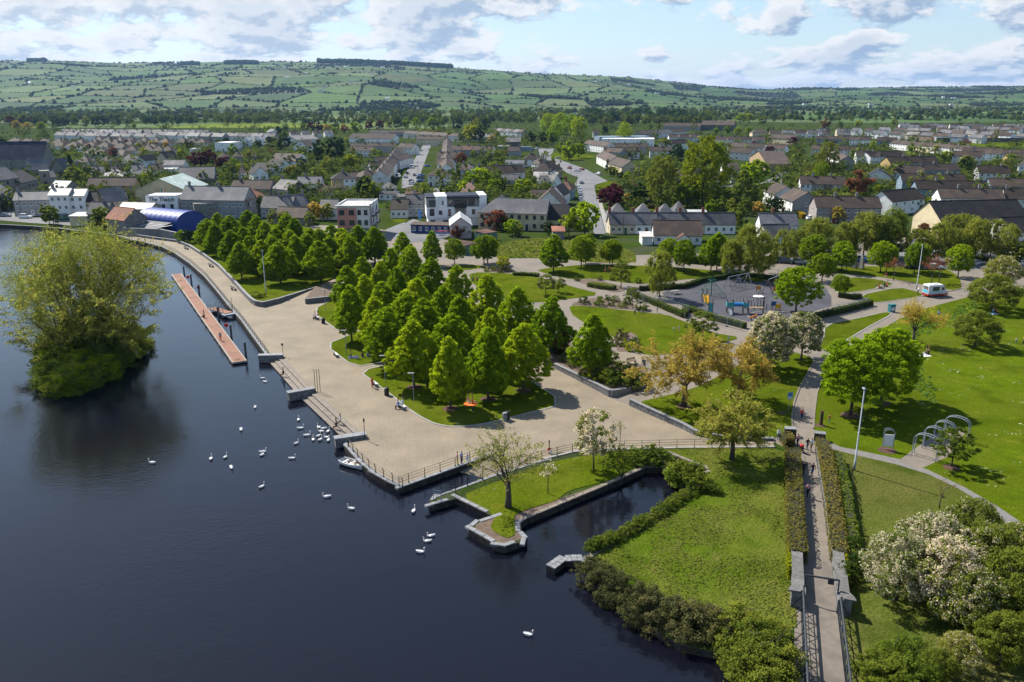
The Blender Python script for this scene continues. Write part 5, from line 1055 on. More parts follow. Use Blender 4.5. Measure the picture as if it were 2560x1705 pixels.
H('T2', 1690, 655, 1800, 650, 4.6, 8, 2.4, 'cream', 'brown', 'cream link house beside the hipped corner house', wins=(2, 2))
H('T2', 1180, 818, 1452, 818, 2.8, 11, 3.4, 'white', 'brown', 'white hipped bungalow with brown roof', kind='hip', wins=(4, 1), chims=(.35,))
H('T2', 1455, 770, 1600, 768, 2.6, 6, 1.8, 'lgrey', 'brown', 'low brown roofed extension behind the bungalow', kind='hip')
H('T2', 640, 992, 982, 997, 3.6, 9, 3.6, 'grey', 'grey', 'grey slated cottage row with tall chimney', wins=(5, 1), chims=(.48,))
H('T2', 982, 985, 1200, 962, 4.0, 9, 3.6, 'grey', 'slate', 'weathered slate roofed cottage beside the ruined gable', wins=(3, 1), chims=(.2, .98))
H('T2', 1310, 1000, 1500, 1000, 4.0, 8, 2.6, 'lgrey', 'grey', 'pale grey house with sunlit roof behind the apartments', wins=(3, 1))
H('T2', 795, 1095, 1125, 1105, 2.8, 8, 2.8, 'stone', 'brown', 'brown tiled shed roof at the edge of the lime grove', name='shed', cat='shed')
H('T2', 1640, 208, 2130, 212, 5, 22, 4, 'white', 'brown', 'long white factory with brown roof and blue doors', wins=(12, 1), name='factory', cat='factory')
H('T2', 1010, 300, 1170, 300, 4.6, 26, 4.2, 'white', 'brown', 'white gable fronted hall of the factory', kind='front', name='factory_hall', cat='factory')
H('T2', 1050, 225, 1300, 215, 5, 24, 3.2, 'lgrey', 'grey', 'grey roofed factory wing', name='factory_wing', cat='factory')
H('T2', 745, 462, 1045, 470, 3.8, 15, 4.2, 'white', 'brown', 'long white community hall with wide brown roof', wins=(6, 1), name='hall', cat='building')
H('T2', 1640, 345, 1900, 348, 4.6, 8, 2.6, 'white', 'brown', 'white terrace with brown roof beyond the dark trees', wins=(5, 2))
H('T2', 1765, 350, 1890, 352, 4.2, 7, 2.8, 'white', 'grey', 'white gable fronted house beyond the dark trees', kind='front', wins=(2, 2))
H('T2', 1660, 300, 2170, 296, 5, 8, 2.2, 'grey', 'brown', 'long dark roofed terrace end on behind the white house', wins=(8, 2), chims=(.3, .6, .9))
H('T2', 290, 262, 430, 250, 6.5, 14, 1.2, 'white', 'pale', 'white block with pale flat roof among the evergreens', kind='flat', name='white_block', cat='building', wins=(3, 2))
for i, (x, y) in enumerate(((430, 230), (490, 218), (570, 220), (650, 210))): H('T2', x, y, x + 70, y, 5.2, 9, 2.6, 'white', 'pale', 'white gabled villa with sunlit pale roof', kind='front', wins=(2, 2), group='white villas')
def street_row(k, xn, yn, xf, yf, n, he, dep, rh, walls, roof, lab, grp, right=False):
    A, B = W(k, xn, yn, he), W(k, xf, yf, he)
    for i in range(n):
        a, b_ = A.lerp(B, i / n), A.lerp(B, (i + .985) / n)
        if right: a, b_ = b_, a
        bld(a, b_, he, dep, rh, walls[i % len(walls)], roof, '%s terraced house in the %s' % (CW.get(walls[i % len(walls)], ''), lab), 'gable', (2, 2), (.02,), group=grp, door=i % 2, over=.12)
street_row('T2', 2085, 640, 2268, 352, 7, 5.2, 8, 2.8, ['lgrey', 'cream', 'white', 'grey'], 'brown', 'long terrace down the left of the car lined street', 'terrace left of the car lined street')
street_row('T3', 350, 560, 400, 240, 6, 5.0, 8, 2.8, ['white', 'lgrey', 'blue', 'cream'], 'brown', 'stepped terrace down the right of the car lined street', 'terrace right of the car lined street', True)
H('T2', 1985, 470, 2150, 450, 4.4, 7, 2.2, 'lgrey', 'brown', 'rear wing of the street terrace with brown roof', wins=(2, 1))
H('T2', 1890, 525, 2030, 520, 4.2, 7, 2.4, 'lgrey', 'brown', 'rear wing behind the street terrace', wins=(2, 1))
H('T2', 1775, 525, 1890, 525, 3.0, 6, .4, 'white', 'dark', 'flat roofed garage block behind the terrace', kind='mono')
H('T3', 795, 1040, 1562, 1062, 5.6, 10, 4.0, 'cream', 'slate', 'long cream two storey building with slate roof and dark garage door', kind='hip', hipR=False, wins=(9, 2), door=(4, 6), dark=True, name='terrace_building', cat='building', chims=())
H('T3', 1566, 1122, 1950, 1132, 3.6, 10, 4.4, 'cream', 'dark', 'lower dark slated extension of the long cream building', kind='hip', hipL=False, wins=(4, 1), dark=True, name='extension', cat='building')
H('T3', 478, 1195, 718, 1192, 4.0, 13, 2.4, 'rose', 'white', 'pale pink gable fronted shed with white sheet roof', kind='front', name='sheet_shed', cat='shed')
gb = H('T3', 32, 1188, 462, 1198, 2.6, 5, .25, 'navy', 'brown', 'low navy painted clubhouse with white panels', kind='mono', name='clubhouse', cat='building', wins=(6, 1), ww=.9)
H('T3', 640, 1432, 792, 1395, 2.5, 7, .3, 'green', 'tile', 'dark green container shed with pinkish roof', kind='mono', name='container', cat='container', over=.05)
H('T3', 865, 1290, 1010, 1270, 2.4, 5, .3, 'green', 'tile', 'small green shed with brown roof behind the maples', kind='mono', name='shed', cat='shed', over=.05)
H('T3', 1640, 1265, 1770, 1265, 2.4, 5, .8, 'stone', 'rust', 'small shed with rusty pinkish roof in the back yard', kind='mono', name='shed', cat='shed')
H('T3', 1428, 960, 1762, 965, 3.4, 16, 5.0, 'lgrey', 'brown', 'wide pale gable fronted house beside the parked cars', kind='front', wins=(2, 1))
H('T3', 1590, 850, 1755, 855, 4.6, 14, 3.4, 'white', 'brown', 'white gabled house behind the wide pale gable', kind='front', wins=(2, 1), chims=())
H('T3', 1398, 862, 1570, 862, 3.2, 7, 2.2, 'white', 'brown', 'white wing with brown roof in the back gardens', wins=(3, 1))
H('T3', 1690, 782, 1850, 786, 4.4, 11, 3.2, 'teal', 'tile', 'grey green corner house with hipped brown roof and brick chimney', kind='hip', wins=(3, 2), chims=(.45,), brick=True)
H('T3', 1520, 700, 1640, 698, 4.0, 8, 2.2, 'blue', 'grey', 'blue grey house with grey roof in the gardens', wins=(2, 1))
H('T3', 1640, 700, 1735, 690, 4.0, 10, 3.2, 'white', 'grey', 'white gabled house beside the blue grey house', kind='front', wins=(1, 1), chims=(.5,))
H('T3', 1420, 652, 1690, 655, 3.6, 9, 2.4, 'grey', 'pale', 'single storey row with sunlit pale roof near the junction', wins=(5, 1), chims=(.7,))
H('T3', 1430, 575, 1610, 580, 5.0, 10, 4.2, 'white', 'brown', 'white hipped semi detached house with large brown roof', kind='hip', wins=(3, 2), chims=(.5,))
H('T3', 1610, 565, 1745, 545, 5.0, 10, 4.2, 'tan', 'brown', 'tan hipped house with large brown roof beside the main road', kind='hip', wins=(3, 2), chims=(.3,))
H('T3', 1490, 500, 1600, 495, 4.6, 9, 3.4, 'white', 'brown', 'white hipped house with a row of chimneys', kind='hip', wins=(2, 2), chims=(.2, .8))
H('T3', 1060, 680, 1245, 682, 3.0, 7, 2.4, 'grey', 'slate', 'small grey cottage with slate roof', wins=(3, 1))
H('T3', 800, 606, 1000, 606, 5.2, 9, 3.2, 'white', 'brown', 'white house with dark brown roof behind the leafy garden tree', wins=(2, 2), chims=(.0, 1.0), door=0)
H('T3', 1004, 598, 1322, 590, 5.2, 9, 3.2, 'cream', 'brown', 'pair of cream houses with a shared brown roof', wins=(4, 2), chims=(.6,), units=['cream', 'lgrey'], door=2)
H('T3', 222, 628, 492, 628, 5.2, 10, 3.0, 'lgrey', 'brown', 'pair of hipped houses, grey and white, at the street corner', kind='hip', wins=(4, 2), chims=(.5,), units=['lgrey', 'white'], door=(0, 2))
H('T3', 668, 860, 905, 850, 3.6, 12, 4.0, 'grey', 'tile', 'grey gabled house with brown roof hidden by garden trees', kind='front', wins=(2, 1), chims=(.5,))
H('T3', 930, 945, 1140, 950, 3.2, 10, 3.0, 'grey', 'dark', 'dark hipped roof behind the long cream building', kind='hip')
row('T3', 480, 335, 965, 345, 4, 5.0, 8, 2.8, ['white', 'lgrey', 'white', 'grey'], ['brown', 'tile', 'brown'], 'terraced house with reddish brown roof facing the back gardens', 'back garden terrace')
H('T3', 92, 215, 392, 222, 5.2, 8, 2.2, 'cream', 'brown', 'cream terrace closing the end of the car lined street', wins=(7, 2), chims=(.2, .5, .8), name='terrace', cat='terrace')
H('T3', -90, 460, 60, 420, 5.2, 8, 2.4, 'lgrey', 'brown', 'grey terrace house half way down the street', wins=(3, 2))
H('T3', 320, 420, 520, 425, 5.0, 8, 3.0, 'cream', 'brown', 'cream house with brown roof among the street terraces', wins=(3, 2), chims=(.1,))
H('T3', 330, 500, 470, 505, 4.6, 8, 3.0, 'white', 'brown', 'white house with steep brown roof by the street', wins=(2, 2))
H('T3', 1130, 350, 1255, 352, 4.0, 8, 2.8, 'grey', 'brown', 'grey cottage near the blue kiosk', wins=(2, 1), chims=(.9,))
H('T3', 1310, 445, 1512, 445, 4.4, 10, 3.4, 'white', 'brown', 'white hipped house with twin chimneys by the junction', kind='hip', wins=(3, 2), chims=(.4, .8))
H('T3', 1100, 490, 1310, 492, 2.8, 7, 1.8, 'lgrey', 'slate', 'low grey outbuilding row', wins=(4, 1))
H('T3', 1020, 300, 1145, 300, 3.4, 8, .5, 'grey', 'grey', 'flat roofed garage near the dark hall', kind='mono')
H('T3', 1110, 248, 1275, 248, 5.0, 12, 3.4, 'dark', 'grey', 'dark clad hall with grey roof behind the trees', name='hall', cat='building')
H('T3', 1245, 308, 1380, 310, 3.0, 5, .2, 'blue', 'pale', 'blue and white filling station canopy', kind='flat', name='canopy', cat='canopy')
H('T3', 1985, 268, 2235, 298, 5.2, 9, 2.8, 'white', 'brown', 'long white terrace with brown roof beyond the green', wins=(9, 2), chims=(.1, .5, .9), name='terrace', cat='terrace')
H('T3', 2135, 402, 2275, 470, 5.0, 9, 3.0, 'lgrey', 'brown', 'pale grey gabled house beside the main road', wins=(3, 2), chims=(.5,))
H('T3', 2230, 360, 2400, 370, 5.0, 8, 2.6, 'grey', 'brown', 'grey terrace behind the gabled house', wins=(4, 2))
H('T3', 2100, 145, 2160, 145, 5.0, 9, 3.2, 'grey', 'brown', 'dark house under the tall trees', wins=(2, 2))
row('T3', 940, 120, 1290, 140, 7, 4.8, 8, 2.6, ['grey', 'white', 'lgrey'], ['brown', 'slate'], 'house in the far estate behind the trees', 'far estate behind the trees', wins=(2, 1))
H('T2', 2110, 1010, 2295, 1012, 3.2, 9, 3, 'lgrey', 'brown', 'pale grey cottage with brown roof between the two apartment blocks', wins=(3, 1), chims=(.2,))
H('T3', -5, 955, 185, 950, 4.6, 9, 3, 'grey', 'slate', 'grey two storey house left of the white apartment block', wins=(3, 2), chims=(.5,))
H('T3', -30, 842, 150, 846, 3, 8, 2.4, 'white', 'tile', 'white cottage with reddish roof behind the grey house', wins=(3, 1), chims=(.7,))
H('T2', 1985, 775, 2155, 775, 2.8, 9, 2.4, 'white', 'grey', 'white hipped bungalow beside the cypresses', kind='hip', wins=(3, 1))
H('T2', 2180, 872, 2380, 870, 2.6, 6, .4, 'blue', 'grey', 'low blue painted workshop in the yards', kind='mono', wins=(4, 1), name='workshop', cat='building')
H('T2', 1980, 838, 2180, 840, 2.6, 6, .4, 'white', 'dark', 'low white flat roofed store in the yards', kind='mono', wins=(3, 1), name='store', cat='building')
row('T3', 560, 560, 700, 565, 2, 4.6, 8, 2.6, ['white', 'lgrey'], ['brown'], 'house behind the leafy gardens off the main street', 'houses off the main street', wins=(2, 2))
row('T2', 260, 600, 620, 590, 3, 3, 9, 3, ['white', 'lgrey'], ['brown'], 'bungalow under the copper trees', 'bungalows under the copper trees', kind='hip', wins=(3, 1), gap=.3)
row('T1', 1000, 600, 1900, 560, 4, 3, 9, 2.8, ['white', 'lgrey', 'cream'], ['slate', 'brown'], 'cottage along the back lane', 'cottages along the back lane', wins=(3, 1), gap=.4)
row('T3', 560, 175, 940, 190, 4, 4.6, 8, 2.6, ['white', 'lgrey'], ['brown', 'slate'], 'house among the tall trees beyond the side street', 'houses beyond the side street', wins=(2, 2))
row('T4', 700, 640, 1200, 660, 3, 4.8, 8, 2.8, ['white', 'lgrey'], ['brown'], 'house behind the huge poplar', 'houses behind the huge poplar', wins=(3, 2))
H('T4', -20, 1182, 262, 1180, 3.1, 6.5, 3.2, 'cream', 'slate', 'cream cottage with white door in the slated terrace facing the park', wins=(4, 1), door=2, chims=(.02, .98), brick=True, name='cottage')
H('T4', 266, 1180, 527, 1180, 3.1, 6.5, 3.2, 'white', 'slate', 'white cottage with dark quoins in the slated terrace facing the park', wins=(3, 1), door=1, chims=(.98,), brick=True, name='cottage')
H('T4', 531, 1180, 790, 1180, 3.1, 6.5, 3.2, 'lgrey', 'slate', 'cottage with two roof lights in the slated terrace', wins=(3, 1), chims=(.98,), brick=True, name='cottage')
H('T4', 794, 1180, 1050, 1181, 3.1, 6.5, 3.2, 'cream', 'slate', 'plain slated cottage in the middle of the terrace', wins=(3, 1), chims=(.98,), brick=True, name='cottage')
H('T4', 1054, 1181, 1400, 1182, 3.1, 6.5, 3.2, 'white', 'slate', 'slated cottage at the tree covered end of the terrace', wins=(4, 1), brick=True, name='cottage')
for x1, x2, y in ((-40, 195, 1085), (262, 480, 1088), (505, 740, 1092), (700, 860, 1060)):
    H('T4', x1, y, x2, y, 3.3, 9, 3.8, 'grey', 'slate', 'rear wing with pyramid slate roof behind the cottage terrace', kind='hip', group='rear wings of the cottage terrace', name='rear_wing', over=.15)
H('T4', 880, 1060, 1080, 1062, 2.6, 6, .5, 'lgrey', 'white', 'white sheet roofed garage behind the cottages', kind='mono', name='garage', cat='garage')
H('T4', 478, 1302, 1020, 1310, 2.8, 10, 3.6, 'white', 'brown', 'white bungalow with wide brown tiled roof and glazed porch', wins=(5, 1), chims=(), name='bungalow')
H('T4', 752, 1345, 880, 1345, 2.3, 2.4, 1.3, 'white', 'tile', 'white glazed gable porch of the brown roofed bungalow', kind='front', wins=(2, 1), ww=1.4, wh=1.3, name='porch', cat='porch')
H('T4', 345, 1325, 462, 1325, 2.4, 6, .5, 'lgrey', 'pale', 'garage with sunlit yellowish roof beside the bungalow', kind='mono', name='garage', cat='garage')
H('T4', 1690, 1190, 2105, 1192, 3.1, 7, 3.2, 'white', 'slate', 'slated cottage row behind the birches', wins=(5, 1), chims=(.38,), brick=True)
H('T4', 1755, 1312, 2045, 1305, 2.8, 6.5, 2.8, 'white', 'slate', 'white slated bungalow half hidden by birches', wins=(4, 1), name='bungalow')
H('T4', 1718, 798, 1842, 846, 5.0, 9.5, 3.2, 'lgrey', 'brown', 'pale grey semi detached house with brown roof at the green', wins=(3, 2), chims=(.5,))
H('T4', 1898, 872, 2046, 925, 5.0, 10.5, 3.4, 'white', 'brown', 'white and grey semi detached house with large grey gable', gwall='grey', wins=(3, 2), chims=(.5,))
H('T4', 2138, 722, 2640, 732, 5.0, 8.5, 3.0, 'white', 'brown', 'long brown roofed terrace behind the semi detached houses', wins=(9, 2), units=['white', 'mauve', 'dark', 'white'], chims=(.3, .7), name='terrace', cat='terrace')
H('T4', -120, 215, 480, 220, 6, 22, 0, 'white', 'pale', 'long white flat roofed factory with bright roof', kind='flat', name='factory', cat='factory', wins=(10, 1))
H('T4', -140, 195, 440, 190, 7, 18, 0, 'blue', 'grey', 'grey upper block of the white factory', kind='flat', name='factory_block', cat='factory')
H('T4', 40, 308, 395, 310, 5.0, 8, 2.6, 'grey', 'brown', 'brown roofed terrace in front of the white factory', wins=(6, 2), chims=(.3, .7))
H('T4', -90, 358, 312, 360, 5.0, 8, 2.6, 'white', 'brown', 'white terrace with brown roof and parked vans', wins=(6, 2), chims=(.2,))
H('T4', 430, 350, 690, 352, 5.0, 8, 2.6, 'lgrey', 'brown', 'pale terrace behind the silver willow', wins=(4, 2), chims=(.5,))
H('T4', 640, 280, 870, 262, 5.0, 9, 3.2, 'white', 'brown', 'white gabled terrace with brown roof behind the tall poplar', wins=(3, 2))
H('T4', 1330, 365, 1565, 378, 5.0, 9, 3.0, 'lgrey', 'brown', 'grey terrace beside the tan gabled building', wins=(4, 2), chims=(.8,))
H('T4', 1560, 420, 1755, 500, 4.2, 14, 5.6, 'tan', 'brown', 'tall tan gabled building at the estate road', kind='front', name='hall', cat='building')
H('T4', 1250, 560, 1430, 562, 5.0, 9, 3.0, 'white', 'brown', 'white house with dark roof behind the round tree', wins=(3, 2))
H('T4', -40, 490, 112, 535, 5.0, 10, 3.4, 'cream', 'brown', 'cream gabled house beside the main road', wins=(3, 2), chims=(.9,))
H('T4', 110, 560, 250, 560, 2.6, 5, 1.0, 'cream', 'brown', 'low lean to behind the cream gabled house', kind='mono')
H('T4', 1760, 200, 2060, 215, 5.0, 9, 3.0, 'cream', 'brown', 'cream gabled terrace at the back of the estate', wins=(5, 2), chims=(.5,))
row('T4', 640, 195, 1010, 195, 3, 4.8, 8, 2.6, ['white', 'lgrey'], ['brown'], 'terrace house with brown roof behind the big poplar', 'houses behind the big poplar', wins=(3, 2))
row('T4', 1160, 220, 1740, 225, 4, 4.8, 8, 2.6, ['white', 'lgrey', 'blue'], ['brown'], 'house with brown roof behind the estate road', 'houses behind the estate road', wins=(3, 2))
row('T4', 1290, 300, 1960, 330, 3, 4.8, 8, 3.0, ['lgrey', 'white'], ['brown'], 'house facing the estate green', 'houses facing the estate green', wins=(4, 2))
H('T4', 1592, 142, 1775, 142, 5, 11, 3.2, 'cream', 'brown', 'large cream hipped house at the back of the estate', kind='hip', wins=(4, 2))
row('T4', 1780, 145, 2355, 150, 4, 4.8, 9, 2.8, ['cream', 'white', 'lgrey'], ['brown', 'slate'], 'house at the far side of the estate', 'houses at the far side of the estate', wins=(3, 2))
row('T4', 330, 160, 860, 130, 3, 5, 12, 3, ['grey', 'lgrey'], ['brown', 'grey'], 'shed like block behind the white factory', 'blocks behind the white factory', wins=(3, 1))
H('T4', 580, 70, 1000, 75, 5, 22, 4, 'grey', 'brown', 'wide brown roofed works with stacked red bricks', name='works', cat='factory')
H('T4', 1010, 55, 1380, 60, 7, 20, 5, 'dark', 'brown', 'large dark agricultural store at the town edge', name='store', cat='factory')
H('T5', 12, 990, 742, 995, 5.1, 9, 3.2, 'mauve', 'brown', 'mauve two storey terrace with two chimneys behind the birches', wins=(9, 2), units=['mauve', 'mauve', 'mauve', 'grey'], chims=(.33, .67), door=(2, 6), name='terrace', cat='terrace')
H('T5', 868, 928, 1235, 885, 5.0, 9.5, 3.4, 'white', 'brown', 'white gabled terrace with brown roof behind the birches', wins=(4, 2), name='terrace', cat='terrace')
H('T5', 1415, 885, 2140, 892, 5.1, 8.5, 3.2, 'white', 'brown', 'long white terrace with nine windows and two chimneys', wins=(9, 2), chims=(.33, .66), door=(1, 5), name='terrace', cat='terrace')
H('T5', 1150, 782, 1965, 792, 5.0, 8.5, 3.0, 'blue', 'brown', 'blue grey terrace half hidden behind the long white terrace', wins=(8, 2), chims=(.3,), name='terrace', cat='terrace')
H('T5', 980, 692, 1705, 702, 5.0, 8.5, 3.0, 'blue', 'brown', 'blue grey terrace with brown roof in the third row', wins=(8, 2), chims=(.28, .75), name='terrace', cat='terrace')
H('T5', 1985, 750, 2600, 760, 5.0, 8.5, 3.0, 'blue', 'brown', 'long brown roofed terrace at the right of the estate', wins=(8, 2), chims=(.3,), name='terrace', cat='terrace')
H('T5', 2150, 890, 2500, 900, 5.0, 9, 3.2, 'lgrey', 'brown', 'grey house with tall chimney beside the white terrace', wins=(4, 2), chims=(.1,))
H('T5', 868, 595, 1222, 605, 5.0, 9, 3.2, 'lgrey', 'brown', 'terrace with yellow gable and brown roof', gwall='yellow', wins=(5, 2), chims=(.9,), name='terrace', cat='terrace')
H('T5', 1228, 575, 1640, 565, 5.0, 9, 2.8, 'blue', 'brown', 'blue grey terrace beside the dark conifers', wins=(6, 2), chims=(.4,), name='terrace', cat='terrace')
H('T5', 842, 485, 1392, 475, 5.0, 9, 3.0, 'grey', 'brown', 'terrace with orange yellow gable and dark roof', gwall='yellow', wins=(6, 2), chims=(.35, .7), name='terrace', cat='terrace')
H('T5', 108, 398, 262, 465, 5.0, 9, 3.0, 'white', 'brown', 'white terrace end on with many chimneys and grey gable', gwall='grey', wins=(4, 2), chims=(.1, .35, .6, .85), name='terrace', cat='terrace')
H('T5', 560, 640, 850, 650, 3.6, 10, 3.8, 'lgrey', 'dark', 'pale gabled hall in the estate', kind='front')
H('T5', 460, 408, 730, 412, 4.8, 9, 2.8, 'lgrey', 'brown', 'pale terrace with rear wings in the estate', wins=(4, 2), chims=(.5,))
H('T5', 620, 418, 1010, 402, 4.6, 9, 2.8, 'white', 'brown', 'white terrace with wide brown roof in the estate', wins=(5, 2), chims=(.2,))
H('T5', 1545, 408, 1880, 418, 4.8, 10, 3.0, 'lgrey', 'brown', 'grey gabled terrace beside the round green tree', wins=(5, 2), chims=(.7,))
H('T5', 1640, 360, 2080, 380, 4.8, 9, 3.0, 'lgrey', 'brown', 'grey terrace with solar panels on its brown roof', wins=(6, 2), chims=(.3,))
H('T5', 1850, 600, 2200, 605, 5.0, 9, 3.2, 'lgrey', 'brown', 'grey terrace with pale gable beside the fir', gwall='grey', wins=(5, 2), chims=(.8,))
H('T5', 2205, 440, 2520, 442, 5.0, 10, 3.2, 'lgrey', 'brown', 'yellow gabled house at the edge of the pitch', gwall='yellow', wins=(4, 2), chims=(.1,))
H('T5', 2300, 520, 2450, 525, 5.0, 9, 3.0, 'white', 'brown', 'white gable fronted house near the white van', kind='front', wins=(2, 2))
H('T5', 1418, 1142, 2420, 1120, 5.8, 14, 5.0, 'cream', 'dark', 'large cream hall with dark slate roof behind the birches', wins=(8, 1), name='hall', cat='building')
H('T5', 2205, 1272, 2640, 1262, 4.2, 10, 3.6, 'lgrey', 'dark', 'lower dark roofed wing of the large cream hall', wins=(4, 1), name='hall_wing', cat='building')
row('T5', 835, 262, 1720, 335, 9, 4.8, 8, 2.2, ['white', 'white', 'cream', 'white'], ['brown'], 'house in the white diagonal terrace', 'white diagonal terrace', gap=.01, wins=(3, 2))
row('T5', 0, 215, 620, 228, 5, 4.8, 8, 2.6, ['blue', 'cream', 'white', 'blue'], ['brown'], 'semi detached house with brown roof in the middle of the estate', 'houses in the middle of the estate')
H('T5', 685, 235, 905, 240, 5, 9, 2.8, 'blue', 'brown', 'blue grey end house with white gable', gwall='white', wins=(4, 2), chims=(.4,))
row('T5', -60, 330, 520, 345, 4, 4.8, 8, 2.6, ['lgrey', 'white', 'white'], ['brown'], 'house with brown roof behind the dark red trees', 'houses behind the dark red trees')
row('T5', 1640, 365, 2340, 395, 3, 4.8, 8, 2.6, ['lgrey', 'white'], ['brown'], 'brown roofed house below the pitch', 'houses below the pitch', gap=.05)
for (x1, y1, x2, y2, n) in ((640, 150, 1900, 205, 7), (1350, 140, 2600, 200, 7), (700, 108, 2000, 142, 8), (1600, 95, 2700, 130, 7), (1050, 82, 2700, 104, 11), (420, 120, 640, 128, 2), (0, 165, 420, 170, 4), (0, 130, 420, 132, 4), (900, 62, 2600, 76, 11)):
    row('T5', x1, y1, x2, y2, n, 5.0, 8.5, 2.8, ['white', 'cream', 'white', 'lgrey', 'tan', 'blue'], ['slate', 'brown', 'grey'], 'semi detached house with %s roof in the far estate by the pitch' % 'dark', 'semi detached houses of the far estate', gap=.25, wins=(2, 2), jit=3)
wall('long dark boundary wall behind the sports pitch', WP('T5', 1360, 250, 2000, 252, 2640, 250), 4.0, .5, WALLS['dark'], False, 'boundary_wall')
for (x1, y1, x2, y2, n, wl_) in ((560, 290, 1750, 330, 7, ['lgrey', 'white']), (900, 370, 1350, 405, 3, ['lgrey']), (1380, 345, 2000, 350, 4, ['lgrey', 'cream']), (860, 475, 1230, 480, 2, ['lgrey', 'white']), (820, 268, 1760, 292, 7, ['lgrey', 'white']), (1000, 232, 2355, 262, 10, ['grey', 'lgrey']), (40, 250, 760, 268, 4, ['lgrey', 'white', 'cream'])):
    row('T1', x1, y1, x2, y2, n, 3.0, 10, 3.6, wl_, ['brown'], 'bungalow with hipped brown roof in the dense estate', 'bungalows of the dense estate', gap=.18, kind='hip', wins=(2, 1), jit=3)
for (x1, y1, x2, y2, n) in ((620, 172, 1740, 190, 9), (1740, 168, 2500, 190, 6), (700, 138, 2355, 150, 11)):
    row('T1', x1, y1, x2, y2, n, 4.8, 9, 3.2, ['lgrey', 'white', 'grey'], ['grey', 'slate'], 'grey roofed house in the far terraced rows', 'far terraced rows', gap=.06, wins=(2, 1), jit=2)
for (x1, y1, x2, y2, n) in ((-40, 178, 800, 188, 6), (700, 130, 760, 140, 1)):
    row('T2', x1, y1, x2, y2, n, 4.8, 9, 3.0, ['white', 'lgrey', 'grey'], ['slate', 'grey'], 'grey roofed house at the end of the far rows', 'end of the far rows', gap=.1, wins=(2, 1))
row('T2', 150, 420, 620, 410, 3, 3.0, 10, 3.2, ['white', 'grey'], ['brown'], 'garden bungalow with brown roof among trees', 'garden bungalows among trees', kind='hip', gap=.3, wins=(3, 1))
row('T2', 960, 160, 1480, 150, 4, 4.2, 9, 3, ['white', 'lgrey'], ['brown', 'grey'], 'house at the far edge of town beside the red trees', 'houses beside the red trees', gap=.3, wins=(2, 1))
row('T2', 2180, 310, 2355, 318, 2, 5, 9, 3, ['white', 'lgrey'], ['brown'], 'white house at the far end of the street', 'houses at the far end of the street', wins=(2, 2))
row('T2', 1860, 140, 2300, 140, 2, 4.5, 12, 2, ['white', 'grey'], ['brown'], 'low block behind the factory', 'blocks behind the factory', wins=(5, 1))
row('T3', -60, 150, 620, 190, 4, 4.5, 9, 2.6, ['lgrey', 'cream'], ['brown'], 'low house behind the cream terrace', 'houses behind the cream terrace', wins=(3, 1))

A, B = W('T2', 1502, 985, 9.4), W('T2', 1872, 985, 9.4); d = B - A; L = Vector((d.x, d.y)).length; D = 15.0
t = thing('apartment_block', 'three storey apartment block with pink bays and white balconied side', 'apartments', (A.x, A.y, 0), math.atan2(d.y, d.x))
part('wall', MB().box(0, 0, 2.9, L, D, 9.5), WALLS['lgrey'], t); part('base', MB().box(.1, .1, -.3, L - .1, D - .1, 2.9), WALLS['stone'], t)
for i in range(2): part('pink_bay', MB().box(L * .30 * i + .05, -.35, 3.0, L * .30 * (i + 1) - .1, -.004, 9.0), WALLS['pink'], t)
rf = part('roof', MB().box(-.5, -.6, 9.6, L + .2, 1.4, 9.85).box(.3, 1.404, 9.52, L - .3, D - .3, 9.62), ROOFS['pale'], t)
part('parapet', MB().box(-.1, 1.404, 9.504, .2, D, 10.1).box(L - .2, 1.404, 9.504, L + .1, D, 10.1).box(.204, D - .3, 9.63, L - .204, D, 10.1), WALLS['lgrey'], t)
for f in range(2):
    for i, x in enumerate((.15, .45, .68, .88)): add_window(t, L * x, -.4 if i < 2 else -.04, 3.9 + f * 3.1, 1.6 if i < 2 else 1.1, 1.5, 0, True)
    for y in (2.5, 6, 9.5, 13): add_window(t, L + .04, y, 3.9 + f * 3.1, 1.1, 1.7, math.pi / 2, True)
    for y in (4.2, 11.2): part('balcony', MB().box(L + .005, y - 1.6, 3.0 + f * 3.1, L + 1.2, y + 1.6, 3.12 + f * 3.1).box(L + 1.12, y - 1.6, 3.124 + f * 3.1, L + 1.2, y + 1.6, 4.1 + f * 3.1), M_BLACK, t)
for y in (.4, 7.6, 14.2): part('fin', MB().box(L + .005, y - .35, 3.0, L + .35, y + .35, 10.3), WALLS['white' if y > 7 else 'mauve'], t)
A, B = W('T3', 205, 880, 9.6), W('T3', 890, 868, 9.6); d = B - A; L = Vector((d.x, d.y)).length; D = 11.0
t = thing('apartment_block', 'white modern apartment block with dark top storey and recessed balconies', 'apartments', (A.x, A.y, 0), math.atan2(d.y, d.x))
part('wall', MB().box(0, 0, 2.8, L * .46, D, 6.3).box(L * .66, 0, 2.8, L, D, 6.3).box(L * .464, 1.4, 2.8, L * .656, D, 6.3).box(L * .15, 0, 6.304, L * .34, D, 10).box(L * .88, 0, 6.304, L, D, 10.2).box(.5, .6, -.3, L - .5, D, 2.796), WALLS['white'], t)
part('upper_wall', MB().box(.02, .1, 6.304, L * .148, D, 9.5).box(L * .342, 1.2, 6.304, L * .878, D, 9.2), WALLS['grey'], t)
part('roof', MB().box(-.2, -.2, 9.504, L * .148, D, 9.9).box(L * .342, -.3, 9.204, L * .878, D, 9.75).box(L * .344, .8, 9.754, L * .876, D, 10.0), ROOFS['navy'], t)
part('balcony', MB().box(L * .46, -.5, 6.0, L * .66, 1.2, 6.2).box(L * .46, -.5, 6.204, L * .66, -.42, 7.1), M_BLACK, t)
part('garage_front', MB().box(L * .49, 1.3, 2.9, L * .64, 1.39, 5.9), WALLS['grey'], t)
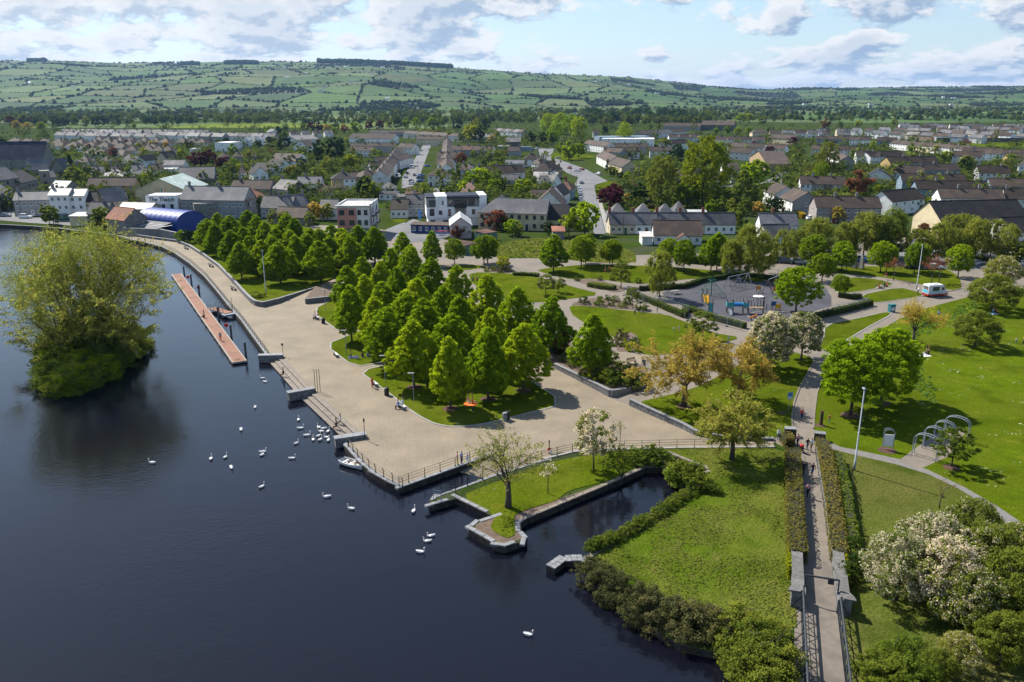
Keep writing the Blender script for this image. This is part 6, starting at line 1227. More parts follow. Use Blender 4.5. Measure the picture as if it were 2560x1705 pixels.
for x, z, w_, h_ in ((.09, 3.6, 1.6, 2.3), (.23, 4.0, 1.1, 1.3), (.38, 3.4, 1.0, 2.3), (.78, 3.9, 1.1, 1.6), (.27, 7.2, .6, 1.3), (.10, 6.7, 2.2, 2.0), (.10, .5, 1.6, 1.6), (.34, .8, 3.0, 1.2), (.7, .5, 2.0, 1.6)): add_window(t, L * x, -.04 if z > 2.8 else .56, z, w_, h_, 0, True)
for x, w_ in ((.42, 2.0), (.54, 2.6), (.64, 1.6), (.75, 2.2)): add_window(t, L * x, 1.16, 6.7, w_, 2.0, 0, True)
def railing(label, pts, step=1.9, h=1.1, rails=(1.05, .72, .40), lean=0.0, z0=.05, name='railing', mat=None, rr=.022, post=.04):
    base = pts[0]; L = [Vector((p.x - base.x, p.y - base.y, 0)) for p in pts]; t = thing(name, label, 'railing', (base.x, base.y, z0)); mat = mat or M_BLACK
    P = along(L, step); P.append((L[-1], P[-1][1])); pm_ = MB(); pm_.box(-post / 2, -post, 0, post / 2, post, h * .55); pm_.hexa([(-post / 2, -post, h * .55), (post / 2, -post, h * .55), (post / 2, post, h * .55), (-post / 2, post, h * .55)], [(-post / 2, -post + lean, h), (post / 2, -post + lean, h), (post / 2, post + lean, h), (-post / 2, post + lean, h)]); pm_.box(-.09, -.09, 0, .09, .09, .03)
    me = pm_.mesh('post', [mat])
    for p, d in P: link('post', me, t, p, math.atan2(d.y, d.x))
    for z in rails:
        mb = MB(); off = lean * max(0, (z - h * .55) / (h * .45)); q = [p + Vector((-d.y, d.x, 0)) * off + Vector((0, 0, z)) for p, d in P]; mb.tube(q, rr, 5); part('rail', mb, mat, t)
    return t
def inset(pts, k):
    out = []
    for i, p in enumerate(pts):
        d = (pts[min(i + 1, len(pts) - 1)] - pts[max(i - 1, 0)]).normalized(); out.append(p - Vector((-d.y, d.x, 0)) * k)
    return out
railing('long black promenade railing with inward leaning posts above the pontoon', inset(PROM[:-1], .3), 1.9, lean=.12, z0=.14)
railing('black railing around the corner of the plaza above the rowing boat', inset(QUAY_L[:-1], .3), 1.7, lean=.10, z0=.14)
railing('straight black railing along the plaza edge above the slipway', inset(rev_ := list(QUAY_F), .3), 2.2, z0=.14)
CURVE = WP('G', 690, 322, 775, 290, 830, 242, 930, 205, 1020, 170, 1200, 105, 1390, 45) + WP('E', 1600, 1560, 1720, 1547, 1930, 1542, 2160, 1537, 2275, 1534) + WP('F', 65, 1532, 185, 1531, 430, 1529, 565, 1528, 650, 1526)
railing('long curved black railing between the plaza and the grassy point', CURVE, 2.2, z0=.1)
railing('short white topped rail at the end of the slipway wall', WP('G', 640, 322, 690, 330), .9, z0=.14, mat=M_STEEL)
struct('kerb', ribbon(MB(), CURVE[6:], .35, 0, .12), M_CONC)
railing('thin handrail beside the right hand path hedge', WP('H', 925, 10, 950, 180, 985, 400, 1012, 640, 1030, 740), 2.0, 1.05, (1.0,), mat=M_STEEL)
railing('thin dark handrail beside the left hand path hedge', WP('H', 803, 10, 812, 200, 822, 440, 832, 700), 2.0, 1.0, (.95,))
def lamp(k, x, y, h, label):
    t = thing('lamp_post', label, 'lamp post', W(k, x, y)); part('pole', MB().tube([(0, 0, 0), (0, 0, h * .12), (0, 0, h * .121), (0, 0, h)], [.14, .13, .10, .065], 10), M_STEEL, t, smooth=True)
    part('door', MB().box(-.05, -.145, .5, .05, -.12, 1.1), M_STEEL, t)
    part('lantern', MB().hexa([(-.16, -.2, h), (.16, -.2, h), (.16, .42, h + .05), (-.16, .42, h + .05)], [(-.1, -.15, h + .14), (.1, -.15, h + .14), (.08, .38, h + .14), (-.08, .38, h + .14)]), M_STEEL, t)
lamp('H', 1190, 122, 10.1, 'tall grey lamp post on the verge beside the lower path')
lamp('F', 1617, 445, 10.0, 'tall grey lamp post beside the ice cream van')
lamp('D', 1820, 478, 9.6, 'tall grey lamp post at the corner of the promenade bank')
for x, y, w_ in ((505, 1212, 'near the first mulch ring'), (310, 1082, 'beside the orange clad person'), (45, 893, 'on the small kerbed lawn'), (-97, 590, 'beside the wedge planter')):
    t = thing('park_light', 'slim park light with flat square head ' + w_, 'park light', W('E', x, y)); part('pole', MB().cyl(0, 0, 0, 4.2, .055, 8), M_STEEL, t); part('arm', MB().bar((0, 0, 4.2), (-.35, .1, 4.25), .06), M_STEEL, t); part('lamp_head', MB().box(-.75, -.2, 4.22, .15, .2, 4.30), M_COPE, t)
def bench(k, x, y, rz, label, mat=M_WHITE, z=0.05):
    p = W(k, x, y); p.z = z; t = thing('bench', label, 'bench', p, rz)
    for i in range(4): part('slat', MB().box(-.85, -.22 + i * .125, .43, .85, -.12 + i * .125, .46), mat, t)
    for i in range(3): part('back_slat', MB().box(-.85, .30 + i * .03, .55 + i * .13, .85, .32 + i * .03, .65 + i * .13), mat, t)
    for s in (-.65, .65): part('leg', MB().box(s - .04, -.22, -.04, s + .04, .28, .426).bar((s, .24, .42), (s, .40, .92), .06), M_COPE, t)
    return t
bench('D', 2300, 905, R(118), 'white bench facing the river at the small kerbed lawn'); bench('E', 240, 1105, R(122), 'white bench behind the person in orange'); bench('E', 425, 1262, R(128), 'white bench with two people at the big kerbed lawn'); bench('D', 2165, 650, R(128), 'white bench with two people in black beside the litter bin')
for x, y, w_ in ((1277, 172, 'at the far bend'), (1447, 294, 'half way along'), (1600, 452, 'near the wall corner')): bench('D', x, y, R(142), 'pale bench against the promenade wall ' + w_, M_CONC)
bench('E', 1995, 985, R(30), 'dark bench in the raised garden', M_WOOD, .77); bench('U5', 1255, 175, R(10), 'dark bench by the car park hedge', M_WOOD)
def bin_(k, x, y, label, mat, w_=.28, h=1.05):
    t = thing('litter_bin', label, 'litter bin', W(k, x, y)); n = 10
    part('body', MB().tube([(0, 0, 0), (0, 0, .06), (0, 0, h * .72), (0, 0, h * .75)], [w_ * .9, w_, w_, w_ * .9], n), mat, t); part('hood', MB().tube([(0, 0, h * .88), (0, 0, h * .93), (0, 0, h)], [w_ * 1.02, w_ * 1.02, w_ * .6], n), mat, t)
    for a in range(4): part('strut', MB().bar((w_ * .9 * math.cos(a * 1.57), w_ * .9 * math.sin(a * 1.57), h * .74), (w_ * .9 * math.cos(a * 1.57), w_ * .9 * math.sin(a * 1.57), h * .89), .04), mat, t)
M_TEAL = pm('teal_paint', (.03, .16, .18), rough=.5)
bin_('E', 320, 1172, 'black litter bin at the kerb of the big plaza lawn', M_BLACK, .36, 1.25); bin_('E', 1127, 1345, 'grey litter bin at the front kerb of the plaza lawn', M_COPE, .34, 1.2); bin_('E', 1145, 1338, 'dark litter bin beside the grey one at the front kerb', M_BLACK, .34, 1.2); bin_('D', 2212, 680, 'black litter bin beside the bench with two people', M_BLACK, .36, 1.2)
t = thing('litter_bin', 'large teal double litter bin on the path near the ice cream van', 'litter bin', W('F', 1445, 600), R(15)); part('body', MB().box(-.6, -.4, 0, .6, .4, 1.25), M_TEAL, t); part('hood', MB().box(-.66, -.46, 1.45, .66, .46, 1.6), M_TEAL, t); part('post', MB().box(-.6, -.4, 1.25, -.5, .4, 1.446).box(.5, -.4, 1.25, .6, .4, 1.446), M_TEAL, t); part('poster', MB().box(-.4, -.415, .3, .4, -.404, 1.0), WALLS['lgrey'], t)
def post_sign(k, x, y, h, label, board=None, col=None, n=1):
    t = thing('signpost', label, 'sign', W(k, x, y), R(10))
    for i in range(n): part('pole', MB().cyl(i * .35, 0, 0, h, .04, 8), M_BLACK if not col else M_STEEL, t)
    if board: part('board', MB().box(-board[0] / 2, -.05, h - board[1], board[0] / 2, -.02, h), col or M_BLACK, t)
    return t
post_sign('D', 1937, 906, 2.3, 'thin black post with small sign on the pier by the promenade railing', (.35, .35)); post_sign('D', 2158, 1150, 3.6, 'tall twin black poles beside the middle step pier', None, None, 3); post_sign('D', 1592, 602, 3.0, 'tall thin black pole by the promenade railing above the gangway'); post_sign('E', 170, 1475, 2.9, 'thin black pole with small plate on the boat quay pier', (.2, .5))
t = post_sign('F', 742, 1285, 2.9, 'blue information sign on a grey pole beside the curved path', (.75, 1.0), pm('blue_sign', (.10, .25, .48), rough=.5)); part('panel', MB().box(-.3, -.058, 1.97, .3, -.052, 2.25), M_WHITE, t); part('symbol', MB().ball((0, -.055, 2.65), .12, .01, .12), M_BLACK, t)
mulch(W('F', 700, 1295), 1.2)
t = thing('carved_post', 'dark brown carved wooden post with a mulch base beside the curved path', 'carved post', W('F', 962, 1377), R(8)); part('post', MB().hexa([(-.2, -.14, 0), (.2, -.14, 0), (.2, .14, 0), (-.2, .14, 0)], [(-.17, -.12, 2.0), (.17, -.12, 2.0), (.17, .12, 2.1), (-.17, .12, 2.1)]), pm('dark_timber', (.06, .035, .02), (.09, .05, .03), 4, .8), t); part('panel', MB().box(-.12, -.17, 1.1, .12, -.145, 1.6), M_BLACK, t); mulch(W('F', 960, 1380), .7)
t = thing('notice_board', 'white notice board under a small arched frame on the meadow', 'notice board', W('F', 1418, 1548), R(-14))
part('board', MB().box(-.55, -.04, .55, .55, .04, 2.1), M_WHITE, t)
for s in (-.6, .6): part('post', MB().cyl(s, 0, 0, 2.3, .05, 8), M_STEEL, t)
part('arch', MB().tube([(.6 * math.cos(a), 0, 2.3 + .45 * math.sin(a)) for a in [math.pi * i / 8 for i in range(9)]], .04, 6).tube([(.6 * math.cos(a), .5, 2.3 + .45 * math.sin(a)) for a in [math.pi * i / 8 for i in range(9)]], .04, 6), M_STEEL, t); mulch(W('F', 1415, 1552), 1.1)
for i, (xl, yl, xr, yr) in enumerate(((1602, 1462, 1765, 1510), (1672, 1418, 1806, 1450), (1745, 1378, 1878, 1408), (1815, 1340, 1978, 1382))):
    a, b_ = W('F', xl, yl, 2.3), W('F', xr, yr, 2.3); d = b_ - a; L = d.length
    t = thing('metal_arch', 'galvanised arch with laddered curved top over the side path', 'arch', (a.x, a.y, 0), math.atan2(d.y, d.x), 'row of four metal arches')
    for x in (0, L):
        for y in (0, .7): part('leg', MB().cyl(x, y, 0, 2.32, .05, 8), M_STEEL, t)
    cur = [(L / 2 - L / 2 * math.cos(math.pi * j / 12), 2.3 + .75 * math.sin(math.pi * j / 12)) for j in range(13)]
    for y in (0, .7): part('hoop', MB().tube([(x, y, z) for x, z in cur], .045, 6), M_STEEL, t)
    for x, z in cur[1:-1]: part('rung', MB().bar((x, 0, z), (x, .7, z), .035), M_STEEL, t)
    for x in (0, L): part('side_panel', MB().bar((x, 0, .5), (x, .7, .5), .03).bar((x, 0, 1.4), (x, .7, 1.4), .03).bar((x, 0, .5), (x, .7, 1.4), .03), M_STEEL, t)
sheet('arch_path', WP('H', 1490, 60, 1640, 115, 1830, 30) + WP('F', 1960, 1420, 1850, 1370, 1660, 1500), .062, M_PATH)
for x, y, h in ((1195, 305, 3.0), (1240, 305, 3.4)):
    mb = MB(); mb.hexa([(-.55, -.35, -.1), (.55, -.35, -.1), (.55, .35, -.1), (-.55, .35, -.1)], [(-.4, -.25, h * .75), (.45, -.25, h * .8), (.4, .25, h * .82), (-.35, .25, h * .78)]).hexa([(-.4, -.25, h * .75), (.45, -.25, h * .8), (.4, .25, h * .82), (-.35, .25, h * .78)], [(-.1, -.12, h), (.3, -.12, h * .97), (.25, .12, h), (-.05, .12, h)])
    single('standing_stone', mb, M_CONC, 'grey standing stone on the lawn beside the car park', 'stone', 'pair of standing stones', W('F', x, y), random.uniform(0, 3))

ZP = -.28; c4 = [W('D', 1176, 342, ZP), W('D', 1236, 340, ZP), W('D', 1690, 936, ZP), W('D', 1586, 944, ZP)]
o0 = (c4[3] + c4[2]) * .5; ax_ = ((c4[0] + c4[1]) * .5 - o0); LP = Vector((ax_.x, ax_.y)).length; wd = ((c4[2] - c4[3]).length) * .98
t = thing('pontoon', 'long narrow floating pontoon with rust red deck and pale edges', 'pontoon', (o0.x, o0.y, -.85), math.atan2(ax_.y, ax_.x))
M_DECK = pm('rust_red_deck', (.19, .092, .06), (.23, .115, .075), 1.5, .85, c3=(.165, .082, .055), s3=.3)
nseg = 5
for i in range(nseg): part('deck', MB().box(LP * i / nseg + .02, -wd / 2 + .2, .40, LP * (i + 1) / nseg - .02, wd / 2 - .2, .57), M_DECK, t)
part('float', MB().box(.1, -wd / 2 + .15, -.3, LP - .1, wd / 2 - .15, .39), M_BLACK, t)
for s in (-1, 1): part('edge_beam', MB().box(0, s * wd / 2 - .19 if s > 0 else -wd / 2, .30, LP, wd / 2 if s > 0 else -wd / 2 + .19, .62), pm('pale_timber', (.30, .27, .235), (.24, .21, .185), 2, .8), t)
part('end_beam', MB().box(-.12, -wd / 2, .30, -.004, wd / 2, .6), M_CONC, t)
for i in range(16): part('fender', MB().cyl(2 + i * (LP - 4) / 15, wd / 2 + .06, -.2, .5, .07, 6), M_WHITE, t)
part('ladder', MB().bar((1.0, -.3, .578), (1.0, .5, .578), .05).bar((1.6, -.3, .578), (1.6, .5, .578), .05).bar((1.0, -.3, .578), (1.6, -.3, .578), .05).bar((1.0, .5, .578), (1.6, .5, .578), .05), M_BLACK, t)
for x, yb, yt, w_ in ((1263, 366, 295, 'farthest from the steps'), (1312, 424, 348, 'beside the first red lifebuoy'), (1366, 500, 420, 'carrying a red lifebuoy housing'), (1499, 660, 588, 'at the gangway'), (1585, 790, 692, 'beside the hanging red lifebuoy'), (1683, 915, 800, 'at the pontoon corner near the steps')):
    p = W('D', x, yb, -.8); s_ = thing('mooring_pile', 'black steel mooring pile with pale cap ' + w_, 'pile', p); part('pile', MB().cyl(0, 0, -1.2, 2.7, .2, 10), pm('pile_steel', (.05, .06, .075), (.08, .085, .09), 2, .5), s_, smooth=False); part('cap', MB().cyl(0, 0, 2.704, 2.95, .24, 10, .10), M_STEEL, s_)
for x, y, w_ in ((1290, 405, 'on the far half of the pontoon'), (1362, 480, 'on the third pile of the pontoon'), (1553, 745, 'near the near end of the pontoon')):
    p = W('D', x, y, ZP); s_ = thing('lifebuoy_stand', 'red lifebuoy housing on a thin post ' + w_, 'lifebuoy', p); part('post', MB().cyl(0, 0, 0, 1.9, .04, 6), M_STEEL, s_); part('housing', MB().tube([(0, -.12, 1.5), (0, .12, 1.5)], [.36, .36], 12), pm('lifebuoy_red', (.45, .02, .02), rough=.4), s_)
g0, g1 = W('D', 1445, 575, ZP), W('D', 1565, 610, 0.1); d = g1 - g0; t = thing('gangway', 'short hinged gangway with railings from the promenade to the pontoon', 'gangway', g0, math.atan2(d.y, d.x)); L = Vector((d.x, d.y)).length
part('deck', MB().hexa([(0, -.9, .0), (L, -.9, d.z), (L, .9, d.z), (0, .9, .0)], [(0, -.9, .1), (L, -.9, d.z + .1), (L, .9, d.z + .1), (0, .9, .1)]), M_DECK, t)
for s in (-.9, .9):
    for i in range(6): x = L * (i + .2) / 5.6; part('post', MB().bar((x, s, d.z * x / L + .1), (x, s, d.z * x / L + 1.15), .05), M_BLACK, t)
    for z in (.6, 1.15): part('rail', MB().bar((0, s, z), (L, s, d.z + z), .05), M_BLACK, t)
part('landing', MB().box(L - .6, -1.4, d.z - .35, L + 1.0, 1.4, d.z - .02), M_STEEL, t)
for s in (-1.2, 1.2): part('pier_post', MB().cyl(L - .3, s, -1.6, d.z - .36, .12, 8), M_STEEL, t)
jet = WP('G', 1412, 765, 1490, 706, 1620, 690, 1640, 712, 1700, 715, 1700, 748, 1640, 742, 1545, 735, 1465, 790); t = thing('stone_jetty', 'bent old stone jetty with slab top at the mouth of the canal basin', 'jetty', jet[0]); b0 = jet[0]
part('wall', MB().poly([(p.x - b0.x, p.y - b0.y) for p in jet], -2.2, -.12), M_WETST, t)
cl = [(jet[0] + jet[8]) * .5, (jet[1] + jet[7]) * .5, (jet[2] + jet[6]) * .5, (jet[4] + jet[5]) * .5]; wj = (jet[1] - jet[7]).length
for p, d in along(cl, .55):
    n_ = Vector((-d.y, d.x, 0));
    for s0, s1 in ((-.5, -.02), (.02, .5)):
        c = p - b0 + d * .27; e = .255; z = random.uniform(-.01, .02); part('slab', MB().hexa([c - d * e + n_ * s0 * wj, c + d * e + n_ * s0 * wj, c + d * e + n_ * s1 * wj, c - d * e + n_ * s1 * wj], [c - d * e + n_ * s0 * wj + Vector((0, 0, z)), c + d * e + n_ * s0 * wj + Vector((0, 0, z)), c + d * e + n_ * s1 * wj + Vector((0, 0, z)), c - d * e + n_ * s1 * wj + Vector((0, 0, z))]).__class__(), M_STEP, t) if False else part('slab', MB().hexa([c - d * e + n_ * s0 * wj - Vector((0, 0, .12)), c + d * e + n_ * s0 * wj - Vector((0, 0, .12)), c + d * e + n_ * s1 * wj - Vector((0, 0, .12)), c - d * e + n_ * s1 * wj - Vector((0, 0, .12))], [c - d * e + n_ * s0 * wj + Vector((0, 0, z)), c + d * e + n_ * s0 * wj + Vector((0, 0, z)), c + d * e + n_ * s1 * wj + Vector((0, 0, z)), c - d * e + n_ * s1 * wj + Vector((0, 0, z))]), M_COPE, t)
g0, g1 = W('U2', 470, 400, 0), W('U2', 560, 455, 0); d = (g1 - g0); L = d.length; t = thing('lock_gate', 'decayed grey timber lock gate at the head of the canal basin', 'lock gate', (g0.x, g0.y, 0), math.atan2(d.y, d.x))
for i in range(7): part('plank', MB().box(L * i / 7 + .01, -.12, -2.0, L * (i + 1) / 7 - .01, .12, .35 + random.uniform(-.05, .05)), pm('weathered_timber', (.13, .12, .11), (.2, .185, .17), 3, .9), t)
part('beam', MB().box(-.6, -.2, .40, L + 1.4, .2, .62), pm('rusty_iron', (.14, .06, .04), (.2, .10, .07), 3, .9), t)

z0 = .14; M_PAR = pm('parapet_stone', (.085, .082, .078), (.15, .145, .138), 3, .9, .02, 6, orand=.15)
def U4(x, y, z=z0): return W('U4', x, y, z)
a0, a1 = U4(505, 640), U4(540, 1567); b0_, b1 = U4(845, 700), U4(955, 1567)
ca, cb = (a0 + b0_) * .5, (a1 + b1) * .5; dr = (cb - ca).normalized(); BW = (b1 - a1).length; org = Vector((ca.x, ca.y, 0)) - dr * 1.0
t = thing('footbridge', 'dark grey lattice girder footbridge with tarmac deck', 'footbridge', org, math.atan2(dr.y, dr.x)); BL = 46.0; hw = BW / 2
part('deck', MB().box(-6, -hw, -.4, BL, hw, z0), pm('bridge_tarmac', (.125, .105, .088), (.16, .138, .115), 1.5, .9, .01, 15, c3=(.105, .09, .076), s3=.4), t)
M_GIRD = pm('girder_paint', (.020, .025, .030), (.034, .040, .046), 2, .5)
for s in (-1, 1):
    y = s * (hw + .12)
    part('top_chord', MB().tube([(2.0, y, 1.55), (BL, y, 1.55)], .10, 8), M_GIRD, t); part('bottom_chord', MB().box(1.5, y - .09, -.25, BL, y + .09, .05), M_GIRD, t)
    for i in range(26):
        x = 2.2 + i * 1.7
        part('post', MB().bar((x, y, .05), (x, y, 1.5), .07), M_GIRD, t); part('diagonal', MB().bar((x, y, .08), (x + 1.7, y, 1.48), .05).bar((x, y + .03, 1.48), (x + 1.7, y + .03, .08), .05), M_GIRD, t)
        part('outrigger', MB().bar((x, y, -.15), (x, y + s * 1.05, -.15), .09).bar((x, y + s * 1.0, -.13), (x, y, 1.4), .06), M_GIRD, t)
        if i < 25: part('bracing', MB().bar((x, y + s * 1.0, -.15), (x + 1.7, y, -.15), .05), M_GIRD, t)
    part('handrail', MB().bar((2, y - s * .12, 1.05), (BL, y - s * .12, 1.05), .05).bar((2, y - s * .12, .55), (BL, y - s * .12, .55), .03), M_GIRD, t)
part('portal', MB().bar((1.2, -hw + .02, 0), (.9, -hw + .02, 2.55), .11).bar((1.2, hw - .02, 0), (.9, hw - .02, 2.55), .11).bar((.9, -hw, 2.55), (.9, hw, 2.55), .13).bar((1.2, -hw + .02, .3), (2.4, -hw + .02, 1.5), .07).bar((1.2, hw - .02, .3), (2.4, hw - .02, 1.5), .07), M_GIRD, t)
part('notice_plate', MB().box(.86, hw - .9, 2.0, .90, hw - .4, 2.48), M_GIRD, t)
for s, w_ in ((-1, 'right'), (1, 'left')):
    p = thing('stone_parapet', 'old mossy stone parapet and pillar on the %s of the footbridge entrance' % w_, 'parapet', org, math.atan2(dr.y, dr.x)); y0, y1 = s * (hw + .02), s * (hw + .92); ya, yb = min(y0, y1), max(y0, y1); yc = (ya + yb) / 2
    part('wall', MB().hexa([(-6.5, ya, -.3), (.9, ya, -.3), (.9, yb, -.3), (-6.5, yb, -.3)], [(-6.5, ya + .08, 1.05), (.9, ya, 1.15), (.9, yb, 1.15), (-6.5, yb - .08, 1.05)]), M_STONE, p)
    for i in range(6): part('coping_stone', MB().box(-6.55 + i * 1.22, ya - .05, 1.165, -6.55 + i * 1.22 + 1.2, yb + .05, 1.34), M_PAR, p)
    part('pillar', MB().box(.904, ya - .12, -.3, 2.2, yb + .12, 1.5), M_STONE, p)
    nf = 9; pc = Vector((2.2, y0 + s * .1, 0))
    for i in range(nf):
        a, b_ = math.pi * (.5 + .5 * i / nf), math.pi * (.5 + .5 * (i + .92) / nf); f = lambda r_, an, z: (pc.x + r_ * math.cos(an), pc.y + s * r_ * math.sin(an) * .95, z)
        part('cap_stone', MB().hexa([f(.25, a, 1.504), f(1.3, a, 1.504), f(1.3, b_, 1.504), f(.25, b_, 1.504)], [f(.25, a, 1.68), f(1.28, a, 1.66), f(1.28, b_, 1.66), f(.25, b_, 1.68)]), M_PAR, p)
    g = np.random.default_rng(4 + s); n = 900; C = np.stack([g.uniform(-6.6, -2.2, n), s * (hw + 1.1 + g.normal(size=n) * .10), g.uniform(.1, 1.35, n)], 1)
    link('moss', foliage_mass(C, None, .16, 3, L_YGRN, 'moss'), p)

def P(x, y, z=.03): return W('U1', x, y, z)
def swing(label, apex, mat, seats, hgt):
    b_ = apex[0]; t = thing('swing_set', label, 'swing', (b_.x, b_.y, .03)); d = (apex[-1] - apex[0]); d.z = 0; u = d.normalized(); n_ = Vector((-u.y, u.x, 0)); q = [Vector((a.x - b_.x, a.y - b_.y, 0)) for a in apex]
    for a in q:
        for s in (-1, 1): part('leg', MB().bar(a + n_ * s * 1.25, a + Vector((0, 0, hgt)), .12), mat, t)
    part('beam', MB().bar(q[0] + Vector((0, 0, hgt)), q[-1] + Vector((0, 0, hgt)), .12), M_STEEL, t)
    for i in range(seats):
        c = q[0].lerp(q[-1], (i + .75) / (seats + .5)); part('chain', MB().bar(c - u * .22 + Vector((0, 0, .5)), c - u * .22 + Vector((0, 0, hgt)), .03).bar(c + u * .22 + Vector((0, 0, .5)), c + u * .22 + Vector((0, 0, hgt)), .03), M_BLACK, t); part('seat', MB().bar(c - u * .25 + Vector((0, 0, .48)), c + u * .25 + Vector((0, 0, .48)), .2, .06), M_BLACK, t)
swing('grey framed swing set at the back of the playground', [P(1172, 200), P(1288, 175), P(1400, 150)], M_STEEL, 4, 2.9)
swing('yellow timber framed swing set under the bright maple', [P(1622, 240), P(1714, 195), P(1806, 165)], M_WOOD, 3, 3.1)
M_YELL = pm('yellow_plastic', (.62, .34, .01), rough=.4); M_TRQ = pm('turquoise_panel', (.04, .26, .28), rough=.45); M_BLU = pm('blue_panel', (.02, .16, .42), rough=.45); M_ORA = pm('orange_panel', (.6, .2, .02), rough=.45); M_NET = pm('green_rope', (.02, .14, .09), rough=.8)
b_ = P(935, 360); t = thing('slide_tower', 'yellow chute slide on a small black posted tower', 'slide', b_, R(4))
for x in (-.45, .45):
    for y in (1.2, 2.1): part('post', MB().cyl(x, y, 0, 2.9, .06, 8), M_BLACK, t)
part('platform', MB().box(-.5, 1.15, 1.5, .5, 2.15, 1.6), M_BLACK, t)
part('chute', MB().hexa([(-.42, -.5, .25), (.42, -.5, .25), (.42, 1.2, 1.5), (-.42, 1.2, 1.5)], [(-.42, -.5, .34), (.42, -.5, .34), (.42, 1.2, 1.6), (-.42, 1.2, 1.6)]).bar((-.45, -.5, .4), (-.45, 1.2, 1.75), .08, .3).bar((.45, -.5, .4), (.45, 1.2, 1.75), .08, .3), M_YELL, t)
b_ = P(985, 270); t = thing('climbing_net', 'green rope climbing net around a tall dark pole', 'climbing frame', b_)
part('pole', MB().cyl(0, 0, 0, 5.8, .09, 8), M_BLACK, t); part('ring', MB().tube([(.8 * math.cos(a), .8 * math.sin(a), 3.6) for a in [i * math.pi / 6 for i in range(13)]], .05, 5), M_NET, t)
for i in range(12): a = i * math.pi / 6; part('rope', MB().bar((0, 0, 3.7), (3.4 * math.cos(a), 3.4 * math.sin(a), .1), .035), M_NET, t)
for rr_ in (1.0, 1.8, 2.6): part('rope_ring', MB().tube([(rr_ * math.cos(a), rr_ * math.sin(a), 3.7 - rr_ * 1.05) for a in [i * math.pi / 6 for i in range(13)]], .03, 4), M_NET, t)
b_ = P(1522, 285); t = thing('roundabout', 'white disc roundabout with a centre pole', 'roundabout', b_); part('disc', MB().cyl(0, 0, .12, .2, 1.15, 20), WALLS['lgrey'], t); part('base', MB().cyl(0, 0, 0, .12, .3, 10), M_BLACK, t); part('pole', MB().cyl(0, 0, .2, 1.2, .05, 8), M_BLACK, t); part('wheel', MB().tube([(.35 * math.cos(i * math.pi / 6), .35 * math.sin(i * math.pi / 6), 1.1) for i in range(13)], .03, 5), M_BLACK, t)
b_ = P(1200, 470); t = thing('multiplay_unit', 'turquoise climbing unit with platforms, plank bridge and metal slide', 'climbing frame', b_, R(-6))
for x, y in ((-.6, 0), (.6, 0), (-.6, 1.2), (.6, 1.2), (2.6, 0), (3.6, 0), (2.6, 1.2), (3.6, 1.2), (6.6, .3), (6.6, 1.3), (-3.4, .6), (-4.2, .6)): part('post', MB().cyl(x, y, 0, 2.7 if x < 5 else 3.3, .07, 8), M_BLACK, t)
for x0, x1 in ((-.65, .65), (2.55, 3.65)): part('platform', MB().box(x0, -.05, 1.2, x1, 1.25, 1.3), M_WOOD, t); part('panel', MB().box(x0, -.1, 1.35, x1, -.04, 2.3), M_TRQ, t); part('side_panel', MB().box(x0 - .06, .06, 1.35, x0 - .02, 1.2, 2.3), M_TRQ, t)
part('tunnel', MB().tube([(.65, .6, 1.75), (2.55, .6, 1.75)], .42, 12), M_BLU, t); part('bridge', MB().bar((3.65, .5, 1.25), (6.6, .8, 1.2), .9, .08), M_WOOD, t); part('slide', MB().hexa([(-.3, -1.9, .15), (.2, -1.9, .15), (.2, -.05, 1.25), (-.3, -.05, 1.25)], [(-.3, -1.9, .2), (.2, -1.9, .2), (.2, -.05, 1.32), (-.3, -.05, 1.32)]), M_STEEL, t); part('climbing_wall', MB().box(-4.2, .55, .1, -3.4, .65, 1.9), M_TRQ, t)
for i in range(3): part('net_rope', MB().bar((3.7, .2 + i * .3, .2), (6.5, .3 + i * .3, 2.0), .03), M_NET, t)
b_ = P(1510, 430); t = thing('balance_trail', 'cluster of black balance posts with ropes in the playground', 'climbing frame', b_, R(5))
for i in range(9): part('post', MB().cyl((i % 5) * 1.3 - 2, (i // 5) * 1.6, 0, 1.1 + (i * 7 % 5) * .25, .07, 8), M_BLACK, t)
for i in range(4): part('rope', MB().bar((i * 1.3 - 2, 0, 1.0), (i * 1.3 - .7, 0, .9), .03), M_BLACK, t)
b_ = P(1330, 335); t = thing('low_fence', 'row of black upright rails inside the playground', 'fence', b_, R(-3))
for i in range(12): part('upright', MB().bar((-2.4 + i * .7, 0, 0), (-2.4 + i * .7, 0, 1.0), .05), M_BLACK, t)
part('rail', MB().bar((-2.5, 0, 1.0), (5.5, 0, 1.0), .05), M_BLACK, t)
for x, y, m, w_ in ((1690, 420, M_BLU, 'blue'), (1712, 250, M_ORA, 'orange'), (1520, 235, M_ORA, 'orange and red'), (1740, 450, M_YELL, 'yellow')):
    t = thing('play_panel', '%s activity panel on two posts in the playground' % w_, 'play panel', P(x, y), R(12) if x < 1700 else R(-20))
    for s in (-.5, .5): part('post', MB().cyl(s, 0, 0, 1.7, .05, 8), M_BLACK, t)
    part('board', MB().box(-.5, -.06, .7, .5, .0, 1.6), m, t)
t = thing('picnic_table', 'grey picnic table at the edge of the playground', 'table', P(578, 248), R(20)); part('table_top', MB().box(-.9, -.4, .72, .9, .4, .78), M_CONC, t)
for s in (-.75, .75): part('seat', MB().box(-.9, s - .15, .42, .9, s + .15, .47), M_CONC, t)
for s in (-.6, .6): part('leg', MB().bar((s, -.75, 0), (s, .3, .72), .07).bar((s, .75, 0), (s, -.3, .72), .07).bar((s, -.8, .4), (s, .8, .4), .06), M_CONC, t)
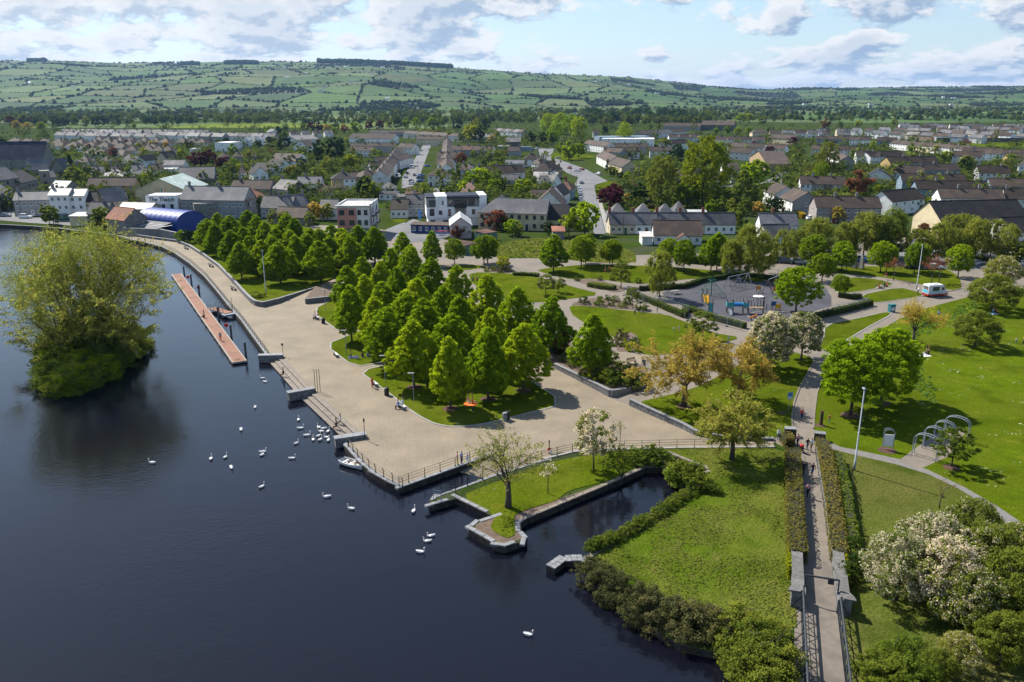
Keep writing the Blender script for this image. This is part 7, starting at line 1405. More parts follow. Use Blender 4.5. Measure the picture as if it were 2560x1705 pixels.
for x, y in ((1440, 545), (1480, 530)):
    t = thing('spring_rocker', 'small orange spring rocker near the blossom tree', 'rocker', P(x, y), 0, 'spring rockers'); part('spring', MB().cyl(0, 0, 0, .4, .1, 8), M_BLACK, t); part('body', MB().box(-.4, -.1, .4, .4, .1, .6).box(.2, -.1, .604, .4, .1, .95).ball((-.1, 0, .65), .2, .12, .08), M_ORA, t)
struct('play_ring', ribbon(MB(), [P(1650 + 250 * math.cos(i * math.pi / 16), 495 + 55 * math.sin(i * math.pi / 16)) for i in range(32)], .14, .025, .05, closed=True), M_CONC)
FN = 0
def heras(label, pts, step=3.4, h=1.95):
    base = pts[0]; L = [p - base for p in pts]; t = thing('mesh_fence', label, 'fence', base); S_ = along(L, step)
    mb = MB(); w_ = step - .08
    mb.bar((0, 0, .12), (w_, 0, .12), .045).bar((0, 0, h), (w_, 0, h), .05).bar((0, 0, .1), (0, 0, h), .045).bar((w_, 0, .1), (w_, 0, h), .045)
    for i in range(1, 16): mb.bar((w_ * i / 16, 0, .12), (w_ * i / 16, 0, h), .010)
    for i in range(1, 5): mb.bar((0, 0, .12 + (h - .12) * i / 5), (w_, 0, .12 + (h - .12) * i / 5), .010)
    me = mb.mesh('panel', [M_STEEL]); fm = MB().box(-.35, -.11, 0, .35, .11, .12).mesh('foot', [M_BLACK])
    for p, d in S_[:-1]: a = math.atan2(d.y, d.x); link('panel', me, t, p, a); link('foot', fm, t, p, a + math.pi / 2)
heras('temporary steel mesh fence along the playground path', WP('U1', 0, 265, 130, 312, 480, 415, 810, 515) ); heras('temporary steel mesh fence below the front playground hedge', WP('U1', 1010, 575, 1240, 640, 1420, 692)); heras('temporary steel mesh fence at the back of the playground', WP('F', 480, 345, 700, 372, 1010, 440), 3.4, 1.9); heras('mesh fence at the right playground hedge', WP('F', 1000, 630, 1150, 600, 1315, 560))
struct('kerb', ribbon(MB(), WP('U1', 130, 312, 480, 415, 830, 520), .25, 0, .1), M_CONC)

t = thing('rowing_boat', 'small white rowing boat moored at the plaza quay', 'boat', W('G', 92, 95, -.7), R(-32)); n = 9; secs = []
for i in range(n):
    u = i / (n - 1); x = -1.9 + 3.8 * u; w_ = .72 * (math.sin(math.pi * (.22 + .78 * u) ) ** .7 if u < .98 else .02); w_ = max(w_, .02); sh = .52 + .22 * (abs(u - .4) * 1.5) ** 2
    secs.append([(x, -w_, sh), (x, -w_ * .88, .2), (x, -w_ * .45, .0), (x, 0, -.06), (x, w_ * .45, .0), (x, w_ * .88, .2), (x, w_, sh)])
mb = MB(); m_ = 7
for s in secs: mb.v += s
for i in range(n - 1):
    for j in range(m_ - 1): mb.f.append((i * m_ + j, (i + 1) * m_ + j, (i + 1) * m_ + j + 1, i * m_ + j + 1)); mb.m.append(0)
mb.f.append(tuple(range(m_))); mb.m.append(0); part('hull', mb, M_WHITE, t, smooth=False)
inn = MB(); inn.v = [(p[0], p[1] * .93, p[2] * .9 + .08) for s in secs for p in s]; inn.f = [tuple(reversed(f)) for f in mb.f[:-1]]; inn.m = [0] * len(inn.f); part('lining', inn, pm('boat_lining', (.42, .40, .36), rough=.6), t)
for s in (0, 6): part('gunwale', MB().tube([(q[s][0], q[s][1], q[s][2] + .02) for q in secs], .045, 5), M_WHITE, t)
for x in (-1.3, -.3, .8): part('thwart', MB().box(x - .15, -.6, .38, x + .15, .6, .43), M_WHITE, t)
part('oar', MB().bar((-1.2, .25, .47), (1.2, .1, .5), .05).box(1.2, .0, .48, 1.55, .2, .52), M_WOOD, t)
def swan_mesh():
    mb = MB(); k = 9; n = 8; prof = [(-.62, .03, .22), (-.52, .10, .20), (-.36, .20, .16), (-.1, .25, .14), (.15, .24, .14), (.34, .18, .17), (.46, .09, .20), (.50, .02, .22)]
    o = 0
    for x, r, z in prof:
        for j in range(n): a = 2 * math.pi * j / n; mb.v.append((x, r * math.cos(a), z + r * .78 * math.sin(a)))
    for i in range(len(prof) - 1):
        for j in range(n): mb.f.append((i * n + j, i * n + (j + 1) % n, (i + 1) * n + (j + 1) % n, (i + 1) * n + j)); mb.m.append(0)
    neck = [(.38, 0, .22), (.50, 0, .36), (.50, 0, .52), (.44, 0, .66), (.46, 0, .78), (.54, 0, .82), (.62, 0, .79)]
    mb.tube(neck, [.085, .07, .055, .05, .055, .065, .03], 7); return mb.mesh('body', [pm('swan_feathers', (.70, .69, .67), rough=.7)], True)
sw_b = swan_mesh(); sw_w = MB().hexa([(-.60, .05, .26), (.15, .2, .16), (.2, .26, .18), (-.5, .16, .22)], [(-.68, .06, .40), (.05, .16, .37), (.12, .24, .32), (-.55, .18, .34)]).mesh('wing', [MATS['swan_feathers']]); sw_w2 = MB().hexa([(-.60, -.05, .26), (-.5, -.16, .22), (.2, -.26, .18), (.15, -.2, .16)], [(-.68, -.06, .40), (-.55, -.18, .34), (.12, -.24, .32), (.05, -.16, .37)]).mesh('wing', [MATS['swan_feathers']])
sw_k = MB().tube([(.61, 0, .79), (.66, 0, .77), (.74, 0, .745)], [.03, .028, .012], 6).mesh('beak', [pm('swan_beak', (.55, .16, .02), rough=.5)])
SW = [('G', 75, 385, 160), ('G', 505, 402, 80), ('G', 622, 572, 200), ('G', 597, 608, 190), ('G', 552, 682, -10), ('G', 1290, 1248, -15), ('D', 1795, 1058, 170), ('D', 1815, 1082, -30), ('D', 1745, 1258, -80), ('D', 2043, 1342, 100), ('D', 2058, 1400, 10), ('D', 1650, 1412, -70), ('D', 2102, 1448, 20), ('D', 2028, 1503, 60), ('D', 2178, 1392, 120), ('D', 2212, 1402, 200), ('D', 2195, 1422, 170), ('D', 2246, 1422, 80), ('D', 2180, 1452, 60), ('D', 2232, 1462, 150), ('D', 2143, 1478, 100), ('D', 2192, 1478, 70), ('D', 2248, 1482, 90), ('D', 1800, 1562, 10), ('S', 380, 1158, 170), ('S', 528, 1148, 100), ('S', 564, 1144, 80), ('S', 579, 1171, -60), ('S', 656, 1138, 70), ('S', 731, 1147, 10), ('S', 655, 1218, 60), ('S', 817, 1243, 190)]
for i, (k, x, y, a) in enumerate(SW):
    near = i in (14, 15, 16, 17, 18, 19, 20, 21, 22, 12, 13); lab = {5: 'lone white swan on the dark open water', 0: 'white swan swimming away below the rowing boat quay', 1: 'white swan seen end on below the slipway', 4: 'white swan trailing two others below the slipway', 6: 'white swan preening below the first river steps', 7: 'white swan beside the preening one below the river steps', 24: 'white swan farthest out on the river'}.get(i, 'white swan in the flock feeding below the river steps' if near else 'white swan drifting on open water off the plaza')
    t = thing('swan', lab, 'swan', W(k, x, y, -.7) + Vector((0, 0, -.02)), R(a), 'swans on the river'); t.scale = (random.uniform(.66, .78),) * 3
    link('body', sw_b, t); link('wing', sw_w, t); link('wing', sw_w2, t); link('beak', sw_k, t)
M_TYRE = pm('tyre_rubber', (.018, .018, .018), rough=.9); M_RIM = pm('wheel_rim', (.35, .36, .37), rough=.35, metal=.6); M_LAMP = pm('headlight_glass', (.7, .7, .68), rough=.15); M_TAIL = pm('tail_light', (.3, .01, .01), rough=.3)
def loft(rows, mat_rows=None):
    mb = MB(); n = len(rows[0])
    for r_ in rows: mb.v += [tuple(p) for p in r_]
    for i in range(len(rows) - 1):
        for j in range(n): mb.f.append((i * n + j, i * n + (j + 1) % n, (i + 1) * n + (j + 1) % n, (i + 1) * n + j)); mb.m.append(0)
    mb.f.append(tuple(range(n))[::-1]); mb.m.append(0); mb.f.append(tuple(range((len(rows) - 1) * n, len(rows) * n))); mb.m.append(0); return mb
def carset(L, Wd, Hb, Hr, hood, boot, kind):
    """body, glasshouse, roof and wheels of a car; x is forward"""
    def sec(x, w_, z0, z1): return [(x, -w_ * .92, z0), (x, -w_, (z0 + z1) / 2), (x, -w_ * .9, z1), (x, w_ * .9, z1), (x, w_, (z0 + z1) / 2), (x, w_ * .92, z0)]
    h = L / 2; w_ = Wd / 2
    body = loft([sec(-h, w_ * .82, .38, Hb * .86), sec(-h + .12, w_ * .96, .26, Hb * .98), sec(-h + boot, w_, .22, Hb), sec(h - hood, w_, .22, Hb), sec(h - .35, w_ * .95, .24, Hb * .86), sec(h - .05, w_ * .82, .3, Hb * .66), sec(h, w_ * .7, .36, Hb * .6)])
    a, b_, c, d = -h + boot * .35, -h + boot + .35, h - hood - .75, h - hood + .1
    gl = loft([[(a, -w_ * .88, Hb - .02), (a, w_ * .88, Hb - .02), (a + .02, w_ * .86, Hb + .02), (a + .02, -w_ * .86, Hb + .02)], [(b_, -w_ * .90, Hb - .02), (b_, w_ * .90, Hb - .02), (b_, w_ * .74, Hr - .05), (b_, -w_ * .74, Hr - .05)], [(c, -w_ * .90, Hb - .02), (c, w_ * .90, Hb - .02), (c, w_ * .74, Hr - .05), (c, -w_ * .74, Hr - .05)], [(d, -w_ * .88, Hb - .02), (d, w_ * .88, Hb - .02), (d - .02, w_ * .84, Hb + .02), (d - .02, -w_ * .84, Hb + .02)]])
    rf = MB().hexa([(b_ - .1, -w_ * .76, Hr - .06), (c + .12, -w_ * .76, Hr - .06), (c + .12, w_ * .76, Hr - .06), (b_ - .1, w_ * .76, Hr - .06)], [(b_, -w_ * .68, Hr), (c, -w_ * .68, Hr), (c, w_ * .68, Hr), (b_, w_ * .68, Hr)])
    for s in (-1, 1):
        for x in (a + .15, (b_ + c) / 2, d - .2): rf.bar((x, s * w_ * .88, Hb), (min(max(x, b_), c), s * w_ * .755, Hr - .05), .07)
    return body.mesh('body', [M_WHITE], False), gl.mesh('window', [M_GLASS]), rf.mesh('roof', [M_WHITE]), h
WHEEL = MB().tube([(0, -.1, 0), (0, .1, 0)], [.31, .31], 14).mesh('wheel', [M_TYRE]); RIM = MB().tube([(0, -.108, 0), (0, .108, 0)], [.2, .2], 10).mesh('rim', [M_RIM])
HL = MB().box(-.05, -.2, -.07, .03, .2, .07).mesh('headlight', [M_LAMP]); TL = MB().box(-.03, -.16, -.1, .04, .16, .1).mesh('tail_light', [M_TAIL])
CARS = {'hatch': carset(4.0, 1.74, .92, 1.46, 1.1, .35, 0), 'saloon': carset(4.5, 1.78, .90, 1.42, 1.25, .95, 0), 'suv': carset(4.5, 1.84, 1.08, 1.66, 1.15, .3, 0), 'van': carset(5.0, 1.95, 1.15, 2.2, .95, .12, 1)}
PAINT = {n: pm('paint_' + n, c, rough=.25, spec=.6, coat=.5) for n, c in (('white', (.72, .72, .71)), ('silver', (.42, .44, .46)), ('grey', (.14, .15, .16)), ('black', (.02, .02, .022)), ('red', (.36, .02, .02)), ('blue', (.03, .10, .38)), ('bright blue', (.02, .22, .60)), ('green', (.03, .14, .08)))}
def car(k, x, y, head, col, kind, where, group):
    bm_, gm, rm_, h = CARS[kind]; p = W(k, x, y); p.z = .016
    t = thing('parked_van' if kind == 'van' else 'car', '%s %s %s' % (col, {'hatch': 'hatchback', 'saloon': 'saloon car', 'suv': 'tall car', 'van': 'van'}[kind], where), 'van' if kind == 'van' else 'car', p, R(head), group)
    o = link('body', bm_, t); setmat(o, 0, PAINT[col]); o = link('roof', rm_, t); setmat(o, 0, PAINT[col]); link('window', gm, t)
    for sx in (-h + .75, h - .8):
        for sy in (-.78, .78): wv = link('wheel', WHEEL, t, (sx, sy, .31)); link('rim', RIM, wv)
    for s in (-.55, .55): link('headlight', HL, t, (h - .12, s, .62)); link('tail_light', TL, t, (-h + .06, s, .75))
for i, (x, y, c) in enumerate(((1925, 770, 'white'), (1938, 800, 'silver'), (1946, 830, 'white'), (1951, 862, 'grey'), (1955, 905, 'silver'), (1967, 945, 'grey'), (1977, 985, 'white'), (1990, 1025, 'black'))): car('T3', x, y, 88, c, ('hatch', 'saloon')[i % 2], 'in the line parked along the main road pavement', 'cars parked along the main road')
for x, y, hd, c, k, w_ in ((1830, 552, 60, 'red', 'hatch', 'driving past the hipped houses'), (1917, 585, 150, 'white', 'saloon', 'crossing the road junction'), (1962, 570, 140, 'red', 'hatch', 'following the white car at the junction'), (2155, 620, 130, 'white', 'hatch', 'waiting at the side of the junction'), (1967, 720, 80, 'grey', 'saloon', 'driving down the main road'), (1552, 370, 85, 'grey', 'suv', 'at the far end of the main road'), (1705, 437, 5, 'silver', 'saloon', 'turning beside the green'), (1640, 305, 80, 'grey', 'hatch', 'far along the main road'), (1415, 345, 10, 'blue', 'hatch', 'at the filling station'), (1470, 328, 20, 'white', 'hatch', 'beside the filling station canopy')): car('T3', x, y, hd, c, k, w_, 'cars on the main road')
for x, y, hd, c, k in ((45, 545, 82, 'white', 'van'), (80, 632, 85, 'grey', 'hatch'), (40, 705, 80, 'black', 'suv'), (52, 730, 10, 'white', 'saloon'), (150, 640, 20, 'blue', 'hatch'), (140, 668, 15, 'black', 'suv'), (146, 700, 10, 'blue', 'saloon'), (222, 530, 20, 'blue', 'hatch'), (247, 285, 85, 'white', 'van'), (242, 335, 85, 'white', 'hatch'), (148, 352, 80, 'grey', 'saloon'), (310, 297, 10, 'silver', 'hatch'), (120, 297, 10, 'grey', 'hatch'), (-25, 655, 85, 'silver', 'hatch'), (-5, 612, 85, 'black', 'hatch'), (-110, 650, 80, 'white', 'van')): car('T3', x, y, hd, c, k, 'in the car lined side street', 'cars in the car lined street')
for x, y, hd, c, k in ((1800, 600, 0, 'white', 'saloon'), (1790, 540, 0, 'grey', 'saloon'), (1793, 512, 0, 'silver', 'hatch'), (1850, 512, 80, 'red', 'hatch'), (1897, 545, 95, 'white', 'saloon'), (1850, 488, 85, 'grey', 'hatch'), (1822, 460, 80, 'blue', 'hatch'), (1950, 442, 10, 'white', 'hatch'), (1398, 718, 10, 'white', 'van'), (2270, 1130, 10, 'white', 'suv'), (1365, 935, 15, 'red', 'hatch'), (240, 750, 10, 'red', 'saloon'), (120, 400, 0, 'white', 'van')): car('T4', x, y, hd, c, k, 'parked in the estate behind the park', 'cars in the estate')
for x, y, hd, c, k, w_ in ((815, 272, -25, 'silver', 'saloon', 'at the hedge end of the car park'), (722, 268, -20, 'black', 'suv', 'beside the silver car in the car park'), (1258, 252, 15, 'bright blue', 'hatch', 'behind the standing stones'), (1590, 305, 5, 'black', 'saloon', 'under the car park maples'), (1665, 308, 0, 'blue', 'hatch', 'beside the black car under the maples'), (1742, 308, 0, 'white', 'saloon', 'in the middle of the car park'), (1872, 306, 5, 'grey', 'hatch', 'at the right of the car park'), (2020, 280, 30, 'silver', 'saloon', 'near the car park exit'), (1742, 215, 25, 'white', 'saloon', 'crossing the back of the car park'), (1757, 165, 10, 'red', 'hatch', 'beside the red shrubs of the cream hall'), (1545, 190, -60, 'black', 'suv', 'against the birches'), (2250, 315, 8, 'bright blue', 'saloon', 'at the car park entrance'), (1070, 250, 5, 'grey', 'hatch', 'behind the slender maples')): car('F', x, y, hd, c, k, w_, 'cars in the car park')
for x, y, hd, c, k, w_ in ((290, 1112, -5, 'white', 'suv', 'parked on the town quay'), (60, 1095, 0, 'grey', 'saloon', 'at the left end of the town quay'), (735, 1130, 5, 'green', 'van', 'beside the cream kiosk'), (960, 1198, 20, 'white', 'saloon', 'near the river end of the town quay'), (1465, 645, 10, 'white', 'hatch', 'in the back lane'), (905, 365, -10, 'white', 'saloon', 'in the bungalow estate'), (1662, 490, 10, 'white', 'van', 'beside the white bungalow'), (1960, 1075, 5, 'grey', 'hatch', 'in front of the pub'), (690, 472, 5, 'grey', 'saloon', 'by the fir tree')): car('T1', x, y, hd, c, k, w_, 'cars on the old quay')
for x, y, hd, c, k, w_ in ((2187, 522, 0, 'white', 'van', 'beside the yellow gabled house'), (20, 545, 20, 'silver', 'hatch', 'by the copper tree'), (45, 562, 20, 'grey', 'hatch', 'next to the silver car by the copper tree'), (1950, 1000, 0, 'silver', 'hatch', 'in front of the long white terrace'), (2035, 998, 0, 'white', 'hatch', 'in front of the long white terrace')): car('T5', x, y, hd, c, k, w_, 'cars in the right hand estate')
car('T2', 1200, 800, 0, 'white', 'hatch', 'parked beside the low slated terrace', 'cars in the yards'); car('T2', 705, 472, 0, 'grey', 'saloon', 'beside the community hall', 'cars in the yards')
t = thing('ice_cream_van', 'white and turquoise ice cream van with red skirt parked on the park road', 'van', W('F', 1742, 492), R(14))
def vsec(x, w_, z0, z1): return [(x, -w_, z0), (x, -w_, z1 - .15), (x, -w_ * .86, z1), (x, w_ * .86, z1), (x, w_, z1 - .15), (x, w_, z0)]
part('body', loft([vsec(-2.6, .95, .75, 2.6), vsec(-2.5, 1.0, .7, 2.7), vsec(1.0, 1.0, .7, 2.7), vsec(1.35, .98, .7, 2.5), vsec(1.9, .93, .7, 1.5), vsec(2.6, .85, .7, 1.2)]), M_WHITE, t)
part('skirt', loft([[(-2.68, -.98, .35), (-2.68, -.98, .72), (-2.68, .98, .72), (-2.68, .98, .35)], [(1.6, -1.02, .3), (1.6, -1.02, .72), (1.6, 1.02, .72), (1.6, 1.02, .3)], [(2.68, -.86, .35), (2.68, -.86, .72), (2.68, .86, .72), (2.68, .86, .35)]]), PAINT['red'], t)
part('rear_panel', MB().box(-2.63, -.8, .9, -2.604, .8, 1.6), pm('turquoise_paint', (.12, .42, .55), rough=.4), t); part('side_band', MB().box(-2.4, -1.03, .74, 1.0, -1.005, 1.35), pm('pale_blue_paint', (.35, .55, .62), rough=.4), t)
part('rear_window', MB().box(-2.66, -.7, 1.75, -2.62, .7, 2.35), M_GLASS, t); part('serving_hatch', MB().box(-1.6, -1.04, 1.4, .1, -1.0, 2.3), M_GLASS, t); part('door_window', MB().box(.75, -1.03, 1.5, 1.35, -.97, 2.1), M_GLASS, t); part('windscreen', MB().hexa([(1.62, -.85, 1.55), (1.66, -.85, 1.55), (1.66, .85, 1.55), (1.62, .85, 1.55)], [(1.34, -.8, 2.3), (1.40, -.8, 2.3), (1.40, .8, 2.3), (1.34, .8, 2.3)]), M_GLASS, t)
for i, c in enumerate((M_ORA, PAINT['bright blue'], M_YELL)): part('sticker', MB().box(-2.675, -.6 + i * .42, 1.8, -2.662, -.35 + i * .42, 2.1), c, t)
part('roof_sign', MB().box(-1.0, -.35, 2.702, .2, .35, 2.85), M_WHITE, t)
for s in (-.7, .7): part('tail_light', MB().box(-2.70, s - .1, .45, -2.685, s + .1, .65), M_TAIL, t)
for sx in (-1.6, 1.7):
    for sy in (-.86, .86): wv = link('wheel', WHEEL, t, (sx, sy, .33)); link('rim', RIM, wv)
t = thing('canoe_rack', 'stack of blue, white and red canoes in the yard', 'canoe rack', W('T3', 480, 1330), R(8))
for i in range(4):
    for j in range(2):
        x0, z = -2.6 + j * 5.2, .4 + i * .5; part('canoe', loft([[(x0 - 2.4, 0, z + .1), (x0 - 2.4, .05, z + .15), (x0 - 2.4, 0, z + .2), (x0 - 2.4, -.05, z + .15)], [(x0, -.02, z), (x0, .45, z + .18), (x0, 0, z + .36), (x0, -.45, z + .18)], [(x0 + 2.4, 0, z + .1), (x0 + 2.4, .05, z + .15), (x0 + 2.4, 0, z + .2), (x0 + 2.4, -.05, z + .15)]]), [PAINT['blue'], M_WHITE, PAINT['blue'], PAINT['red'], M_WHITE][(i + j * 3) % 5], t)
for x in (-4.6, 0, 4.6): part('upright', MB().box(x - .05, -.6, 0, x + .05, -.5, 2.5).box(x - .05, .5, 0, x + .05, .6, 2.5), M_STEEL, t)
t = thing('banner', 'tall blue feather banner beside the white apartment block', 'banner', W('T3', 120, 1150)); part('pole', MB().cyl(0, 0, 0, 4.2, .05, 6), M_STEEL, t); part('flag', MB().box(.06, -.02, .9, .85, .02, 4.1), PAINT['bright blue'], t)
for k, x, y, h in (('T3', 185, 1160, 9), ('T3', 1035, 1090, 6), ('T3', 115, 635, 8), ('T3', 550, 790, 8), ('T3', 1845, 600, 8.5), ('T3', 1905, 830, 8), ('T3', 310, 840, 6), ('T4', 125, 1310, 8), ('T4', 1365, 940, 9), ('T1', 245, 1090, 9), ('T1', 1060, 960, 7), ('T2', 405, 990, 7), ('T2', 1385, 1040, 8), ('T5', 1515, 255, 14), ('T5', 1845, 270, 14), ('T5', 1925, 300, 14), ('T5', 2000, 285, 14), ('T3', 1645, 420, 9), ('T3', 1440, 310, 10), ('T2', 255, 790, 8)):
    t = thing('utility_pole', 'tall thin %s' % ('floodlight pole at the sports pitch' if k == 'T5' else 'street pole with cross arm in the town'), 'pole', W(k, x, y), random.uniform(0, 1), 'floodlight poles' if k == 'T5' else 'street poles'); part('pole', MB().cyl(0, 0, 0, h, .13, 6, .08), M_STEEL if k == 'T5' else M_BARK, t); part('arm', MB().bar((-.7, 0, h - .4), (.7, 0, h - .4), .1), M_STEEL, t)

SKIN = pm('skin', (.45, .27, .19), rough=.6)
def body_mesh(pose):
    J = {'pel': (0, 0, .95, .135), 'wai': (0, .01, 1.08, .125), 'che': (0, .0, 1.30, .155), 'nec': (0, .01, 1.47, .06), 'hea': (0, -.01, 1.60, .085), 'top': (0, .0, 1.71, .085),
         'shL': (-.17, 0, 1.40, .065), 'elL': (-.23, .04, 1.13, .045), 'haL': (-.22, -.06, .88, .035), 'shR': (.17, 0, 1.40, .065), 'elR': (.23, .04, 1.13, .045), 'haR': (.22, -.06, .88, .035),
         'hiL': (-.09, 0, .88, .10), 'knL': (-.10, -.02, .50, .07), 'anL': (-.10, .02, .09, .045), 'toL': (-.11, -.15, .04, .04), 'hiR': (.09, 0, .88, .10), 'knR': (.10, -.02, .50, .07), 'anR': (.10, .02, .09, .045), 'toR': (.11, -.15, .04, .04)}
    def mv(**k):
        for n, v in k.items(): J[n] = (*v, J[n][3])
    if pose == 'walk': mv(knL=(-.10, -.20, .53), anL=(-.10, -.24, .10), toL=(-.10, -.40, .06), knR=(.10, .06, .50), anR=(.10, .30, .16), toR=(.10, .20, .05), elL=(-.24, .14, 1.14), haL=(-.22, .12, .90), elR=(.24, -.06, 1.12), haR=(.21, -.24, .96))
    if pose in ('sit', 'bench'):
        dz = -.82 if pose == 'sit' else -.45
        for n in list(J):
            if n[:2] not in ('kn', 'an', 'to'): J[n] = (J[n][0], J[n][1], J[n][2] + dz, J[n][3])
        if pose == 'sit': mv(knL=(-.16, -.40, .36), anL=(-.14, -.62, .06), toL=(-.15, -.76, .04), knR=(.16, -.36, .34), anR=(.12, -.66, .06), toR=(.13, -.80, .04), elL=(-.28, -.10, .38), haL=(-.16, -.34, .40), elR=(.28, -.08, .38), haR=(.18, -.32, .38))
        else: mv(knL=(-.12, -.42, .48), anL=(-.12, -.40, .09), toL=(-.12, -.56, .04), knR=(.12, -.42, .48), anR=(.12, -.44, .09), toR=(.12, -.60, .04), elL=(-.25, -.06, .72), haL=(-.14, -.30, .56), elR=(.25, -.06, .72), haR=(.14, -.30, .56))
    names = list(J); E_ = [('pel', 'wai'), ('wai', 'che'), ('che', 'nec'), ('nec', 'hea'), ('hea', 'top'), ('che', 'shL'), ('shL', 'elL'), ('elL', 'haL'), ('che', 'shR'), ('shR', 'elR'), ('elR', 'haR'), ('pel', 'hiL'), ('hiL', 'knL'), ('knL', 'anL'), ('anL', 'toL'), ('pel', 'hiR'), ('hiR', 'knR'), ('knR', 'anR'), ('anR', 'toR')]
    me = bpy.data.meshes.new('skel'); me.from_pydata([J[n][:3] for n in names], [(names.index(a), names.index(b_)) for a, b_ in E_], []); ob = bpy.data.objects.new('skel', me); COL.objects.link(ob)
    md = ob.modifiers.new('s', 'SKIN'); sv = me.skin_vertices[0].data
    for i, n in enumerate(names): sv[i].radius = (J[n][3], J[n][3] * (.75 if n in ('pel', 'wai', 'che') else 1)); sv[i].use_root = n == 'pel'
    ob.modifiers.new('d', 'SUBSURF').levels = 1
    out = bpy.data.meshes.new_from_object(ob.evaluated_get(bpy.context.evaluated_depsgraph_get())); bpy.data.objects.remove(ob)
    mb = MB(); mb.v = [tuple(v.co) for v in out.vertices]; pts = {n: Vector(J[n][:3]) for n in names}; reg = {'pel': 2, 'wai': 1, 'che': 1, 'nec': 0, 'hea': 0, 'top': 3, 'shL': 1, 'shR': 1, 'elL': 1, 'elR': 1, 'haL': 0, 'haR': 0, 'hiL': 2, 'hiR': 2, 'knL': 2, 'knR': 2, 'anL': 2, 'anR': 2, 'toL': 3, 'toR': 3}
    for p in out.polygons:
        c = Vector(p.center); n = min(names, key=lambda q: (pts[q] - c).length); m_ = reg[n]
        if n == 'hea' and (c.y > pts['hea'].y + .03): m_ = 3
        mb.f.append(tuple(p.vertices)); mb.m.append(m_)
    h = pts['hea']; mb.tube([h + Vector((0, -.07, .02)), h + Vector((0, -.115, -.02))], [.015, .012], 4, 0)                    # nose
    for s in (-1, 1):
        mb.ball(h + Vector((s * .035, -.082, .035)), .012, .008, .010, 5, 4, 3); mb.ball(h + Vector((s * .088, .01, .0)), .012, .025, .035, 5, 4, 0)
        hd = pts['haL' if s < 0 else 'haR']; el = pts['elL' if s < 0 else 'elR']; dr_ = (hd - el).normalized(); sd = dr_.cross(Vector((1, 0, 0))).normalized()
        for i, ln in enumerate((.075, .085, .08, .06)): b0_ = hd + dr_ * .03 + sd * (i - 1.5) * .018; mb.tube([b0_, b0_ + dr_ * ln * .6, b0_ + dr_ * ln + sd * .004 + Vector((0, -.012, 0))], [.010, .009, .006], 4, 0)
        mb.tube([hd + sd * -.03, hd + sd * -.055 + dr_ * .03, hd + sd * -.055 + dr_ * .06], [.012, .010, .007], 4, 0)
    return mb.mesh('person', [SKIN, SKIN, SKIN, SKIN], True)
BODY = {p: body_mesh(p) for p in ('stand', 'walk', 'sit', 'bench')}
CL = {n: pm('cloth_' + n.replace(' ', '_'), c, rough=.9) for n, c in (('red', (.42, .03, .03)), ('white', (.68, .68, .67)), ('black', (.015, .015, .018)), ('navy', (.02, .03, .08)), ('jeans', (.07, .11, .20)), ('pink', (.55, .26, .28)), ('orange', (.62, .14, .02)), ('blue', (.05, .14, .42)), ('grey', (.20, .20, .21)), ('light blue', (.30, .42, .58)), ('yellow', (.6, .45, .06)), ('green', (.05, .22, .16)), ('beige', (.42, .34, .25)))}
HAIR = [pm('hair_' + n, c, rough=.7) for n, c in (('brown', (.05, .03, .018)), ('black', (.012, .011, .011)), ('fair', (.22, .14, .06)))]
PN = 0
def person(k, x, y, pose, top, bot, head, where, z=.05, sc=1.0, group=None):
    global PN; PN += 1; p = W(k, x, y, z); o = link('person', BODY[pose], None, p, R(head)); o.scale = (sc,) * 3
    for i, m_ in enumerate((SKIN, CL[top], CL[bot], HAIR[PN % 3])): setmat(o, i, m_)
    tag(o, '%s in %s top and %s %s %s' % ('child' if sc < .8 else 'person', top, bot, {'stand': 'standing', 'walk': 'walking', 'sit': 'sitting', 'bench': 'seated'}[pose], where), 'person', group)
for a in (('F', 829, 1342, 'walk', 'red', 'navy', 0, 'up the curved path'), ('F', 868, 1550, 'walk', 'black', 'grey', 180, 'beside the pushchair'), ('F', 896, 1552, 'walk', 'white', 'beige', 180, 'by the right gate pier'), ('F', 802, 1520, 'walk', 'pink', 'black', 180, 'pushing the pushchair'), ('H', 843, 150, 'walk', 'black', 'black', 180, 'in the shade of the left hedge'), ('H', 903, 160, 'walk', 'black', 'jeans', 180, 'between the hedges'), ('H', 871, 302, 'walk', 'pink', 'black', 180, 'alone between the hedges'), ('F', 672, 1482, 'stand', 'white', 'jeans', 180, 'leaning at the railing end'), ('E', 222, 1118, 'stand', 'orange', 'red', 60, 'in front of the white bench'), ('G', 803, 80, 'stand', 'pink', 'yellow', 90, 'at the plaza railing'), ('G', 832, 76, 'stand', 'light blue', 'navy', 60, 'at the plaza railing'), ('U1', 120, 487, 'stand', 'white', 'black', 20, 'on the lawn by the mesh fence'), ('U1', 1425, 838, 'stand', 'black', 'grey', 0, 'where the paths meet'), ('U5', 995, 488, 'stand', 'white', 'black', 90, 'behind the ice cream van'), ('U5', 583, 300, 'walk', 'red', 'beige', 0, 'on the path behind the lawn'), ('U5', 563, 425, 'stand', 'navy', 'grey', 200, 'beside the seated group'), ('E', 1842, 335, 'stand', 'red', 'black', 0, 'on the back lawn'), ('E', 1867, 340, 'stand', 'orange', 'navy', 180, 'on the back lawn'), ('U5', 2346, 1135, 'stand', 'yellow', 'black', 200, 'on the right of the meadow'), ('U5', 1750, 160, 'walk', 'navy', 'navy', 90, 'at the car park edge'), ('T1', 125, 1070, 'walk', 'black', 'black', 90, 'on the town quay')): person(*a)
person('D', 1510, 798, 'stand', 'light blue', 'red', 20, 'on the rust red pontoon', z=ZP); person('D', 1397, 640, 'sit', 'black', 'navy', 250, 'at the edge of the pontoon', z=ZP + .02)
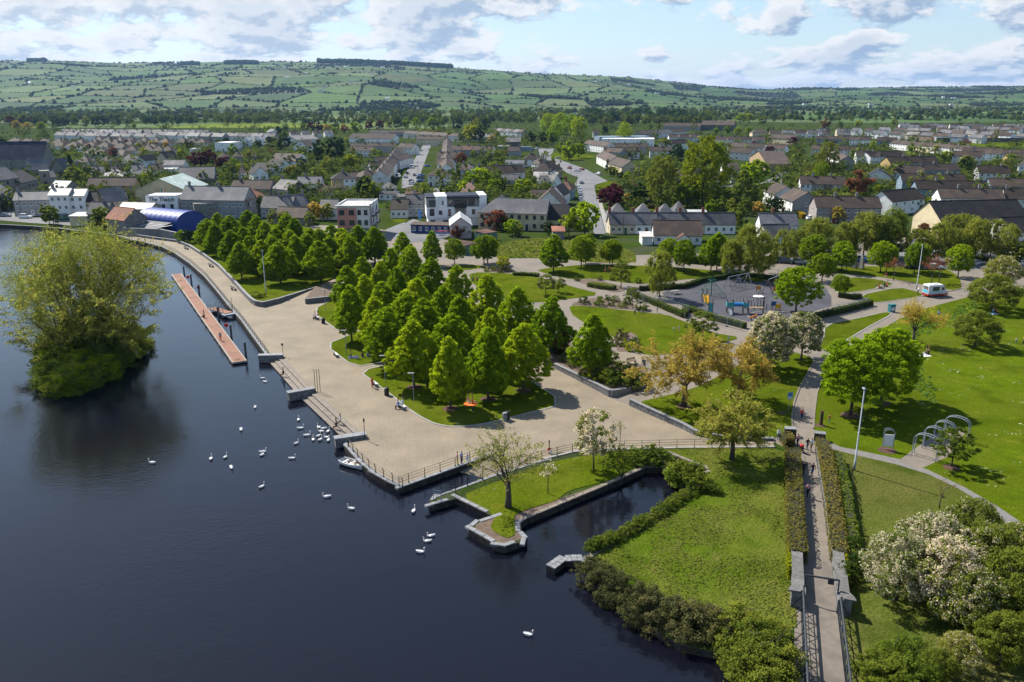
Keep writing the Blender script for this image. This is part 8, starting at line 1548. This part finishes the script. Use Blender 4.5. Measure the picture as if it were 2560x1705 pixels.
for a in (('D', 1940, 1045, 'bench', 'black', 'black', 250, 'on the far flight of river steps', -.52), ('D', 2302, 1405, 'bench', 'navy', 'black', 250, 'on the lower river step', -.52), ('D', 2330, 1372, 'bench', 'white', 'black', 250, 'on the upper river step', -.28)): person(*a)
for a in (('E', 400, 1262, 'bench', 'blue', 'navy', -52 + 180 + 0, 'on the bench at the big lawn'), ('E', 430, 1248, 'bench', 'light blue', 'navy', 128, 'on the bench at the big lawn'), ('D', 2158, 652, 'bench', 'black', 'black', 128, 'on the bench by the litter bin'), ('D', 2175, 645, 'bench', 'pink', 'black', 128, 'on the bench by the litter bin')): person(*a[:6], a[6] - 180 if a[6] > 90 else a[6], a[7], z=.0)
for a in (('E', 878, 1222, 'sit', 'pink', 'white', 30, 'under the limes'), ('E', 905, 1226, 'sit', 'orange', 'beige', 80, 'under the limes'), ('E', 75, 915, 'sit', 'navy', 'white', 60, 'at the picnic on the small lawn'), ('E', 155, 910, 'sit', 'black', 'blue', 200, 'at the picnic on the small lawn'), ('E', 190, 908, 'sit', 'blue', 'black', 150, 'at the picnic on the small lawn'), ('E', 440, 1062, 'sit', 'white', 'navy', 40, 'in the shade of the front limes'), ('E', 910, 388, 'sit', 'black', 'black', 0, 'on the middle lawn'), ('E', 935, 386, 'sit', 'red', 'black', 40, 'on the middle lawn'), ('E', 1430, 1563, 'sit', 'red', 'white', 30, 'by the curved railing'), ('U1', 1548, 1068, 'sit', 'orange', 'orange', 30, 'under the blossom tree'), ('U5', 462, 408, 'sit', 'black', 'white', 0, 'in the group on the lawn edge'), ('U5', 500, 414, 'sit', 'red', 'navy', 40, 'in the group on the lawn edge'), ('U5', 532, 408, 'sit', 'white', 'black', 320, 'in the group on the lawn edge'), ('U5', 602, 392, 'sit', 'red', 'black', 300, 'in the group on the lawn edge'), ('U5', 1262, 750, 'sit', 'blue', 'navy', 100, 'on the mown edge of the meadow'), ('U5', 1105, 1262, 'sit', 'black', 'white', 240, 'on a pale blanket on the meadow'), ('U5', 1130, 1258, 'sit', 'black', 'black', 200, 'on a pale blanket on the meadow'), ('U5', 1955, 720, 'sit', 'light blue', 'navy', 20, 'under the spreading tree'), ('U5', 1985, 722, 'sit', 'black', 'orange', 60, 'under the spreading tree'), ('E', 1815, 328, 'sit', 'red', 'black', 0, 'on the back lawn')): person(*a)
for a in (('F', 1020, 1357, 'stand', 'orange', 'green', 0, 'beside the carved post'), ('E', 908, 1297, 'stand', 'navy', 'black', 180, 'in the shade of the front lime'), ('G', 872, 66, 'stand', 'white', 'light blue', 0, 'with a scooter at the railing'), ('U1', 205, 483, 'stand', 'blue', 'green', 60, 'on the lawn by the mesh fence'), ('U1', 375, 462, 'walk', 'blue', 'grey', 40, 'bending by the fence path'), ('U1', 1046, 752, 'stand', 'beige', 'black', 0, 'on the lawn behind the golden willow'), ('U1', 1180, 792, 'stand', 'white', 'beige', 0, 'on the lawn behind the golden willow'), ('U1', 565, 682, 'walk', 'white', 'grey', 0, 'running on the lawn'), ('U1', 620, 672, 'walk', 'white', 'pink', 0, 'running on the lawn'), ('U5', 882, 384, 'walk', 'red', 'grey', 60, 'on the path near the tall lamp'), ('U5', 2252, 1122, 'stand', 'white', 'green', 0, 'on the right of the meadow')): person(*a, sc=.68)
t = thing('pushchair', 'black pushchair with red hood between the gate piers', 'pushchair', W('F', 826, 1560)); part('seat', MB().hexa([(-.22, -.2, .45), (.22, -.2, .45), (.22, .25, .35), (-.22, .25, .35)], [(-.22, -.3, .95), (.22, -.3, .95), (.22, .25, .5), (-.22, .25, .5)]), M_BLACK, t); part('hood', MB().ball((0, -.15, .95), .27, .3, .2), CL['red'], t); part('handle', MB().bar((-.2, .5, 1.0), (.2, .5, 1.0), .04).bar((-.2, .5, 1.0), (-.2, -.1, .4), .035).bar((.2, .5, 1.0), (.2, -.1, .4), .035), M_BLACK, t)
for x in (-.26, .26):
    for y in (-.3, .35): part('wheel', MB().tube([(x - .02, y, .13), (x + .02, y, .13)], .13, 10), M_TYRE, t)
for k, x, y, c, w_ in (('U5', 1075, 1272, 'white', 'pale picnic blanket under the couple on the meadow'), ('E', 90, 912, 'navy', 'dark picnic blanket on the small kerbed lawn'), ('U5', 1950, 738, 'light blue', 'pale blue picnic blanket under the spreading tree'), ('E', 890, 1232, 'orange', 'orange picnic blanket under the limes')):
    single('picnic_blanket', MB().hexa([(-.9, -.7, 0), (.9, -.8, 0), (.95, .7, 0), (-.85, .75, 0)], [(-.9, -.7, .03), (.9, -.8, .05), (.95, .7, .02), (-.85, .75, .04)]), CL[c], w_, 'blanket', None, W(k, x, y, .055), .3)

def tt(k, spots):
    for x, y, h, kind in spots:
        key, mat, nm, lab, w_ = KINDS[kind]; tree(key, lab + TOWNW[k], W(k, x, y), h, mat, w_ * random.uniform(.9, 1.15), lab.split(' among')[0] + 's' + TOWNW[k], nm)
TOWNW = {'T1': ' in the old quarter by the church', 'T2': ' in the gardens behind the lime grove', 'T3': ' around the main street', 'T4': ' by the estate green', 'T5': ' in the right hand estate', 'S': ' at the edge of town'}
KINDS = dict(g=('town', L_MAPLE, 'garden_tree', 'round green tree', 1.0), l=('town', L_LIME, 'garden_tree', 'bright green tree', 1.05), o=('townov', L_HAZEL, 'garden_tree', 'olive green tree', 1.0), d=('townov', L_DARK, 'evergreen_tree', 'dark evergreen tree', .95), f=('fir', L_DARK, 'fir_tree', 'dark fir tree', .95), c=('town', L_COPPER, 'copper_beech', 'purple leaved tree', 1.05), r=('town', L_RUST, 'russet_tree', 'russet leaved tree', 1.0), y=('town', L_YGRN, 'garden_tree', 'yellow green tree', 1.0), b=('townov', L_BIRCH, 'birch_tree', 'pale feathery tree', 1.0), k=('column', L_DARK, 'cypress_tree', 'dark columnar cypress', 1.1), w=('town', L_BLOSS2, 'blossom_tree', 'pale blossoming tree', 1.0), e=('town', L_GOLD, 'garden_tree', 'golden brown tree', 1.0))
tt('T1', [(50, 590, 10, 'l'), (150, 590, 10.5, 'l'), (260, 590, 10.5, 'l'), (360, 590, 10, 'l'), (420, 585, 8, 'l'), (850, 770, 9.5, 'o'), (800, 545, 9, 'f'), (1020, 345, 5, 'c'), (1290, 445, 8, 'r'), (830, 365, 5, 'b'), (860, 415, 4.5, 'g'), (1195, 420, 5.5, 'o'), (2200, 535, 8.5, 'c'), (2330, 525, 9, 'c'), (2120, 345, 8, 'd'), (2180, 320, 6, 'd'), (1740, 330, 7, 'e'), (1890, 330, 6, 'e'), (1570, 370, 8, 'o'), (1630, 400, 6, 'y'), (1780, 250, 5, 'b'), (1440, 290, 5, 'c'), (920, 245, 5, 'o'), (1320, 295, 5, 'o'), (560, 1180, 7, 'o'), (610, 1190, 6, 'o'), (700, 660, 5, 'o'), (960, 640, 4.5, 'e'), (560, 380, 4, 'c'), (730, 380, 4, 'c'), (2060, 430, 6, 'y'), (1950, 470, 5, 'o'), (1640, 720, 5, 'g'), (1700, 690, 5, 'y'), (20, 310, 9, 'd'), (2330, 760, 8, 'g'), (2280, 640, 6, 'd'), (1130, 1230, 6.5, 'o'), (1170, 1220, 7, 'o'), (1290, 1220, 5, 'b'), (200, 120, 12, 'e'), (330, 130, 11, 'e'), (480, 130, 11, 'y'), (120, 60, 13, 'c'), (280, 55, 13, 'c'), (400, 55, 13, 'c'), (640, 90, 15, 'd'), (720, 85, 14, 'd'), (1080, 75, 15, 'd'), (1180, 75, 15, 'd'), (850, 80, 15, 'o'), (970, 80, 14, 'b'), (1340, 70, 10, 'd'), (1520, 95, 8, 'g'), (2150, 1400, 4.5, 'd'), (2050, 1385, 3.5, 'g')])
tt('T2', [(920, 330, 13, 'd'), (1290, 480, 14, 'd'), (1490, 465, 16, 'd'), (500, 470, 8, 'b'), (330, 400, 8, 'g'), (340, 545, 6, 'g'), (70, 480, 8, 'c'), (180, 540, 6, 'c'), (260, 530, 6, 'c'), (330, 660, 7.5, 'o'), (440, 640, 7, 'y'), (560, 600, 7, 'o'), (640, 510, 6, 'd'), (1110, 570, 8, 'd'), (1090, 500, 8, 'g'), (1400, 590, 8.5, 'b'), (1300, 640, 5, 'c'), (1230, 560, 6, 'o'), (1660, 570, 9, 'y'), (1590, 580, 7, 'o'), (1835, 890, 9.5, 'k'), (1790, 885, 8, 'k'), (1930, 900, 7, 'y'), (1340, 680, 5, 'y'), (960, 650, 6, 'o'), (1020, 640, 6, 'e'), (150, 350, 8, 'd'), (250, 300, 8, 'd'), (620, 330, 8, 'd'), (750, 330, 10, 'd'), (860, 345, 9, 'f'), (120, 240, 6, 'g'), (40, 390, 7, 'b'), (750, 180, 10, 'g'), (850, 190, 11, 'd'), (930, 140, 10, 'd'), (1130, 125, 10, 'd'), (1230, 130, 11, 'c'), (1310, 125, 10, 'c'), (1390, 130, 9, 'e'), (1500, 120, 11, 'd'), (1720, 150, 13, 'g'), (1590, 150, 9, 'r'), (1990, 115, 12, 'c'), (1870, 120, 11, 'c'), (2100, 90, 12, 'o'), (2200, 95, 15, 'd'), (2290, 95, 14, 'g'), (1480, 150, 7, 'g'), (1920, 420, 6, 'g'), (1690, 420, 7, 'o'), (1250, 1130, 6, 'e'), (1080, 1040, 5, 'e'), (600, 1060, 7, 'o'), (1400, 1140, 6, 'b'), (1200, 1210, 5, 'b'), (780, 1180, 5, 'b'), (900, 1190, 5, 'b'), (2130, 720, 4, 'd')])
tt('T3', [(720, 850, 9, 'g'), (800, 790, 10, 'l'), (640, 840, 6, 'l'), (980, 850, 7, 'g'), (1050, 850, 6, 'd'), (1310, 860, 7.5, 'g'), (600, 520, 8, 'r'), (920, 480, 8, 'o'), (1020, 490, 9, 'o'), (750, 430, 5, 'g'), (860, 540, 4.5, 'd'), (1820, 450, 12, 'g'), (1930, 430, 10, 'g'), (1720, 380, 8, 'g'), (710, 250, 16, 'y'), (660, 240, 11, 'o'), (820, 255, 15, 'd'), (760, 200, 18, 'o'), (950, 270, 8, 'e'), (1000, 220, 8, 'y'), (600, 260, 9, 'o'), (480, 230, 9, 'g'), (350, 190, 9, 'o'), (250, 190, 8, 'y'), (150, 190, 8, 'g'), (100, 100, 14, 'g'), (280, 110, 15, 'g'), (370, 110, 15, 'o'), (560, 120, 16, 'd'), (880, 130, 17, 'd'), (1400, 280, 11, 'd'), (1520, 290, 11, 'd'), (1640, 270, 12, 'g'), (1540, 320, 6, 'b'), (2230, 170, 11, 'd'), (2280, 990, 7.5, 'c'), (2330, 960, 8, 'c'), (1000, 1250, 6.5, 'r'), (1080, 1260, 5, 'd'), (900, 1230, 5, 'd'), (1180, 1310, 5, 'l'), (1250, 1320, 4, 'b'), (2000, 1300, 10, 'l'), (1820, 1310, 6.5, 'g'), (1600, 1300, 4.5, 'd'), (560, 1350, 4, 'r'), (640, 1330, 4, 'g'), (2170, 860, 4, 'y'), (180, 790, 3.5, 'g'), (2290, 640, 6, 'o'), (2260, 580, 7, 'f'), (2050, 280, 8, 'o')])
for x, y, h, w_ in ((1370, 300, 23, 1.0), (1400, 302, 24, 1.0), (1425, 304, 23, 1.0), (1445, 312, 22, 1.0), (1390, 318, 18, 1.0)): tree('poplar', 'very tall bright green lime in the avenue beyond the town centre', W('S', x, y + 34), h, L_LIME, 1.0, 'tall avenue limes', 'lime_tree')
tree('poplar', 'huge spreading poplar with yellow bronze leaves behind the cottages', W('T4', 1020, 985), 27, L_YGRN, .9, name='poplar_tree'); tree('poplar', 'tall silvery willow beside the huge poplar', W('T4', 545, 985), 20, L_HAZEL, .78, name='willow_tree'); tree('poplar', 'tall bright green tree standing alone behind the white factory', W('S', 1560, 362), 20, L_LIME, .72); tree('poplar', 'tall silver green poplar at the estate road', W('T5', 110, 660), 19, L_BIRCH, .7, name='poplar_tree'); tree('poplar', 'bright green tree below the silver poplar', W('T5', 40, 740), 11, L_MAPLE, 1.0)
tt('T4', [(320, 985, 9, 'd'), (260, 985, 7, 'd'), (30, 930, 7, 'c'), (190, 960, 4.5, 'e'), (1480, 900, 12, 'o'), (1640, 740, 12, 'g'), (1560, 760, 11, 'l'), (850, 980, 9, 'g'), (930, 980, 11, 'g'), (720, 500, 12, 'd'), (760, 450, 10, 'd'), (160, 260, 13, 'f'), (180, 700, 5, 'g'), (1350, 430, 8, 'o'), (1780, 410, 7, 'c'), (1600, 330, 6, 'c'), (2040, 300, 8, 'c'), (1180, 160, 8, 'g'), (1300, 160, 9, 'g'), (1420, 165, 8, 'g'), (1540, 175, 9, 'g'), (1700, 60, 14, 'o'), (1450, 50, 16, 'g'), (1550, 45, 16, 'g'), (430, 115, 8, 'o'), (520, 115, 8, 'b'), (600, 350, 10, 'b'), (1840, 1060, 6.5, 'd'), (1500, 1080, 6.5, 'o'), (1350, 1080, 6, 'o'), (1250, 1060, 6, 'o'), (1640, 1080, 5, 'e'), (1160, 900, 4.5, 'd'), (1700, 690, 5, 'd'), (1850, 160, 6, 'g'), (1130, 1060, 5, 'g'), (30, 640, 5, 'y'), (90, 690, 5, 'd'), (2010, 160, 7, 'y'), (620, 990, 4, 'b'), (1440, 1200, 7, 'o'), (1360, 1220, 6.5, 'o')])
tt('T5', [(470, 880, 11, 'r'), (130, 640, 8, 'c'), (300, 880, 5, 'o'), (1460, 490, 8, 'g'), (1680, 640, 10, 'd'), (1690, 590, 9, 'w'), (1820, 700, 6, 'd'), (1930, 650, 6, 'f'), (1160, 350, 7, 'c'), (1070, 390, 8, 'g'), (640, 340, 7, 'g'), (940, 300, 5, 'g'), (250, 1170, 5.5, 'e'), (270, 1110, 4, 'b'), (1820, 1000, 5, 'c'), (1440, 1000, 5, 'g'), (1320, 990, 5, 'g'), (2200, 995, 6, 'd'), (2040, 510, 5, 'g'), (170, 330, 7, 'c'), (410, 425, 4, 'y'), (60, 390, 5, 'b'), (540, 600, 3.5, 'y'), (1200, 1360, 5, 'r'), (1280, 1370, 4, 'e'), (100, 100, 13, 'r'), (270, 105, 10, 'o'), (480, 85, 9, 'y'), (880, 60, 9, 'y'), (1400, 200, 6, 'c'), (690, 840, 4, 'y'), (1350, 380, 6, 'y')])
rg = random.Random(99); put = 0
for _ in range(900):
    x = rg.uniform(-20, 2580); y = 318 + 240 * rg.random() ** 1.15; p = W('S', x, y)
    if 470 < x < 1180 and y > 530: continue
    if any((p.x - hx) ** 2 + (p.y - hy) ** 2 < (hr + 1.0) ** 2 for hx, hy, hr in HOUSES): continue
    if 1425 < x < 1520 and y > 380: continue
    if 1010 < x < 1085 and 360 < y < 470: continue
    put += 1
    if put > 210: break
    tree('shrub', 'garden bush between the houses of the town', p, rg.uniform(2.0, 4.2), [L_MAPLE, L_HAZEL, L_HEDGE, L_YGRN, L_DARK, L_SHRUB, L_RUST][put % 7], rg.uniform(1.0, 1.5), 'garden bushes in the town', 'garden_bush', 'bush')
def cardwood(name, pts, mat, seed, q=70, wid=.42):
    g = np.random.default_rng(seed); m = len(pts); off = g.normal(size=(m, q, 3)); off /= np.linalg.norm(off, axis=2)[..., None]; off *= g.random((m, q, 1)) ** .4
    h = pts[:, 2]; C = np.stack([pts[:, 0, None] + off[..., 0] * (h * wid)[:, None], pts[:, 1, None] + off[..., 1] * (h * wid)[:, None], (h * .55)[:, None] + off[..., 2] * (h * .45)[:, None]], -1).reshape(-1, 3)
    V, Q = leafquads(C, np.repeat(h, q) * .17 * g.uniform(.7, 1.3, m * q), g, N=off.reshape(-1, 3)); lv = np.clip(np.repeat(g.random(m), q) * .75 + g.random(m * q) * .25, 0, 1)
    o = link(name, quickmesh(name, V, Q, [mat], lv=lv)); o['kind'] = 'stuff'; return o
def belt(n, x0, x1, y0, y1, hmin, hmax, seed):
    g = np.random.default_rng(seed); out = []
    for _ in range(n):
        p = W('S', g.uniform(x0, x1), g.uniform(y0, y1)); out.append((p.x, p.y, g.uniform(hmin, hmax)))
    return np.array(out)
cardwood('woodland_belt', np.concatenate([belt(330, -60, 700, 281, 313, 9, 15, 1), belt(170, 620, 1000, 284, 312, 7, 13, 2), belt(220, 960, 1420, 283, 312, 9, 17, 3), belt(150, 1440, 1800, 279, 316, 10, 17, 4), belt(380, 1750, 2620, 270, 306, 7, 12, 5), belt(500, -80, 2640, 262, 282, 8, 13, 6)]), L_MID, 8)
cardwood('dark_woodland', np.concatenate([belt(60, 1460, 1760, 285, 312, 14, 22, 11), belt(40, 60, 500, 300, 314, 11, 15, 12), belt(40, 1900, 2560, 285, 300, 9, 13, 13)]), L_DARK, 9)
gp = belt(6500, -40, 2600, 316, 530, 2.0, 6.0, 21); hs_ = np.array(HOUSES); ok = np.ones(len(gp), bool)
for i, q in enumerate(gp): ok[i] = not ((((hs_[:, 0] - q[0]) ** 2 + (hs_[:, 1] - q[1]) ** 2) < (hs_[:, 2] * .8) ** 2).any()) and not (1380 < 1280 + q[0] / q[1] * 2142 < 1540 and q[1] < 640) and not (1000 < 1280 + q[0] / q[1] * 2142 < 1090 and 330 < q[1] < 800) and vnoise(q[0], q[1], 18, 4) > .30
cardwood('garden_greenery', np.concatenate([gp[ok], gp[ok][::9] * [1, 1, 1.9] + [2, 3, 0]]), L_MID, 10, 30, .52)
blobs('plain_hedges', hp[(hp[:, 1] > 1400) & (hp[:, 1] < 1500)], L_MID, hz, 1.3, seed=12)
fr = random.Random(5)
for i in range(34):
    x = fr.uniform(20, 2500); Y_ = fr.uniform(2700, 4700); X_ = (x - 1280) / F * (Y_ * math.cos(TH) + CH * math.sin(TH)); z = float(hz(X_, Y_))
    t = bld(Vector((X_, Y_, 0)), Vector((X_ + fr.uniform(12, 22), Y_ + fr.uniform(-4, 4), 0)), 4.5, 9, 3.2, 'white', fr.choice(('slate', 'pale', 'grey')), 'white farmhouse on the distant hillside', group='farmhouses on the hillside', name='farmhouse', cat='farmhouse'); t.location.z = z - .2

hb = MB().box(-9500, -500, -9.5, 9500, 12500, 330)
m_h = bpy.data.materials.new('haze_air'); m_h.use_nodes = True; ns = m_h.node_tree.nodes; ns.clear(); pv = ns.new('ShaderNodeVolumePrincipled'); ou = ns.new('ShaderNodeOutputMaterial')
pv.inputs['Color'].default_value = (.36, .60, 1.0, 1); pv.inputs['Density'].default_value = 3.0e-5; pv.inputs['Anisotropy'].default_value = .3; m_h.node_tree.links.new(pv.outputs[0], ou.inputs['Volume'])
struct('haze', hb, m_h, 'stuff')
